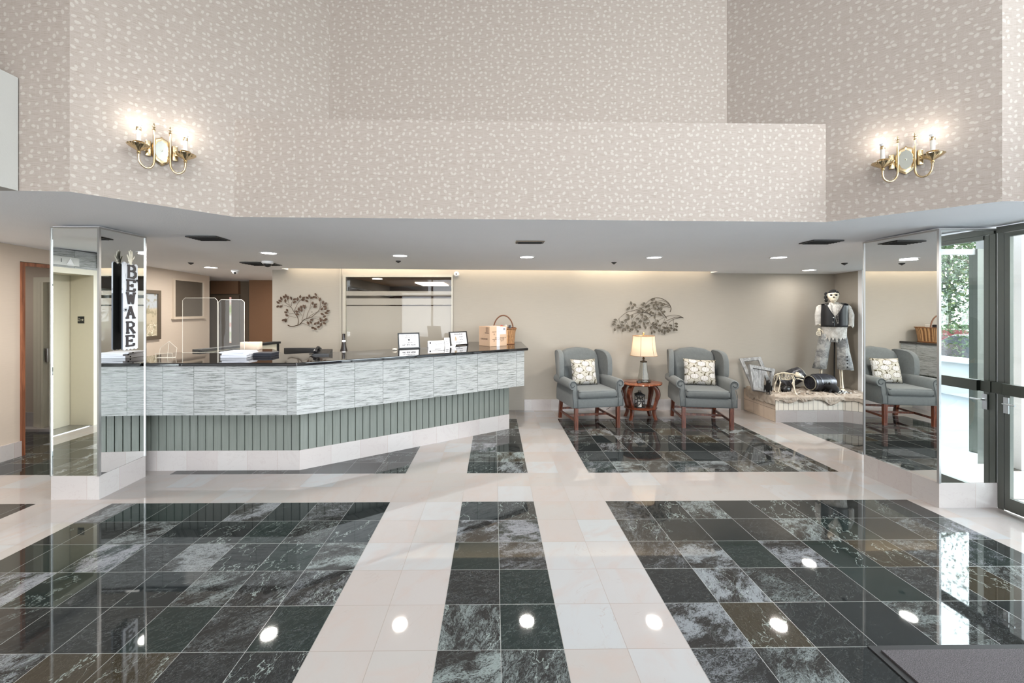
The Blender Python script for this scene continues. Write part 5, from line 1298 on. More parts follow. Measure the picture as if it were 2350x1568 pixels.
lv2 = [(755,400,105),(840,440,150),(790,520,45),(710,530,65),(670,550,50),(1080,410,160),(1050,450,140),(350,830,170),(330,890,175),(310,950,10),(335,1080,95),(420,980,160),(430,1040,170),(480,1030,10),(530,895,155),(545,1090,75),(600,1070,120),(650,990,120),(540,970,150),(670,710,140),(780,740,70),(700,800,70),(640,840,60),(620,840,30),
 (740,1100,70),(780,1070,140),(800,1000,10),(690,1030,60),(790,910,65),(840,900,120),(860,950,60),(930,800,175),(1000,870,25),(930,1120,110),(980,1010,130),(900,1030,40),(960,990,140),(1030,700,170),(1120,740,150),(1110,820,130),(1080,920,110),(1130,1020,100),(1170,800,60),(1180,920,30),(960,610,0),(1000,540,150),(1060,590,100),
 (1150,500,50),(1200,480,20),(1230,560,90),(1160,600,60),(1300,320,10),(1330,300,20),(1290,400,40),(1350,460,70),(1400,380,90),(1430,440,30),(1500,400,160),(1590,430,170),(1560,460,0),(1370,540,140),(1460,560,40),(1520,540,100),(1310,660,0),(1260,640,60),(1480,660,130),(1600,620,170),(1500,700,160),(1560,650,100),
 (1360,760,80),(1440,860,120),(1400,940,100),(1320,920,50),(1350,960,30),(1480,980,10),(1270,1030,70),(1290,1160,80),(1340,1130,130),(1400,1040,160),(1360,1010,150),(1640,910,175),(1770,975,150),(1910,930,165),(1910,1000,165),(1780,1045,165),(1900,1085,160),(1600,1030,150),(1470,1100,90),(1530,1120,110),(1550,1110,60),(1620,1160,80),(1680,1130,150),(1730,1090,120),(1650,1050,30),(1700,1050,100),(1860,1080,70)]
sculpture('wall_sculpture', 'dark metal sculpture of drooping leafy branches above the table lamp', (1200, 700), f2, br2, lv2, .060, plain('dark_olive_metal_leaf', srgb(74, 66, 54), .4, .55, var=.3, scale=60), plain('dark_olive_stem', srgb(62, 52, 42), .4, .6), YB)
# ================================================================ PLATFORM
PZ = .365
A_ = F(1785, 971); Bp = F(1935, 973); PLx = 4.11; PFy = 5.96
pb_ = (X(1935, PFy), PFy); pe = (XS-.005, PFy-.38)
pf_ = empty('display_platform', ((PLx+XS)/2, 6.35, 0), 0, 'low tiled platform in the corner carrying the skeleton display', 'platform')
poly = [(PLx, PFy), pb_, pe, (XS-.005, YB-.005), (PLx, YB-.005)]
k = MB(); k.prism([(p[0]+(.008 if p[0] < 4.2 else 0), p[1]+(.008 if p[1] < 6.1 else 0)) for p in poly], 0, PZ-.01); k.build('core', M['whitepaint'], pf_, 0, world=True)
k = MB(); k.wall((PLx, PFy), pb_, .175, PZ, .03); k.wall(pb_, pe, .175, PZ, .05); k.build('soldier_tiles', M['wtile'], pf_, 0, world=True)
k = MB(); k.wall((PLx, PFy-.003), (pb_[0], PFy-.003), 0, .172, 0); k.wall((pb_[0], pb_[1]-.003), (pe[0], pe[1]-.003), 0, .172, .2); k.build('base_course', M['curb'], pf_, 0, world=True)
t = NT('cream_side_tiles'); u = t.xyz(t.uv()); g = t.m('MAXIMUM', t.line(u[0], .25, .004), t.line(u[1], .182, .005)); tan_side = t.out(t.mix(g, t.mix(t.noise(t.cmb(u[0], u[1], 0), 9, 3), srgb(214, 196, 178), srgb(196, 176, 156)), srgb(130, 112, 96)), .3)
k = MB(); k.wall((PLx, YB), (PLx, PFy), 0, PZ, 0); k.build('side_tiles', tan_side, pf_, 0, world=True)
k = MB(); k.prism(poly, PZ-.012, PZ); k.build('platform_top', tan_side, pf_, 0, world=True)
# burlap cloth draped over it
t = NT('natural_burlap'); n_ = t.noise(t.obj(), 14, 4, .6); wv = t.noise(t.obj(), 300, 2, .7); t.bump(wv, .5, .003)
burl = t.out(t.mix(n_, srgb(150, 134, 118), srgb(188, 177, 165)), .95)
from mathutils import noise as mnoise
def N3(x, y, s, o=0): return mnoise.noise(Vector((x*s, y*s, o)))
def cloth_h(x, y):
    r1 = 1-abs(N3(x, y, 7))*2.2; r2 = 1-abs(N3(x, y, 16, 3))*2.2; r3 = 1-abs(N3(x*.6, y*1.5, 34, 7))*2
    return .004+.022*max(0, r1)**2+.013*max(0, r2)**2+.006*max(0, r3)
k = MB(); nx, ny = 200, 90; vs = []; R3 = random.Random(3)
X0, X1, Y0, Y1 = PLx-.10, XS-.03, PFy-.16, YB-.06
def front_y(x): return PFy if x <= pb_[0] else PFy+(x-pb_[0])*(pe[1]-PFy)/(pe[0]-pb_[0])
for j in range(ny+1):
    for i in range(nx+1):
        x = X0+(X1-X0)*i/nx; v = j/ny
        hang = .060+.045*N3(x, 0, 5)+.030*N3(x, 2, 13)+.016*N3(x, 4, 40)+(.05*math.exp(-((x-4.95)/.08)**2))+(.05*math.exp(-((x-5.4)/.08)**2))
        hang = max(.02, hang)
        fy = front_y(min(max(x, PLx), X1)); L = hang+(Y1-fy); s = v*L
        if s < hang: y = fy-.018-.012*N3(x, s, 16)-.008*N3(x, s, 40, 2); z = PZ-(hang-s)+.008
        else: y = fy-.012+(s-hang); z = PZ+.004+cloth_h(x, y)*min(1, (s-hang)/.05)
        if x < PLx:   # hangs over the left side
            d = PLx-x; lim = .10; z = min(z, PZ+.008-(d/.10)*(.13+.09*N3(y, 1, 5)+.03*N3(y, 1, 20))); x = PLx-.016-.010*N3(y, z, 14); y = max(y, fy-.01)
        vs.append((x, y, z))
fs = [(j*(nx+1)+i, j*(nx+1)+i+1, (j+1)*(nx+1)+i+1, (j+1)*(nx+1)+i) for j in range(ny) for i in range(nx)]
k.add(vs, fs); o = k.build('burlap_cloth', burl, None, 80); tag(o, 'crumpled beige burlap cloth draped over the tiled platform', 'cloth')
sm = o.modifiers.new('s', 'SOLIDIFY'); sm.thickness = .003
PT = PZ+.022     # resting height on the cloth
# ================================================================ SKELETON PIRATE
SX, SY = X(1914, 6.33), 6.33
sk = empty('pirate_skeleton', (SX, SY, PT), math.radians(-35), 'standing skeleton figure in a black vest, ragged white shirt and cropped grey trousers', 'skeleton figure')
def sk_(px, py, dy=0):  # local coordinates; the figure is turned to face the hall
    x = X(px, SY); return ((x-SX)*.777, dy, Z(py, SX, SY)-PT)
bn = plain('ivory_bone', srgb(226, 216, 196), .5, var=.08, scale=40)
skull_c = sk_(1912, 678, -.02)
k = MB()
n, m = 28, 20; vs = []; fs = []
for i in range(m+1):
    a = PI*i/m
    for j in range(n):
        w_ = 2*PI*j/n; x = math.sin(a)*math.cos(w_); y = math.sin(a)*math.sin(w_); z = math.cos(a)
        sx, sy, sz = .074, .088, .082
        if z < 0: sx *= 1-.34*(-z)**1.2; sy *= 1-.12*(-z)
        X_, Y_, Z_ = x*sx, y*sy, z*sz-(.045*(-z)**1.5 if z < 0 else 0)
        if y < 0:   # face
            for ex in (-.029, .029):
                d = math.hypot(X_-ex, (Z_-.002)*1.15); Y_ += .040*math.exp(-(d/.015)**2)
            d = math.hypot(X_*1.5, Z_+.034); Y_ += .022*math.exp(-(d/.011)**2)
            Y_ -= .008*math.exp(-((Z_-.022)/.010)**2)*(abs(X_) < .055) + .006*math.exp(-((abs(X_)-.045)/.015)**2-((Z_+.022)/.012)**2)
            if Z_ < -.055: Y_ += -.012*math.exp(-(X_/.035)**2)
        vs.append((skull_c[0]+X_, skull_c[1]+Y_, skull_c[2]+Z_))
for i in range(m):
    for j in range(n): fs.append((i*n+j, (i+1)*n+j, (i+1)*n+(j+1) % n, i*n+(j+1) % n))
k.add(vs, fs); head = k.build('skull', bn, sk, 70)
k = MB()
for ex in (-.029, .029): k.ball((skull_c[0]+ex, skull_c[1]-.058, skull_c[2]+.002), (.018, .020, .0155), 12, 8)
k.build('eye_sockets', M['matblack'], head); k = MB(); k.add([(skull_c[0]-.010, skull_c[1]-.080, skull_c[2]-.045), (skull_c[0]+.012, skull_c[1]-.080, skull_c[2]-.045), (skull_c[0], skull_c[1]-.088, skull_c[2]-.018)], [(0, 1, 2)]); k.build('nose_hole', M['matblack'], head, 0)
k = MB()
for i in range(8): x = -.024+.0068*i; k.rbox(skull_c[0]+x-.0028, skull_c[0]+x+.0028, skull_c[1]-.072, skull_c[1]-.056, skull_c[2]-.075, skull_c[2]-.062, .001, 1); k.rbox(skull_c[0]+x-.0028, skull_c[0]+x+.0028, skull_c[1]-.064, skull_c[1]-.045, skull_c[2]-.090, skull_c[2]-.078, .001, 1)
k.build('teeth', bn, head)
t = NT('black_bandana_print'); n_ = t.node('ShaderNodeTexVoronoi'); t.put(n_.inputs['Vector'], t.obj()); n_.inputs['Scale'].default_value = 26
bnd = t.out(t.mix(t.ss(n_.outputs['Distance'], .18, .26), srgb(232, 230, 226), srgb(20, 20, 22)), .9)
k = MB()
vs = []; fs = []
for i in range(9):
    a = .50*PI*i/8
    for j in range(n):
        w_ = 2*PI*j/n; lim = a*(1.05 if math.sin(w_) > -.2 else .80)
        vs.append((skull_c[0]+.079*math.sin(lim)*math.cos(w_), skull_c[1]+.006+.093*math.sin(lim)*math.sin(w_), skull_c[2]+.004+.086*math.cos(lim)))
for i in range(8):
    for j in range(n): fs.append((i*n+j, (i+1)*n+j, (i+1)*n+(j+1) % n, i*n+(j+1) % n))
k.add(vs, fs)
for s in ((-.086, .03, .02), (-.092, .02, -.03), (-.085, .03, -.075)): k.ball((skull_c[0]+s[0], skull_c[1]+s[1], skull_c[2]+s[2]), (.022, .02, .032), 10, 7)
k.build('bandana', bnd, sk, 70)
# torso: shirt body, vest, sleeves
def ell(cx_, cz_, rx, ry, n=28, wav=0, ph=0): return [(cx_+rx*math.cos(a), ry*math.sin(a)*(1+wav*math.sin(5*a+ph)), cz_) for a in [2*PI*i/n for i in range(n)]]
t = NT('ragged_offwhite_shirt'); n1_ = t.noise(t.obj(), 12, 5, .65, .8); n2_ = t.noise(t.vm('MULTIPLY', t.obj(), (1, 1, .3)), 24, 4, .6); t.bump(n2_, .9, .03)
tattered = t.out(t.mix(t.ss(n1_, .35, .65), srgb(176, 172, 166), srgb(208, 206, 202)), .9)
zs_, zw, zh = sk_(1912, 697)[2], sk_(1912, 752)[2], sk_(1912, 772)[2]
xc = sk_(1915, 700)[0]
k = MB(); nn = 40
ring = lambda z, rx, ry, jag=0: [(xc+rx*math.cos(2*PI*i/nn), ry*math.sin(2*PI*i/nn), z-(jag*(.4+.6*((i*37) % 7)/7) if i % 2 else 0)) for i in range(nn)]
k.loft([ring(zh-.01, .150, .085, .10), ring(zh+.03, .148, .085), ring(zw, .152, .09), ring(zw+.2, .165, .095), ring(zs_-.07, .170, .085), ring(zs_-.03, .155, .07), ring(zs_+.0, .09, .05), ring(zs_+.02, .05, .04)], cap=False)
o = k.build('ragged_shirt', tattered, sk, 60)
for sx, tip in ((-1, (1878, 745)), (1, (1950, 748))):
    a = sk_(1881 if sx < 0 else 1944, 700); b = sk_(1877 if sx < 0 else 1951, 722); c_ = sk_(*tip); k = MB(); nn2 = 20; rings = []
    for q, (P_, R0) in enumerate(((Vector(a)+Vector((-sx*.02, 0, .0)), .035), (Vector(a)+Vector((0, 0, -.03)), .045), (Vector(b), .044), (Vector(c_), .046))):
        rings.append([(P_.x+R0*math.cos(2*PI*i/nn2), R0*.8*math.sin(2*PI*i/nn2), P_.z-(.05*((i*29) % 5)/5 if q == 3 and i % 2 else 0)) for i in range(nn2)])
    k.loft(rings, cap=False); k.build('ragged_sleeve', tattered, sk, 60)
vest = plain('black_leatherette_vest', srgb(26, 26, 30), .32, var=.1)
k = MB(); m2 = 44; top_z = sk_(1912, 698)[2]; bot_z = sk_(1912, 750)[2]
def vring(t_):
    z = bot_z+(top_z-bot_z)*t_; rx = .168+.012*math.sin(t_*3)+(.0 if t_ < .9 else -.02*(t_-.9)/.1); rx = .172 if t_ < .95 else .162
    hv = 0 if t_ < .46 else .105*((t_-.46)/.54)**.8      # half-width of the V opening
    pts = []
    a0 = math.asin(min(.98, hv/rx)) if hv else .004
    for i in range(m2): w_ = -PI/2+a0+(2*PI-2*a0)*i/(m2-1); pts.append((xc+rx*math.cos(w_), (.108)*math.sin(w_), z))
    return pts
k.loft([vring(i/12) for i in range(13)], closed=False, cap=False); o = k.build('vest', vest, sk, 70); sm = o.modifiers.new('s', 'SOLIDIFY'); sm.thickness = .006
k = MB()
for sx in (-1, 1):   # shoulders of the vest
    k.loft([[(xc+sx*(.075+.0), y_, top_z+.018) for y_ in (-.06, 0, .07)], [(xc+sx*.125, y_, top_z+.012) for y_ in (-.075, 0, .08)], [(xc+sx*.165, y_, top_z-.004) for y_ in (-.06, 0, .07)]], closed=False, cap=False)
o = k.build('vest_shoulders', vest, sk, 60); sm = o.modifiers.new('s', 'SOLIDIFY'); sm.thickness = .008
k = MB()
for px_, py_ in ((1911, 729), (1910, 739.5)): q = sk_(px_, py_); k.ball((q[0], -.115, q[2]), .010, 12, 8)
k.build('silver_buttons', M['chrome'], sk)
k = MB()
pth = seg([(sk_(1905, 697)[0], -.085, sk_(1, 697)[2]), (sk_(1907, 712)[0], -.10, sk_(1, 712)[2]), (sk_(1915, 728)[0], -.118, sk_(1, 728)[2]), (sk_(1921, 742)[0], -.118, sk_(1, 742)[2]), (sk_(1921, 722)[0], -.112, sk_(1, 722)[2]), (sk_(1922, 697)[0], -.085, sk_(1, 697)[2])], 8)
for i, p in enumerate(pth): k.ball(p, .0055, 8, 5)
k.build('bead_necklace', plain('black_white_beads', srgb(150, 146, 140), .3, var=.8, scale=60), sk)
k = MB(); q = sk_(1913, 692); k.tube([(q[0], 0, q[2]-.03), (q[0], 0, q[2]+.05)], .022, 10); k.build('neck_bones', bn, sk)
# trousers: two flared legs and a hip panel
t = NT('distressed_grey_trousers'); n1_ = t.noise(t.obj(), 9, 5, .65, .8); n2_ = t.noise(t.vm('MULTIPLY', t.obj(), (1, 1, .25)), 26, 4, .6); t.bump(n2_, .9, .03)
trou = t.out(t.mix(t.ss(n1_, .38, .62), srgb(112, 114, 116), srgb(172, 172, 170)), .85)
def tube_leg(pts, name, mat, jag=0):
    k = MB(); nn = 24; rings = []
    for q, (px_, py_, hw) in enumerate(pts):
        c = sk_(px_, py_); rings.append([(c[0]+hw*math.cos(2*PI*i/nn), hw*.72*math.sin(2*PI*i/nn)+.012*math.sin(q*2+i), c[2]) for i in range(nn)])
    k.loft(rings, cap=False); o = k.build(name, mat, sk, 70); s_ = o.modifiers.new('s', 'SOLIDIFY'); s_.thickness = .005; return o
tube_leg([(1895, 767, .075), (1892, 785, .085), (1888, 805, .082), (1884, 830, .085), (1880, 848, .092)], 'trouser_leg', trou)
o_ = tube_leg([(1929, 767, .072), (1932, 785, .075), (1935, 805, .078), (1938, 830, .092), (1940, 847, .100)], 'trouser_leg', trou)
k = MB(); k.loft([ring(sk_(1, 785)[2], .10, .06), ring(sk_(1, 772)[2], .135, .078), ring(sk_(1, 760)[2], .142, .08)], cap=True); k.build('trouser_seat', trou, sk, 60)
k = MB()
for py_ in (817, 825, 832, 840): q = sk_(1943, py_); k.ball((q[0]+.0, -.068, q[2]), (.011, .006, .011), 10, 6)
k.build('leg_buttons', M['matblack'], o_)
# bones of hands, shins and feet
def bonepath(k, pts, r_):
    P_ = [Vector(p) for p in pts]
    for a, b in zip(P_, P_[1:]):
        L = (b-a); k.tube([a, a+L*.12, a+L*.5, a+L*.88, b], [r_*1.5, r_*1.0, r_*.8, r_*1.0, r_*1.5], 8)
for nm, a, b in (('left', (1881, 747), (1879, 757)), ('right', (1946, 748), (1942, 752))):
    k = MB(); A, B = Vector(sk_(*a)), Vector(sk_(*b)); A.y = -.03; B.y = -.05
    bonepath(k, [A+Vector((0, .03, .10)), A], .009)
    if nm == 'left':
        k.ball(B, (.020, .012, .022), 10, 7)
        for i in range(5):
            o1 = Vector((-.022+.011*i, -.01, -.02)); t1 = Vector((-.034+.017*i, -.02, -.055-.008*(i in (1, 2, 3)))); t2 = Vector((-.030+.014*i, -.025, -.085-.012*(i in (1, 2, 3))))
            if i == 4: o1, t1, t2 = Vector((.018, -.01, 0)), Vector((.038, -.02, -.02)), Vector((.046, -.022, -.045))
            bonepath(k, [B+o1, B+t1, B+t2], .0042)
    k.build('hand_bones', bn, sk)
def foot(xp, zt, py_, lab, out):
    k = MB(); top = Vector(sk_(xp, zt)); an = Vector((sk_(out, 884)[0], -.03, .055))
    bonepath(k, [top, an], .011); bonepath(k, [top+Vector((-.022, .02, 0)), an+Vector((-.022, .02, .0))], .007)
    k.ball(an+Vector((0, .025, -.03)), (.024, .03, .022), 10, 7)
    for i in range(5): bonepath(k, [an+Vector((-.018+.009*i, -.01, -.02)), an+Vector((-.028+.015*i, -.075, -.035)), an+Vector((-.033+.017*i, -.115, -.044))], .0055)
    k.build('leg_bones', bn, sk)
foot(1931, 840, 893, 0, 1933); foot(1886, 840, 890, 0, 1884)
k = MB(); q = sk_(1916, 800); k.tube([(q[0], .12, 0), (q[0]+.005, .10, q[2]), (q[0]-.01, .03, sk_(1, 720)[2])], .010, 8); k.build('support_pole', M['matblack'], sk)
# ================================================================ PLATFORM PROPS
PY = 6.45
def at(px, py, y): x = X(px, y); return (x, y, Z(py, x, y))
greyw = wood('weathered_grey_wood', srgb(118, 118, 118), srgb(164, 164, 164), 6, .8, (1, 1, .12))
def leaning_frame(corners, bw, th, name, label, y0, y1):
    """corners TL,TR,BR,BL in pixels; bottom at y0, top leaning back to y1"""
    TLc, TRc, BRc, BLc = [Vector(at(*c, yy)) for c, yy in zip(corners, (y1, y1, y0, y0))]
    mn = min(BLc.z, BRc.z); sh = PT-.004-mn
    for v in (TLc, TRc, BRc, BLc): v.z += sh
    cen = (BLc+BRc)/2; r = empty(name, (cen.x, cen.y, min(BLc.z, BRc.z)), 0, label, 'frame'); U = (TRc-TLc).normalized(); V = (TLc-BLc).normalized(); N = U.cross(V).normalized()
    def P_(u, v): a = BLc.lerp(BRc, u); b = TLc.lerp(TRc, u); return a.lerp(b, v)
    W = (TRc-TLc).length; H = (TLc-BLc).length; bu, bv = bw/W, bw/H
    k = MB()
    for u0, u1, v0, v1 in ((0, 1, 0, bv), (0, 1, 1-bv, 1), (0, bu, bv, 1-bv), (1-bu, 1, bv, 1-bv)):
        f_ = [P_(u0, v0), P_(u1, v0), P_(u1, v1), P_(u0, v1)]
        k.add([tuple(p) for p in f_]+[tuple(p-N*th) for p in f_], [(0, 1, 2, 3), (7, 6, 5, 4), (0, 4, 5, 1), (1, 5, 6, 2), (2, 6, 7, 3), (3, 7, 4, 0)])
    k.build('frame', greyw, r, 0, world=True)
    return r, P_, N, bu, bv
r, *_ = leaning_frame([(1697, 817), (1746, 813), (1775, 888), (1730, 891)], .055, .03, 'wooden_frame', 'empty weathered grey wooden frame leaning back on the platform behind the boxed one', 6.35, 6.62)
r, P_, N, bu, bv = leaning_frame([(1720, 823.5), (1779, 834), (1767, 889), (1730, 881)], .045, .05, 'wooden_frame', 'smaller grey plank-backed frame holding a black raven, in front of the empty frame', 6.18, 6.30)
k = MB()
for i in range(4):
    u0, u1 = .09+i*.14, .09+(i+1)*.14-.01; f_ = [P_(u0, .08), P_(u1, .08), P_(u1, .93), P_(u0, .93)]
    k.add([tuple(p-N*.02) for p in f_]+[tuple(p-N*.035) for p in f_], [(0, 1, 2, 3), (7, 6, 5, 4), (0, 4, 5, 1), (1, 5, 6, 2), (2, 6, 7, 3), (3, 7, 4, 0)])
k.build('plank', greyw, r, 0, world=True)
def raven(c, s, rz, label, flat=False):
    r = empty('raven', c, rz, label, 'bird'); k = MB()
    rings = []
    for (x, z, hw, hh) in ((-.09, .0, .012, .006), (-.06, .03, .022, .018), (-.02, .065, .034, .034), (.02, .10, .036, .036), (.045, .135, .026, .026), (.06, .165, .026, .026), (.075, .178, .020, .020), (.098, .172, .008, .009), (.125, .162, .002, .003)):
        rings.append([(x*s, hw*s*math.cos(a), z*s+hh*s*math.sin(a)) for a in [2*PI*i/14 for i in range(14)]])
    k.loft(rings); k.build('body', M['matblack'], r, 70)
    for sy in (-1, 1):
        k = MB(); k.loft([[(x*s, sy*(.036+d)*s, z*s) for x, z in ((.03, .12), (-.03, .10), (-.10, .02), (-.05, .035), (.01, .07))] for d in (0, .008)]); k.build('wing', M['matblack'], r, 40)
    for sy in (-1, 1):
        k = MB(); k.tube([(.0, sy*.015*s, .05*s), (.005*s, sy*.015*s, .0)], .004*s, 6)
        for a in (-.5, 0, .5): k.tube([(.005*s, sy*.015*s, .003*s), (.005*s+.03*s*math.cos(a), sy*.015*s+.03*s*math.sin(a), .002*s)], .003*s, 5)
        k.build('leg', M['matblack'], r)
    return r
q = at(1756, 886, 6.20); raven((q[0]-.02, 6.10, PT-.004), 1.15, -2.1, 'black toy raven standing in the opening of the grey plank-backed frame')
barrelm = wood('black_stained_staves', srgb(30, 30, 34), srgb(64, 64, 70), 9, .28, (.1, 1, 1)); hoopm = plain('pewter_hoop', srgb(92, 92, 98), .3, .6)
def barrel(c, L, R, axis, label, open_end=True, rim=srgb(150, 146, 132)):
    """axis: direction vector from the closed to the open end"""
    r = empty('barrel', (c[0], c[1], PT), 0, label, 'barrel'); a = Vector(axis).normalized(); Q = Vector((0, 0, 1)).rotation_difference(a).to_matrix().to_4x4()
    base = Vector((0, 0, c[2]-PT)); k = MB(); k.M = Matrix.Translation(base) @ Q
    pr = [(R*(.80+.20*math.sin(PI*i/10)), -L/2+L*i/10) for i in range(11)]
    k.lathe([(R*.76, -L/2+.015)]+pr+[(R*.76, L/2-.002), (R*.74, L/2-.03)] + ([(R*.74, L/2-.030), (.001, L/2-.032)]), 32, cap=False); k.lathe([(.001, -L/2+.014), (R*.77, -L/2+.014)], 32, cap=False)
    k.build('staves', barrelm, r, 40)
    for z in (-.42, -.22, .22, .42):
        rr = R*(.80+.20*math.sin(PI*(z+.5)))+.003; k = MB(); k.M = Matrix.Translation(base) @ Q; k.lathe([(rr*.97, z*L-.012), (rr, z*L-.012), (rr, z*L+.012), (rr*.97, z*L+.012)], 32, cap=False); k.build('hoop', hoopm, r, 40)
    k = MB(); k.M = Matrix.Translation(base) @ Q; k.lathe([(R*.74, L/2), (R*.80, L/2+.004), (R*.83, L/2-.004)], 32, cap=False); k.build('rim', plain('worn_barrel_rim', rim, .6), r, 40)
    return r
q = at(1880, 880, 6.28); barrel((q[0]+.03, 6.30, PT+.132), .36, .138, (-.97, -.10, -.01), 'black barrel lying on its side in front of the skeleton figure')
q = at(1815, 860, 6.5); barrel((q[0], 6.50, PT+.17), .36, .125, (.80, -.12, .46), 'dark barrel propped up at a slant behind the dog skeleton')
# dog skeleton
def dg_(px, py, y): p = at(px, py, y); return Vector(p)
D0 = dg_(1805, 895, 6.08); dk = empty('dog_skeleton', (D0.x, 6.10, PT-.006), 0, 'small ivory dog skeleton standing on the burlap in front of the slanted barrel', 'skeleton figure')
def dl(px, py, y): p = dg_(px, py, y); return (p.x-D0.x, p.y-6.10, p.z-(PT-.006)+.012)
k = MB(); sp_ = seg([dl(1783, 861, 6.16), dl(1795, 858, 6.14), dl(1806, 858.5, 6.12), dl(1817, 860, 6.10), dl(1826, 862, 6.08)], 5)
for i in range(0, len(sp_), 1): k.ball(sp_[i], (.008, .011, .011), 8, 6)
k.tube(sp_, .005, 6); k.build('spine', bn, dk)
k = MB()
for i in range(7):
    px_ = 1792+i*3.1; rr = .040+.010*math.sin(PI*(i+1)/8); c = dl(px_, 859, 6.13); pts = [(c[0]+.004*j, c[1]+rr*.75*math.sin(2*PI*j/14), c[2]-rr+rr*math.cos(2*PI*j/14)) for j in range(15)]; k.tube(pts, .0032, 5)
k.tube([(dl(1794, 874, 6.08)[0], dl(1794, 874, 6.08)[1]+.04, dl(1794, 873.5, 6.08)[2]), (dl(1812, 875, 6.06)[0], dl(1812, 875, 6.06)[1]+.04, dl(1812, 875, 6.06)[2])], .004, 6); k.build('ribcage', bn, dk)
for nm, pts in (('rear', [(1787, 862, 6.12), (1789, 872, 6.11), (1791, 880, 6.12), (1786, 888, 6.13), (1791, 891, 6.10)]), ('rear', [(1784, 862, 6.22), (1783, 873, 6.23), (1779, 882, 6.24), (1777, 890, 6.25), (1781, 892, 6.22)]),
                ('front', [(1817, 864, 6.06), (1821, 874, 6.04), (1819, 882, 6.0), (1826, 889, 5.99), (1831, 897, 5.985)]), ('front', [(1820, 864, 6.14), (1824, 872, 6.14), (1822, 880, 6.15), (1824, 888, 6.15), (1829, 890, 6.12)])):
    k = MB(); P__ = [dl(*p) for p in pts]
    if nm: P__ = [(p[0], p[1], max(.006, p[2])) for p in P__]; P__[-1] = (P__[-1][0], P__[-1][1], .006); P__[-2] = (P__[-2][0], P__[-2][1], min(P__[-2][2], .03))
    bonepath(k, P__, .0075); k.build('leg', bn, dk)
k = MB(); hc = Vector(dl(1832, 866, 6.03))
prf = [(-.040, .018, .018), (-.030, .036, .034), (-.005, .045, .050), (.018, .040, .045), (.036, .030, .034), (.058, .024, .026), (.076, .017, .020)]
rg = [[(hc.x+x, hc.y+w_*math.cos(a), hc.z+.012-.35*x*(x > 0)+h_*math.sin(a)*(1 if math.sin(a) > 0 else .55)) for a in [2*PI*i/18 for i in range(18)]] for x, w_, h_ in prf]
k.loft(rg); k.loft([[(hc.x+x, hc.y+w_*math.cos(a)*.8, hc.z-.034-.30*max(0, x)+.009*math.sin(a)) for a in [2*PI*i/12 for i in range(12)]] for x, w_ in ((-.015, .03), (.02, .028), (.05, .018), (.068, .010))])
for sy in (-1, 1): k.ball((hc.x-.014, hc.y+sy*.022, hc.z+.052), (.010, .006, .012), 8, 6)
hh = k.build('skull', bn, dk, 60)
k = MB()
for sy in (-1, 1): k.ball((hc.x+.022, hc.y+sy*.028, hc.z+.012), (.016, .011, .012), 10, 7)
k.ball((hc.x+.074, hc.y, hc.z-.012), (.006, .008, .006), 8, 6)
k.box(hc.x+.028, hc.x+.076, hc.y-.016, hc.y+.016, hc.z-.034, hc.z-.029); k.build('eye_sockets', M['matblack'], hh)
k = MB(); k.tube(seg([dl(1783, 861, 6.16), dl(1779, 863, 6.18), dl(1776, 868, 6.2), dl(1778, 874, 6.22)], 5), [.006]*8+[.004]*8, 6); k.build('tail', bn, dk)
# black pot, toy rat, chain, dark cloth scraps
q = at(1808, 890, 6.15); pt = empty('black_pot', (q[0], 6.20, PT-.006), 0, 'small black cauldron lying under the dog skeleton', 'pot')
k = MB(); k.M = T(0, 0, .052) @ Matrix.Rotation(1.25, 4, 'Y') @ rotz(.3); k.lathe([(.02, -.055), (.045, -.045), (.058, -.015), (.056, .02), (.044, .042), (.050, .052), (.044, .05), (.038, .03), (.001, -.03)], 24, cap=False); k.build('pot_body', M['black'], pt)
k = MB(); k.M = T(0, 0, .052) @ Matrix.Rotation(1.25, 4, 'Y'); k.tube([(.05*math.cos(a), 0, .045+.05*math.sin(a)) for a in [PI*i/12 for i in range(13)]], .003, 5); k.build('pot_handle', M['black'], pt)
q = at(1910, 884, 6.12); rt = empty('toy_rat', (q[0], 6.14, PT-.004), 0, 'big black furry toy rat at the right end of the lying barrel', 'toy animal')
k = MB(); fur = plain('black_toy_fur', srgb(24, 22, 24), .95, bump=.6)
rg = [[(x, w_*math.cos(a), h0+h_*math.sin(a)) for a in [2*PI*i/18 for i in range(18)]] for x, w_, h0, h_ in ((.10, .01, .05, .012), (.085, .05, .06, .05), (.04, .07, .075, .07), (-.01, .065, .085, .065), (-.05, .045, .105, .042), (-.075, .032, .118, .030), (-.10, .014, .112, .014), (-.112, .004, .110, .004))]
k.loft(rg); k.build('body', fur, rt, 70)
for sy in (-1, 1):
    k = MB(); k.ball((-.055, sy*.035, .155), (.006, .018, .020), 10, 7); k.build('ear', fur, rt)
    k = MB(); k.tube([(-.03, sy*.04, .07), (-.06, sy*.045, .03), (-.085, sy*.045, .006)], [.018, .012, .008], 8); k.build('leg', fur, rt)
k = MB(); k.tube(seg([(.10, 0, .04), (.14, -.02, .015), (.17, -.06, .012), (.15, -.10, .012)], 5), [.008]*6+[.005]*5+[.003]*5, 6); k.build('tail', fur, rt)
ch = empty('chain', (at(1880, 895, 6.0)[0], 6.02, PT-.008), 0, 'black and silver chain lying along the front edge of the burlap', 'chain')
k = MB(); xa, xb = at(1835, 895, 6.0)[0]-ch.location.x, at(1928, 895, 6.0)[0]-ch.location.x; nl = 19
for i in range(nl):
    u = i/(nl-1); cx2 = xa+(xb-xa)*u; cy2 = .03*math.sin(u*7)+.02; tl = i % 2
    pts = [(cx2+.022*math.cos(a), cy2+(.010*math.sin(a) if not tl else 0), .010+(.010*math.sin(a) if tl else 0)) for a in [2*PI*j/12 for j in range(13)]]; k.tube(pts, .0035, 5)
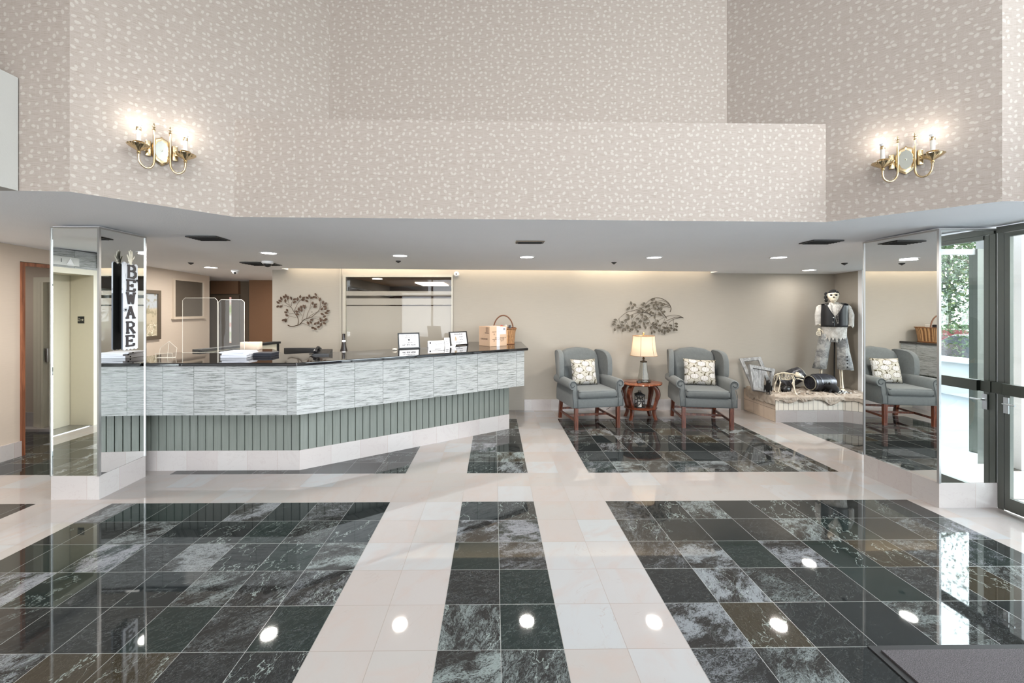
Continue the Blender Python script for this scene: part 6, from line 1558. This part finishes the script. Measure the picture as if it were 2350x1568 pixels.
k.build('links', plain('blackened_steel', srgb(60, 60, 62), .25, .8), ch)
t = NT('black_white_check_cloth'); u = t.xyz(t.obj()); cc = t.node('ShaderNodeTexChecker'); t.put(cc.inputs['Vector'], t.obj()); cc.inputs['Scale'].default_value = 42; cc.inputs['Color1'].default_value = c4(srgb(18, 18, 20)); cc.inputs['Color2'].default_value = c4(srgb(226, 224, 220))
chk = t.out(cc.outputs['Color'], .9)
q = at(1928, 887, 6.15); k = MB(); vs = []; fs = []; nn = 14
for i in range(nn+1):
    for j in range(nn+1):
        u, v = i/nn-.5, j/nn-.5; vs.append((q[0]+u*.16+.02*math.sin(v*9), 6.12+v*.12+.01*math.sin(u*11), PT+.035*math.exp(-((u*2.4)**2+(v*2.4)**2))+.010*math.sin(u*16+v*11)+.008))
fs = [(i*(nn+1)+j, (i+1)*(nn+1)+j, (i+1)*(nn+1)+j+1, i*(nn+1)+j+1) for i in range(nn) for j in range(nn)]
k.add(vs, fs); o = k.build('checked_scarf', chk, None, 70); tag(o, 'crumpled black and white checked scarf at the skeleton\'s feet', 'scarf'); sm = o.modifiers.new('s', 'SOLIDIFY'); sm.thickness = .003
# ================================================================ WALL SCONCES
brass = plain('polished_brass', srgb(210, 188, 150), .18, 1.0, var=.05); candle = plain('ivory_candle_sleeve', srgb(226, 222, 214), .5)
bulb = emis('flame_bulb', (1, .95, .86), 30)
def sconce(px, py, p, q, label):
    h_ = hit(px, p, q); z = Z(py, *h_); a = math.atan2(q[1]-p[1], q[0]-p[0])
    r = empty('wall_sconce', (*h_, z), a, label, 'wall lamp', 'brass two-candle wall sconces')
    # local: x along wall, -y into the room
    oct_ = lambda w, h, y: [(x*w, y, zz*h) for x, zz in ((-.62, 1), (-.2, 1.12), (0, 1.25), (.2, 1.12), (.62, 1), (1, .45), (1, -.45), (.62, -1), (0, -1.3), (-.62, -1), (-1, -.45), (-1, .45))]
    k = MB(); k.loft([oct_(.056, .082, 0), oct_(.056, .082, -.012), oct_(.048, .072, -.022), oct_(.040, .062, -.024), oct_(.037, .058, -.018)][:4], cap=True); k.build('backplate', brass, r, 25)
    k = MB(); k.loft([oct_(.037, .058, -.0245), oct_(.036, .057, -.026)]); k.ball((0, -.03, .0), (.006, .006, .006), 8, 6); k.build('inner_plate', plain('pale_mirror_plate', (.80, .82, .74), .12, 1.0, var=.02) if 'pale_mirror_plate' not in bpy.data.materials else bpy.data.materials['pale_mirror_plate'], r, 25)
    for sx in (-1, 1):
        k = MB(); k.rbox(sx*.075-.016, sx*.075+.016, -.022, 0, -.055, .055, .006, 2); k.build('side_plate', brass, r, 40)
        xi, xo, d = sx*.045, sx*.128, -.075
        k = MB()
        pth = [(xi, -.045, .125), (xi, -.05, 0), (xi, -.055, -.095)]
        for i in range(1, 13): th = PI*i/12; cxm = (xi+xo)/2; pth.append((cxm-(xo-xi)/2*math.cos(th), -.055+(d-.0)*i/12*.45, -.095-.062*math.sin(th)))
        pth.append((xo, d-.015, -.062)); k.tube(pth, .0068, 10)
        k.tube([(xi, 0, .01), (xi, -.05, .01)], .005, 8); k.build('arm', brass, r)
        k = MB(); k.lathe([(.005, 0), (.010, .004), (.006, .010), (.004, .018), (.010, .024), (.011, .030), (.005, .036), (.003, .048), (.001, .052)], 12, (xi, -.045, .125)); k.build('finial', brass, r)
        cx_, cy_ = xo, d-.015
        k = MB(); k.lathe([(.006, -.075), (.012, -.066), (.008, -.056), (.018, -.048), (.042, -.034), (.060, -.020), (.065, -.014), (.062, -.011), (.036, -.020), (.004, -.024)], 48, (cx_, cy_, 0), flute=.035, nf=16); k.lathe([(.030, .004), (.032, .008), (.012, .012), (.008, -.02)], 24, (cx_, cy_, 0)); k.build('drip_cup', brass, r, 30)
        k = MB(); k.lathe([(.013, .008), (.013, .085)], 18, (cx_, cy_, 0)); k.build('candle_sleeve', candle, r)
        k = MB(); k.lathe([(.014, .085), (.015, .087), (.015, .107), (.013, .109)], 18, (cx_, cy_, 0)); k.build('socket', brass, r)
        k = MB(); k.lathe([(.011, .108), (.020, .128)], 18, (cx_, cy_, 0), cap=False); k.build('bulb_collar', M['whitepaint'], r)
        k = MB(); k.lathe([(.017, .126), (.021, .135), (.019, .150), (.011, .166), (.002, .178)], 16, (cx_, cy_, 0)); k.build('bulb', bulb, r)
        L = bpy.data.lights.new('sconce_light', 'POINT'); L.energy = SCON; L.color = (1, .96, .90); L.shadow_soft_size = .02
        lo = bpy.data.objects.new('sconce_light', L); col.objects.link(lo); lo.parent = r; lo.location = (cx_, cy_, .152)
    return r
sconce(371, 348, P1[:2], PB1, 'brass two-candle wall sconce on the slanted wall above the left pillar')
sconce(2078, 368, PB2, P4[:2], 'brass two-candle wall sconce on the slanted wall above the right pillar')
# ================================================================ PERSON (seen only as a reflection in the entrance glass)
def person(loc, rz):
    r = empty('person', (*loc, 0), rz, 'person in a dark hooded jacket, blue jeans and white shoes, reflected in the entrance glass', 'person')
    def skin(name, verts, edges, radii, mat, sub=2, parent=r, root=0):
        me = bpy.data.meshes.new(name); me.from_pydata(verts, edges, []); me.materials.append(mat)
        o = bpy.data.objects.new(name, me); col.objects.link(o); o.parent = parent
        md = o.modifiers.new('skin', 'SKIN'); md.use_smooth_shade = True
        for i, v in enumerate(me.skin_vertices[0].data if me.skin_vertices else []): pass
        if not me.skin_vertices:
            bm = bmesh.new(); bm.from_mesh(me); ly = bm.verts.layers.skin.verify(); bm.verts.ensure_lookup_table()
            for i, v in enumerate(bm.verts):
                v[ly].radius = radii[i] if isinstance(radii[i], tuple) else (radii[i], radii[i]); v[ly].use_root = (i == root)
            bm.to_mesh(me); bm.free()
        s_ = o.modifiers.new('sub', 'SUBSURF'); s_.levels = sub; s_.render_levels = sub
        return o
    skinm = plain('skin_tone', srgb(196, 150, 122), .6); jacket = plain('dark_jacket', srgb(44, 48, 56), .8); jean = plain('blue_denim', srgb(92, 112, 146), .9)
    # body
    V = [(0, 0, .92), (0, 0, 1.10), (0, .0, 1.30), (0, .01, 1.42), (0, 0, 1.50), (0, -.01, 1.58)]; E = [(0, 1), (1, 2), (2, 3), (3, 4), (4, 5)]; Rr = [(.15, .11), (.14, .10), (.165, .11), (.12, .08), (.052, .052), (.06, .07)]
    for s in (-1, 1):
        b = len(V); V += [(s*.17, 0, 1.39), (s*.235, .02, 1.12), (s*.20, -.14, .98), (s*.14, -.26, 1.04)]; E += [(3, b), (b, b+1), (b+1, b+2), (b+2, b+3)]; Rr += [.062, .046, .036, .028]
        b = len(V); V += [(s*.095, 0, .84), (s*.10, -.01, .48), (s*.105, .02, .09), (s*.11, -.10, .045)]; E += [(0, b), (b, b+1), (b+1, b+2), (b+2, b+3)]; Rr += [.095, .062, .045, .034]
    skin('body', V, E, Rr, skinm)
    V = [(0, 0, .90), (0, 0, 1.10), (0, .0, 1.30), (0, .01, 1.42)]; E = [(0, 1), (1, 2), (2, 3)]; Rr = [(.19, .14), (.165, .125), (.185, .13), (.13, .10)]
    for s in (-1, 1): b = len(V); V += [(s*.17, 0, 1.39), (s*.235, .02, 1.12), (s*.205, -.12, .99)]; E += [(3, b), (b, b+1), (b+1, b+2)]; Rr += [.078, .062, .050]
    skin('jacket', V, E, Rr, jacket)
    V = [(0, 0, .90)]; E = []; Rr = [(.165, .125)]
    for s in (-1, 1): b = len(V); V += [(s*.095, 0, .80), (s*.10, -.01, .46), (s*.105, .02, .10)]; E += [(0, b), (b, b+1), (b+1, b+2)]; Rr += [.11, .080, .068]
    skin('jeans', V, E, Rr, jean)
    for s in (-1, 1):
        k = MB(); k.loft([[(s*.108+hw*math.cos(a), y, max(0.0, .045+hh_*math.sin(a))) for a in [2*PI*i/14 for i in range(14)]] for y, hw, hh_ in ((.09, .02, .03), (.07, .042, .05), (-.02, .046, .055), (-.10, .050, .045), (-.16, .040, .038), (-.185, .015, .03))]); k.build('shoe', plain('white_shoe', srgb(226, 226, 226), .5), r, 60)
    # head with face
    k = MB(); vs = []; fs = []; n, m = 24, 18
    for i in range(m+1):
        a = PI*i/m
        for j in range(n):
            w_ = 2*PI*j/n; x = math.sin(a)*math.cos(w_)*.072; y = math.sin(a)*math.sin(w_)*.092; z = math.cos(a)*.112
            if z < 0: x *= 1-.35*(-z/.112)**2
            if y < 0:
                y -= .020*math.exp(-(x/.012)**2-((z+.012)/.018)**2); y += .010*math.exp(-((abs(x)-.028)/.013)**2-((z-.012)/.010)**2); y -= .006*math.exp(-(x/.022)**2-((z+.052)/.008)**2)
            vs.append((x, y-.01, z+1.645))
    for i in range(m):
        for j in range(n): fs.append((i*n+j, (i+1)*n+j, (i+1)*n+(j+1) % n, i*n+(j+1) % n))
    k.add(vs, fs)
    for s in (-1, 1): k.ball((s*.073, .0, 1.64), (.008, .016, .026), 10, 7)
    hd_ = k.build('head', skinm, r, 80)
    k = MB()
    for s in (-1, 1): k.ball((s*.028, -.088, 1.657), (.011, .006, .006), 10, 6)
    k.box(-.022, .022, -.103, -.096, 1.588, 1.594); k.build('eyes_and_mouth', plain('dark_features', srgb(60, 34, 32), .5), hd_)
    k = MB(); vs = []; fs = []
    for i in range(15):
        a = .05+.78*PI*i/14
        for j in range(21):
            w_ = -PI*.30+1.6*PI*j/20; x = math.sin(a)*math.cos(w_)*.105; y = math.sin(a)*math.sin(w_)*.125; z = math.cos(a)*.15; vs.append((x, y, z+1.65))
    for i in range(14):
        for j in range(20): fs.append((i*21+j, (i+1)*21+j, (i+1)*21+j+1, i*21+j+1))
    k.add(vs, fs); o = k.build('hood', jacket, r, 80); s_ = o.modifiers.new('s', 'SOLIDIFY'); s_.thickness = .012
    for s in (-1, 1):
        k = MB(); B = Vector((s*.135, -.27, 1.045)); k.ball(B, (.030, .040, .016), 12, 8)
        for i in range(4):
            o1 = B+Vector((s*(.022-.014*i), -.034, 0)); L1 = .034-.003*abs(i-1.5); k.tube([o1, o1+Vector((0, -L1*.7, .004)), o1+Vector((-s*.004, -L1*1.2, -.012)), o1+Vector((-s*.006, -L1*1.2, -.030))], [.008, .0078, .007, .005], 8)
        k.tube([B+Vector((-s*.022, -.005, 0)), B+Vector((-s*.042, -.025, .006)), B+Vector((-s*.040, -.048, .004))], [.010, .009, .006], 8); k.build('hand', skinm, r)
person((1.66, .70), 1.35)
# ================================================================ CEILING FITTINGS
def downlight(px, py, label, power=22, r=.085):
    p = Cp(px, py)
    o = empty('downlight', p, 0, label, 'ceiling light', 'round recessed downlights in the low ceiling')
    k = MB(); k.lathe([(r, -.004), (r*1.25, -.006), (r*1.27, .0), (r, .002)], 28, cap=False); k.build('trim_ring', M['whitepaint'], o)
    k = MB(); k.lathe([(.001, -.0035), (r, -.0035)], 28, cap=False); k.build('lens', M['lamp'], o, 0)
    L = bpy.data.lights.new('downlight_lamp', 'AREA'); L.shape = 'DISK'; L.size = r*2; L.energy = power; L.color = (1, .95, .88)
    lo = bpy.data.objects.new('downlight_lamp', L); col.objects.link(lo); lo.parent = o; lo.location = (0, 0, -.02)
DLP = DOWN
downlight(617, 581, 'downlight between the dome camera and the left mirrored pillar', DLP)
downlight(918, 587, 'downlight in front of the office window', DLP)
downlight(1209, 590, 'downlight behind the rectangular return vent', DLP)
downlight(1501, 591, 'downlight above and in front of the table lamp', DLP)
downlight(1787, 591, 'downlight above the right armchair, before the platform', DLP)
downlight(1857, 620, 'downlight over the skeleton display, closest to the back wall', DLP*.25)
downlight(484, 614, 'downlight in front of the wall with the dark pane, far left', DLP)
def diffuser(p, w, d, lab, rz=0):
    o = empty('ceiling_vent', (p[0], p[1], ZC(*p[:2])), rz, lab, 'vent')
    k = MB(); k.box(-w/2, w/2, -d/2, d/2, -.012, 0); k.build('grille', M['dkmetal'], o, 0)
    k = MB()
    for i in range(5): k.box(-w/2+.02, w/2-.02, -d/2+.03+i*(d-.06)/4-.004, -d/2+.03+i*(d-.06)/4+.004, -.018, -.011)
    k.build('slats', M['matblack'], o, 0)
    return o
diffuser(Cp(478, 546), .30, .22, 'square dark ceiling vent nearest the left mirrored pillar')
diffuser(Cp(600, 605), .42, .35, 'dark ceiling vent behind the dome camera')
diffuser(Cp(1884, 554.5), .30, .20, 'dark ceiling vent close to the right mirrored pillar')
o = diffuser(Cp(1216, 555), .28, .12, 'small bronze return vent centred in the low ceiling')
k = MB(); k.box(-.145, .145, -.065, .065, -.008, -.001); k.build('bronze_frame', plain('bronze_frame', srgb(120, 104, 84), .4, .3), o, 0)
def dot(px, py, lab, r=.035):
    p = Cp(px, py); k = MB(); k.lathe([(r, 0), (r, -.008), (r*.5, -.02), (.004, -.03)], 16, p); o = k.build('sprinkler_head', M['dkmetal']); tag(o, lab, 'sprinkler')
dot(914, 599, 'small dark sprinkler head in front of the office window'); dot(1409, 602, 'small dark sprinkler head left of the wall sculpture')
dot(1938, 604, 'small dark sprinkler head above the skeleton'); dot(438, 603, 'small dark sprinkler head near the picture wall')
dot(1650, 536, 'small dark sprinkler head toward the hall opening', .002) if False else None
p = (X(205, 7.188-5.0), 5.0)
# dome cameras
def domecam(px, py, lab, dark, s=.06):
    p = Cp(px, py); o = empty('dome_camera', p, 0, lab, 'security camera')
    k = MB(); k.lathe([(s*1.15, 0), (s*1.2, -.02), (s, -.035)], 24); k.build('housing', M['whitepaint'], o)
    k = MB(); k.ball((0, 0, -.03), (s*.85, s*.85, s*.8), 20, 12); k.build('dome', M['black'] if dark else M['whitepaint'], o)
    if not dark:
        k = MB(); k.ball((.01, -s*.6, -.05), s*.4, 12, 8); k.build('camera_lens', M['black'], o)
domecam(614, 600, 'dark smoked-dome security camera on a white base in the low ceiling', True, .065)
domecam(540, 620, 'small white dome security camera near the corridor', False, .05)
cx_ = X(1048, YB); cz_ = Z(630, cx_, YB)
o = empty('wall_camera', (cx_, YB-.03, cz_), 0, 'round white security camera at the top right corner of the office window', 'security camera')
k = MB(); k.M = Matrix.Rotation(PI/2, 4, 'X'); k.lathe([(.02, -.03), (.045, -.028), (.045, .01), (.03, .05), (.004, .055)], 22); k.build('housing', M['whitepaint'], o)
k = MB(); k.ball((0, -.052, 0), .012, 10, 6); k.build('camera_lens', M['black'], o)
# cove fluorescents
for i, (a, b, on) in enumerate(((CV0+.05, -2.55, .7), (-2.45, -.75, 1.0), (-.65, 1.25, .8), (1.35, 2.50, 1.15), (2.58, 3.50, .7))):
    k = MB(); k.box(a, b, 6.56, 6.60, 2.40, 2.44); o = k.build('cove_tube', emis('cove_tube_%d' % i, (1, .86, .66), 10*on))
    tag(o, ['fluorescent tube in the cove slot above the leafy wall sculpture by the corridor', 'fluorescent tube in the cove slot above the office window', 'fluorescent tube in the cove slot above the wicker basket',
            'fluorescent tube in the cove slot above the table lamp', 'fluorescent tube in the cove slot above the right armchair'][i], 'light tube')
# ================================================================ ADDED FILL LAMPS ON THE UNSEEN CEILING OF THE TALL HALL
hallfill = emis('hall_fill_lens', (1, .97, .93), 6)
for x in (-2.4, 0, 2.4):
    for y in (-3.6, -1.2):
        o = empty('hall_fill_light', (x, y, ATOP-.03), 0, 'added round fill light on the unseen ceiling of the tall hall', 'ceiling light', 'added fill lights of the tall hall')
        k = MB(); k.lathe([(.25, .03), (.27, .0), (.25, -.02), (.001, -.02)], 28, cap=False); k.build('lens', hallfill, o)
        L = bpy.data.lights.new('hall_fill_lamp', 'AREA'); L.shape = 'DISK'; L.size = .5; L.energy = HALL; L.color = (1, .96, .91)
        lo = bpy.data.objects.new('hall_fill_lamp', L); col.objects.link(lo); lo.parent = o; lo.location = (0, 0, -.04)
# fill lamps added to brighten corridor and lobbies, out of the direct view
def filllamp(x, y, e, name='downlight', c=(1, .95, .88)):
    z = ZC(x, y)
    o = empty(name, (x, y, z), 0, 'added round fill light in the side lobby ceiling', 'ceiling light', 'added fill lights of the side lobbies')
    k = MB(); k.lathe([(.001, -.004), (.09, -.004), (.11, 0)], 24, cap=False); k.build('lens', M['lamp'], o, 0)
    L = bpy.data.lights.new('lobby_fill_lamp', 'AREA'); L.shape = 'DISK'; L.size = .2; L.energy = e; L.color = c
    lo = bpy.data.objects.new('lobby_fill_lamp', L); col.objects.link(lo); lo.parent = o; lo.location = (0, 0, -.02)
filllamp(-4.6, 1.9, 18); filllamp(-4.6, -1.0, 16); filllamp(-4.7, 3.5, 34); filllamp(-6.8, 4.7, 12); filllamp(-3.78, 8.1, 7)
L = bpy.data.lights.new('office_lamp', 'AREA'); L.shape = 'SQUARE'; L.size = .6; L.energy = 55; L.color = (1, .93, .82)
lo = bpy.data.objects.new('office_lamp', L); col.objects.link(lo); lo.location = (-1.85, 12.2, 2.40)
# ================================================================ DAYLIGHT
wd_ = bpy.data.worlds.new('daylight'); bpy.context.scene.world = wd_; wd_.use_nodes = True
nt = wd_.node_tree; bg = nt.nodes['Background']
tc = nt.nodes.new('ShaderNodeTexCoord'); sp = nt.nodes.new('ShaderNodeSeparateXYZ'); nt.links.new(tc.outputs['Generated'], sp.inputs[0])
rp = nt.nodes.new('ShaderNodeValToRGB'); nt.links.new(sp.outputs[2], rp.inputs[0])
rp.color_ramp.elements[0].position = 0.0; rp.color_ramp.elements[0].color = (.86, .90, .93, 1)
rp.color_ramp.elements[1].position = .6; rp.color_ramp.elements[1].color = (.87, .92, 1.0, 1)
nt.links.new(rp.outputs[0], bg.inputs[0])
mr = nt.nodes.new('ShaderNodeMapRange'); nt.links.new(sp.outputs[0], mr.inputs[0])      # brighter sky on the sunlit side
for i_, v_ in enumerate((-.6, 1.0, WORLD*.55, WORLD*2.3)): mr.inputs[i_+1].default_value = v_
nt.links.new(mr.outputs[0], bg.inputs[1])
def portal(name, loc, rot, sx, sy):
    L = bpy.data.lights.new(name, 'AREA'); L.shape = 'RECTANGLE'; L.size = sx; L.size_y = sy; L.cycles.is_portal = True
    o = bpy.data.objects.new(name, L); col.objects.link(o); o.location = loc; o.rotation_euler = rot
portal('rear_window_portal', ((-4.3+XR)/2, AREAR+.12, 1.75), (PI/2, 0, 0), XR+4.3, 3.3)
portal('entrance_portal', (XR-.12, -1.1, 1.2), (0, PI/2, 0), 2.2, 8.8)
portal('clerestory_portal', (XR-.08, (CW0+CW1)/2, (CWZ0+CWZ1)/2), (0, PI/2, 0), CWZ1-CWZ0, CW1-CW0)
# ================================================================ CAMERA
cam = bpy.data.cameras.new('camera'); co = bpy.data.objects.new('camera', cam); col.objects.link(co)
cam.sensor_width = 36; cam.lens = FOC/2350*36
cam.shift_x = (1175-CX)/2350; cam.shift_y = (CY-784)/2350
cam.clip_start = .05
co.location = (0, 0, EYE); co.rotation_euler = (PI/2, 0, -YAW)
sc = bpy.context.scene; sc.camera = co
sc.view_settings.view_transform = 'Standard'; sc.view_settings.look = 'None'; sc.view_settings.gamma = 1; sc.view_settings.use_curve_mapping = False
sc.view_settings.exposure = EXPO
sc.cycles.max_bounces = 10; sc.cycles.diffuse_bounces = 5; sc.cycles.glossy_bounces = 6; sc.cycles.transparent_max_bounces = 12; sc.cycles.transmission_bounces = 6
sc.cycles.use_denoising = True; sc.cycles.sample_clamp_indirect = 6; sc.cycles.caustics_reflective = False; sc.cycles.caustics_refractive = False
sc.cycles.blur_glossy = .5
# lettering becomes real mesh
dg = bpy.context.evaluated_depsgraph_get(); dg.update()
for o in [o for o in bpy.data.objects if o.type == 'FONT']:
    me = bpy.data.meshes.new_from_object(o.evaluated_get(dg)); nm = o.name.split('.')[0]; pa = o.parent; Ml = o.matrix_local.copy()
    me.materials.clear(); me.materials.append(o.data.materials[0]); bpy.data.objects.remove(o)
    n = bpy.data.objects.new(nm, me); col.objects.link(n); n.parent = pa; n.matrix_local = Ml
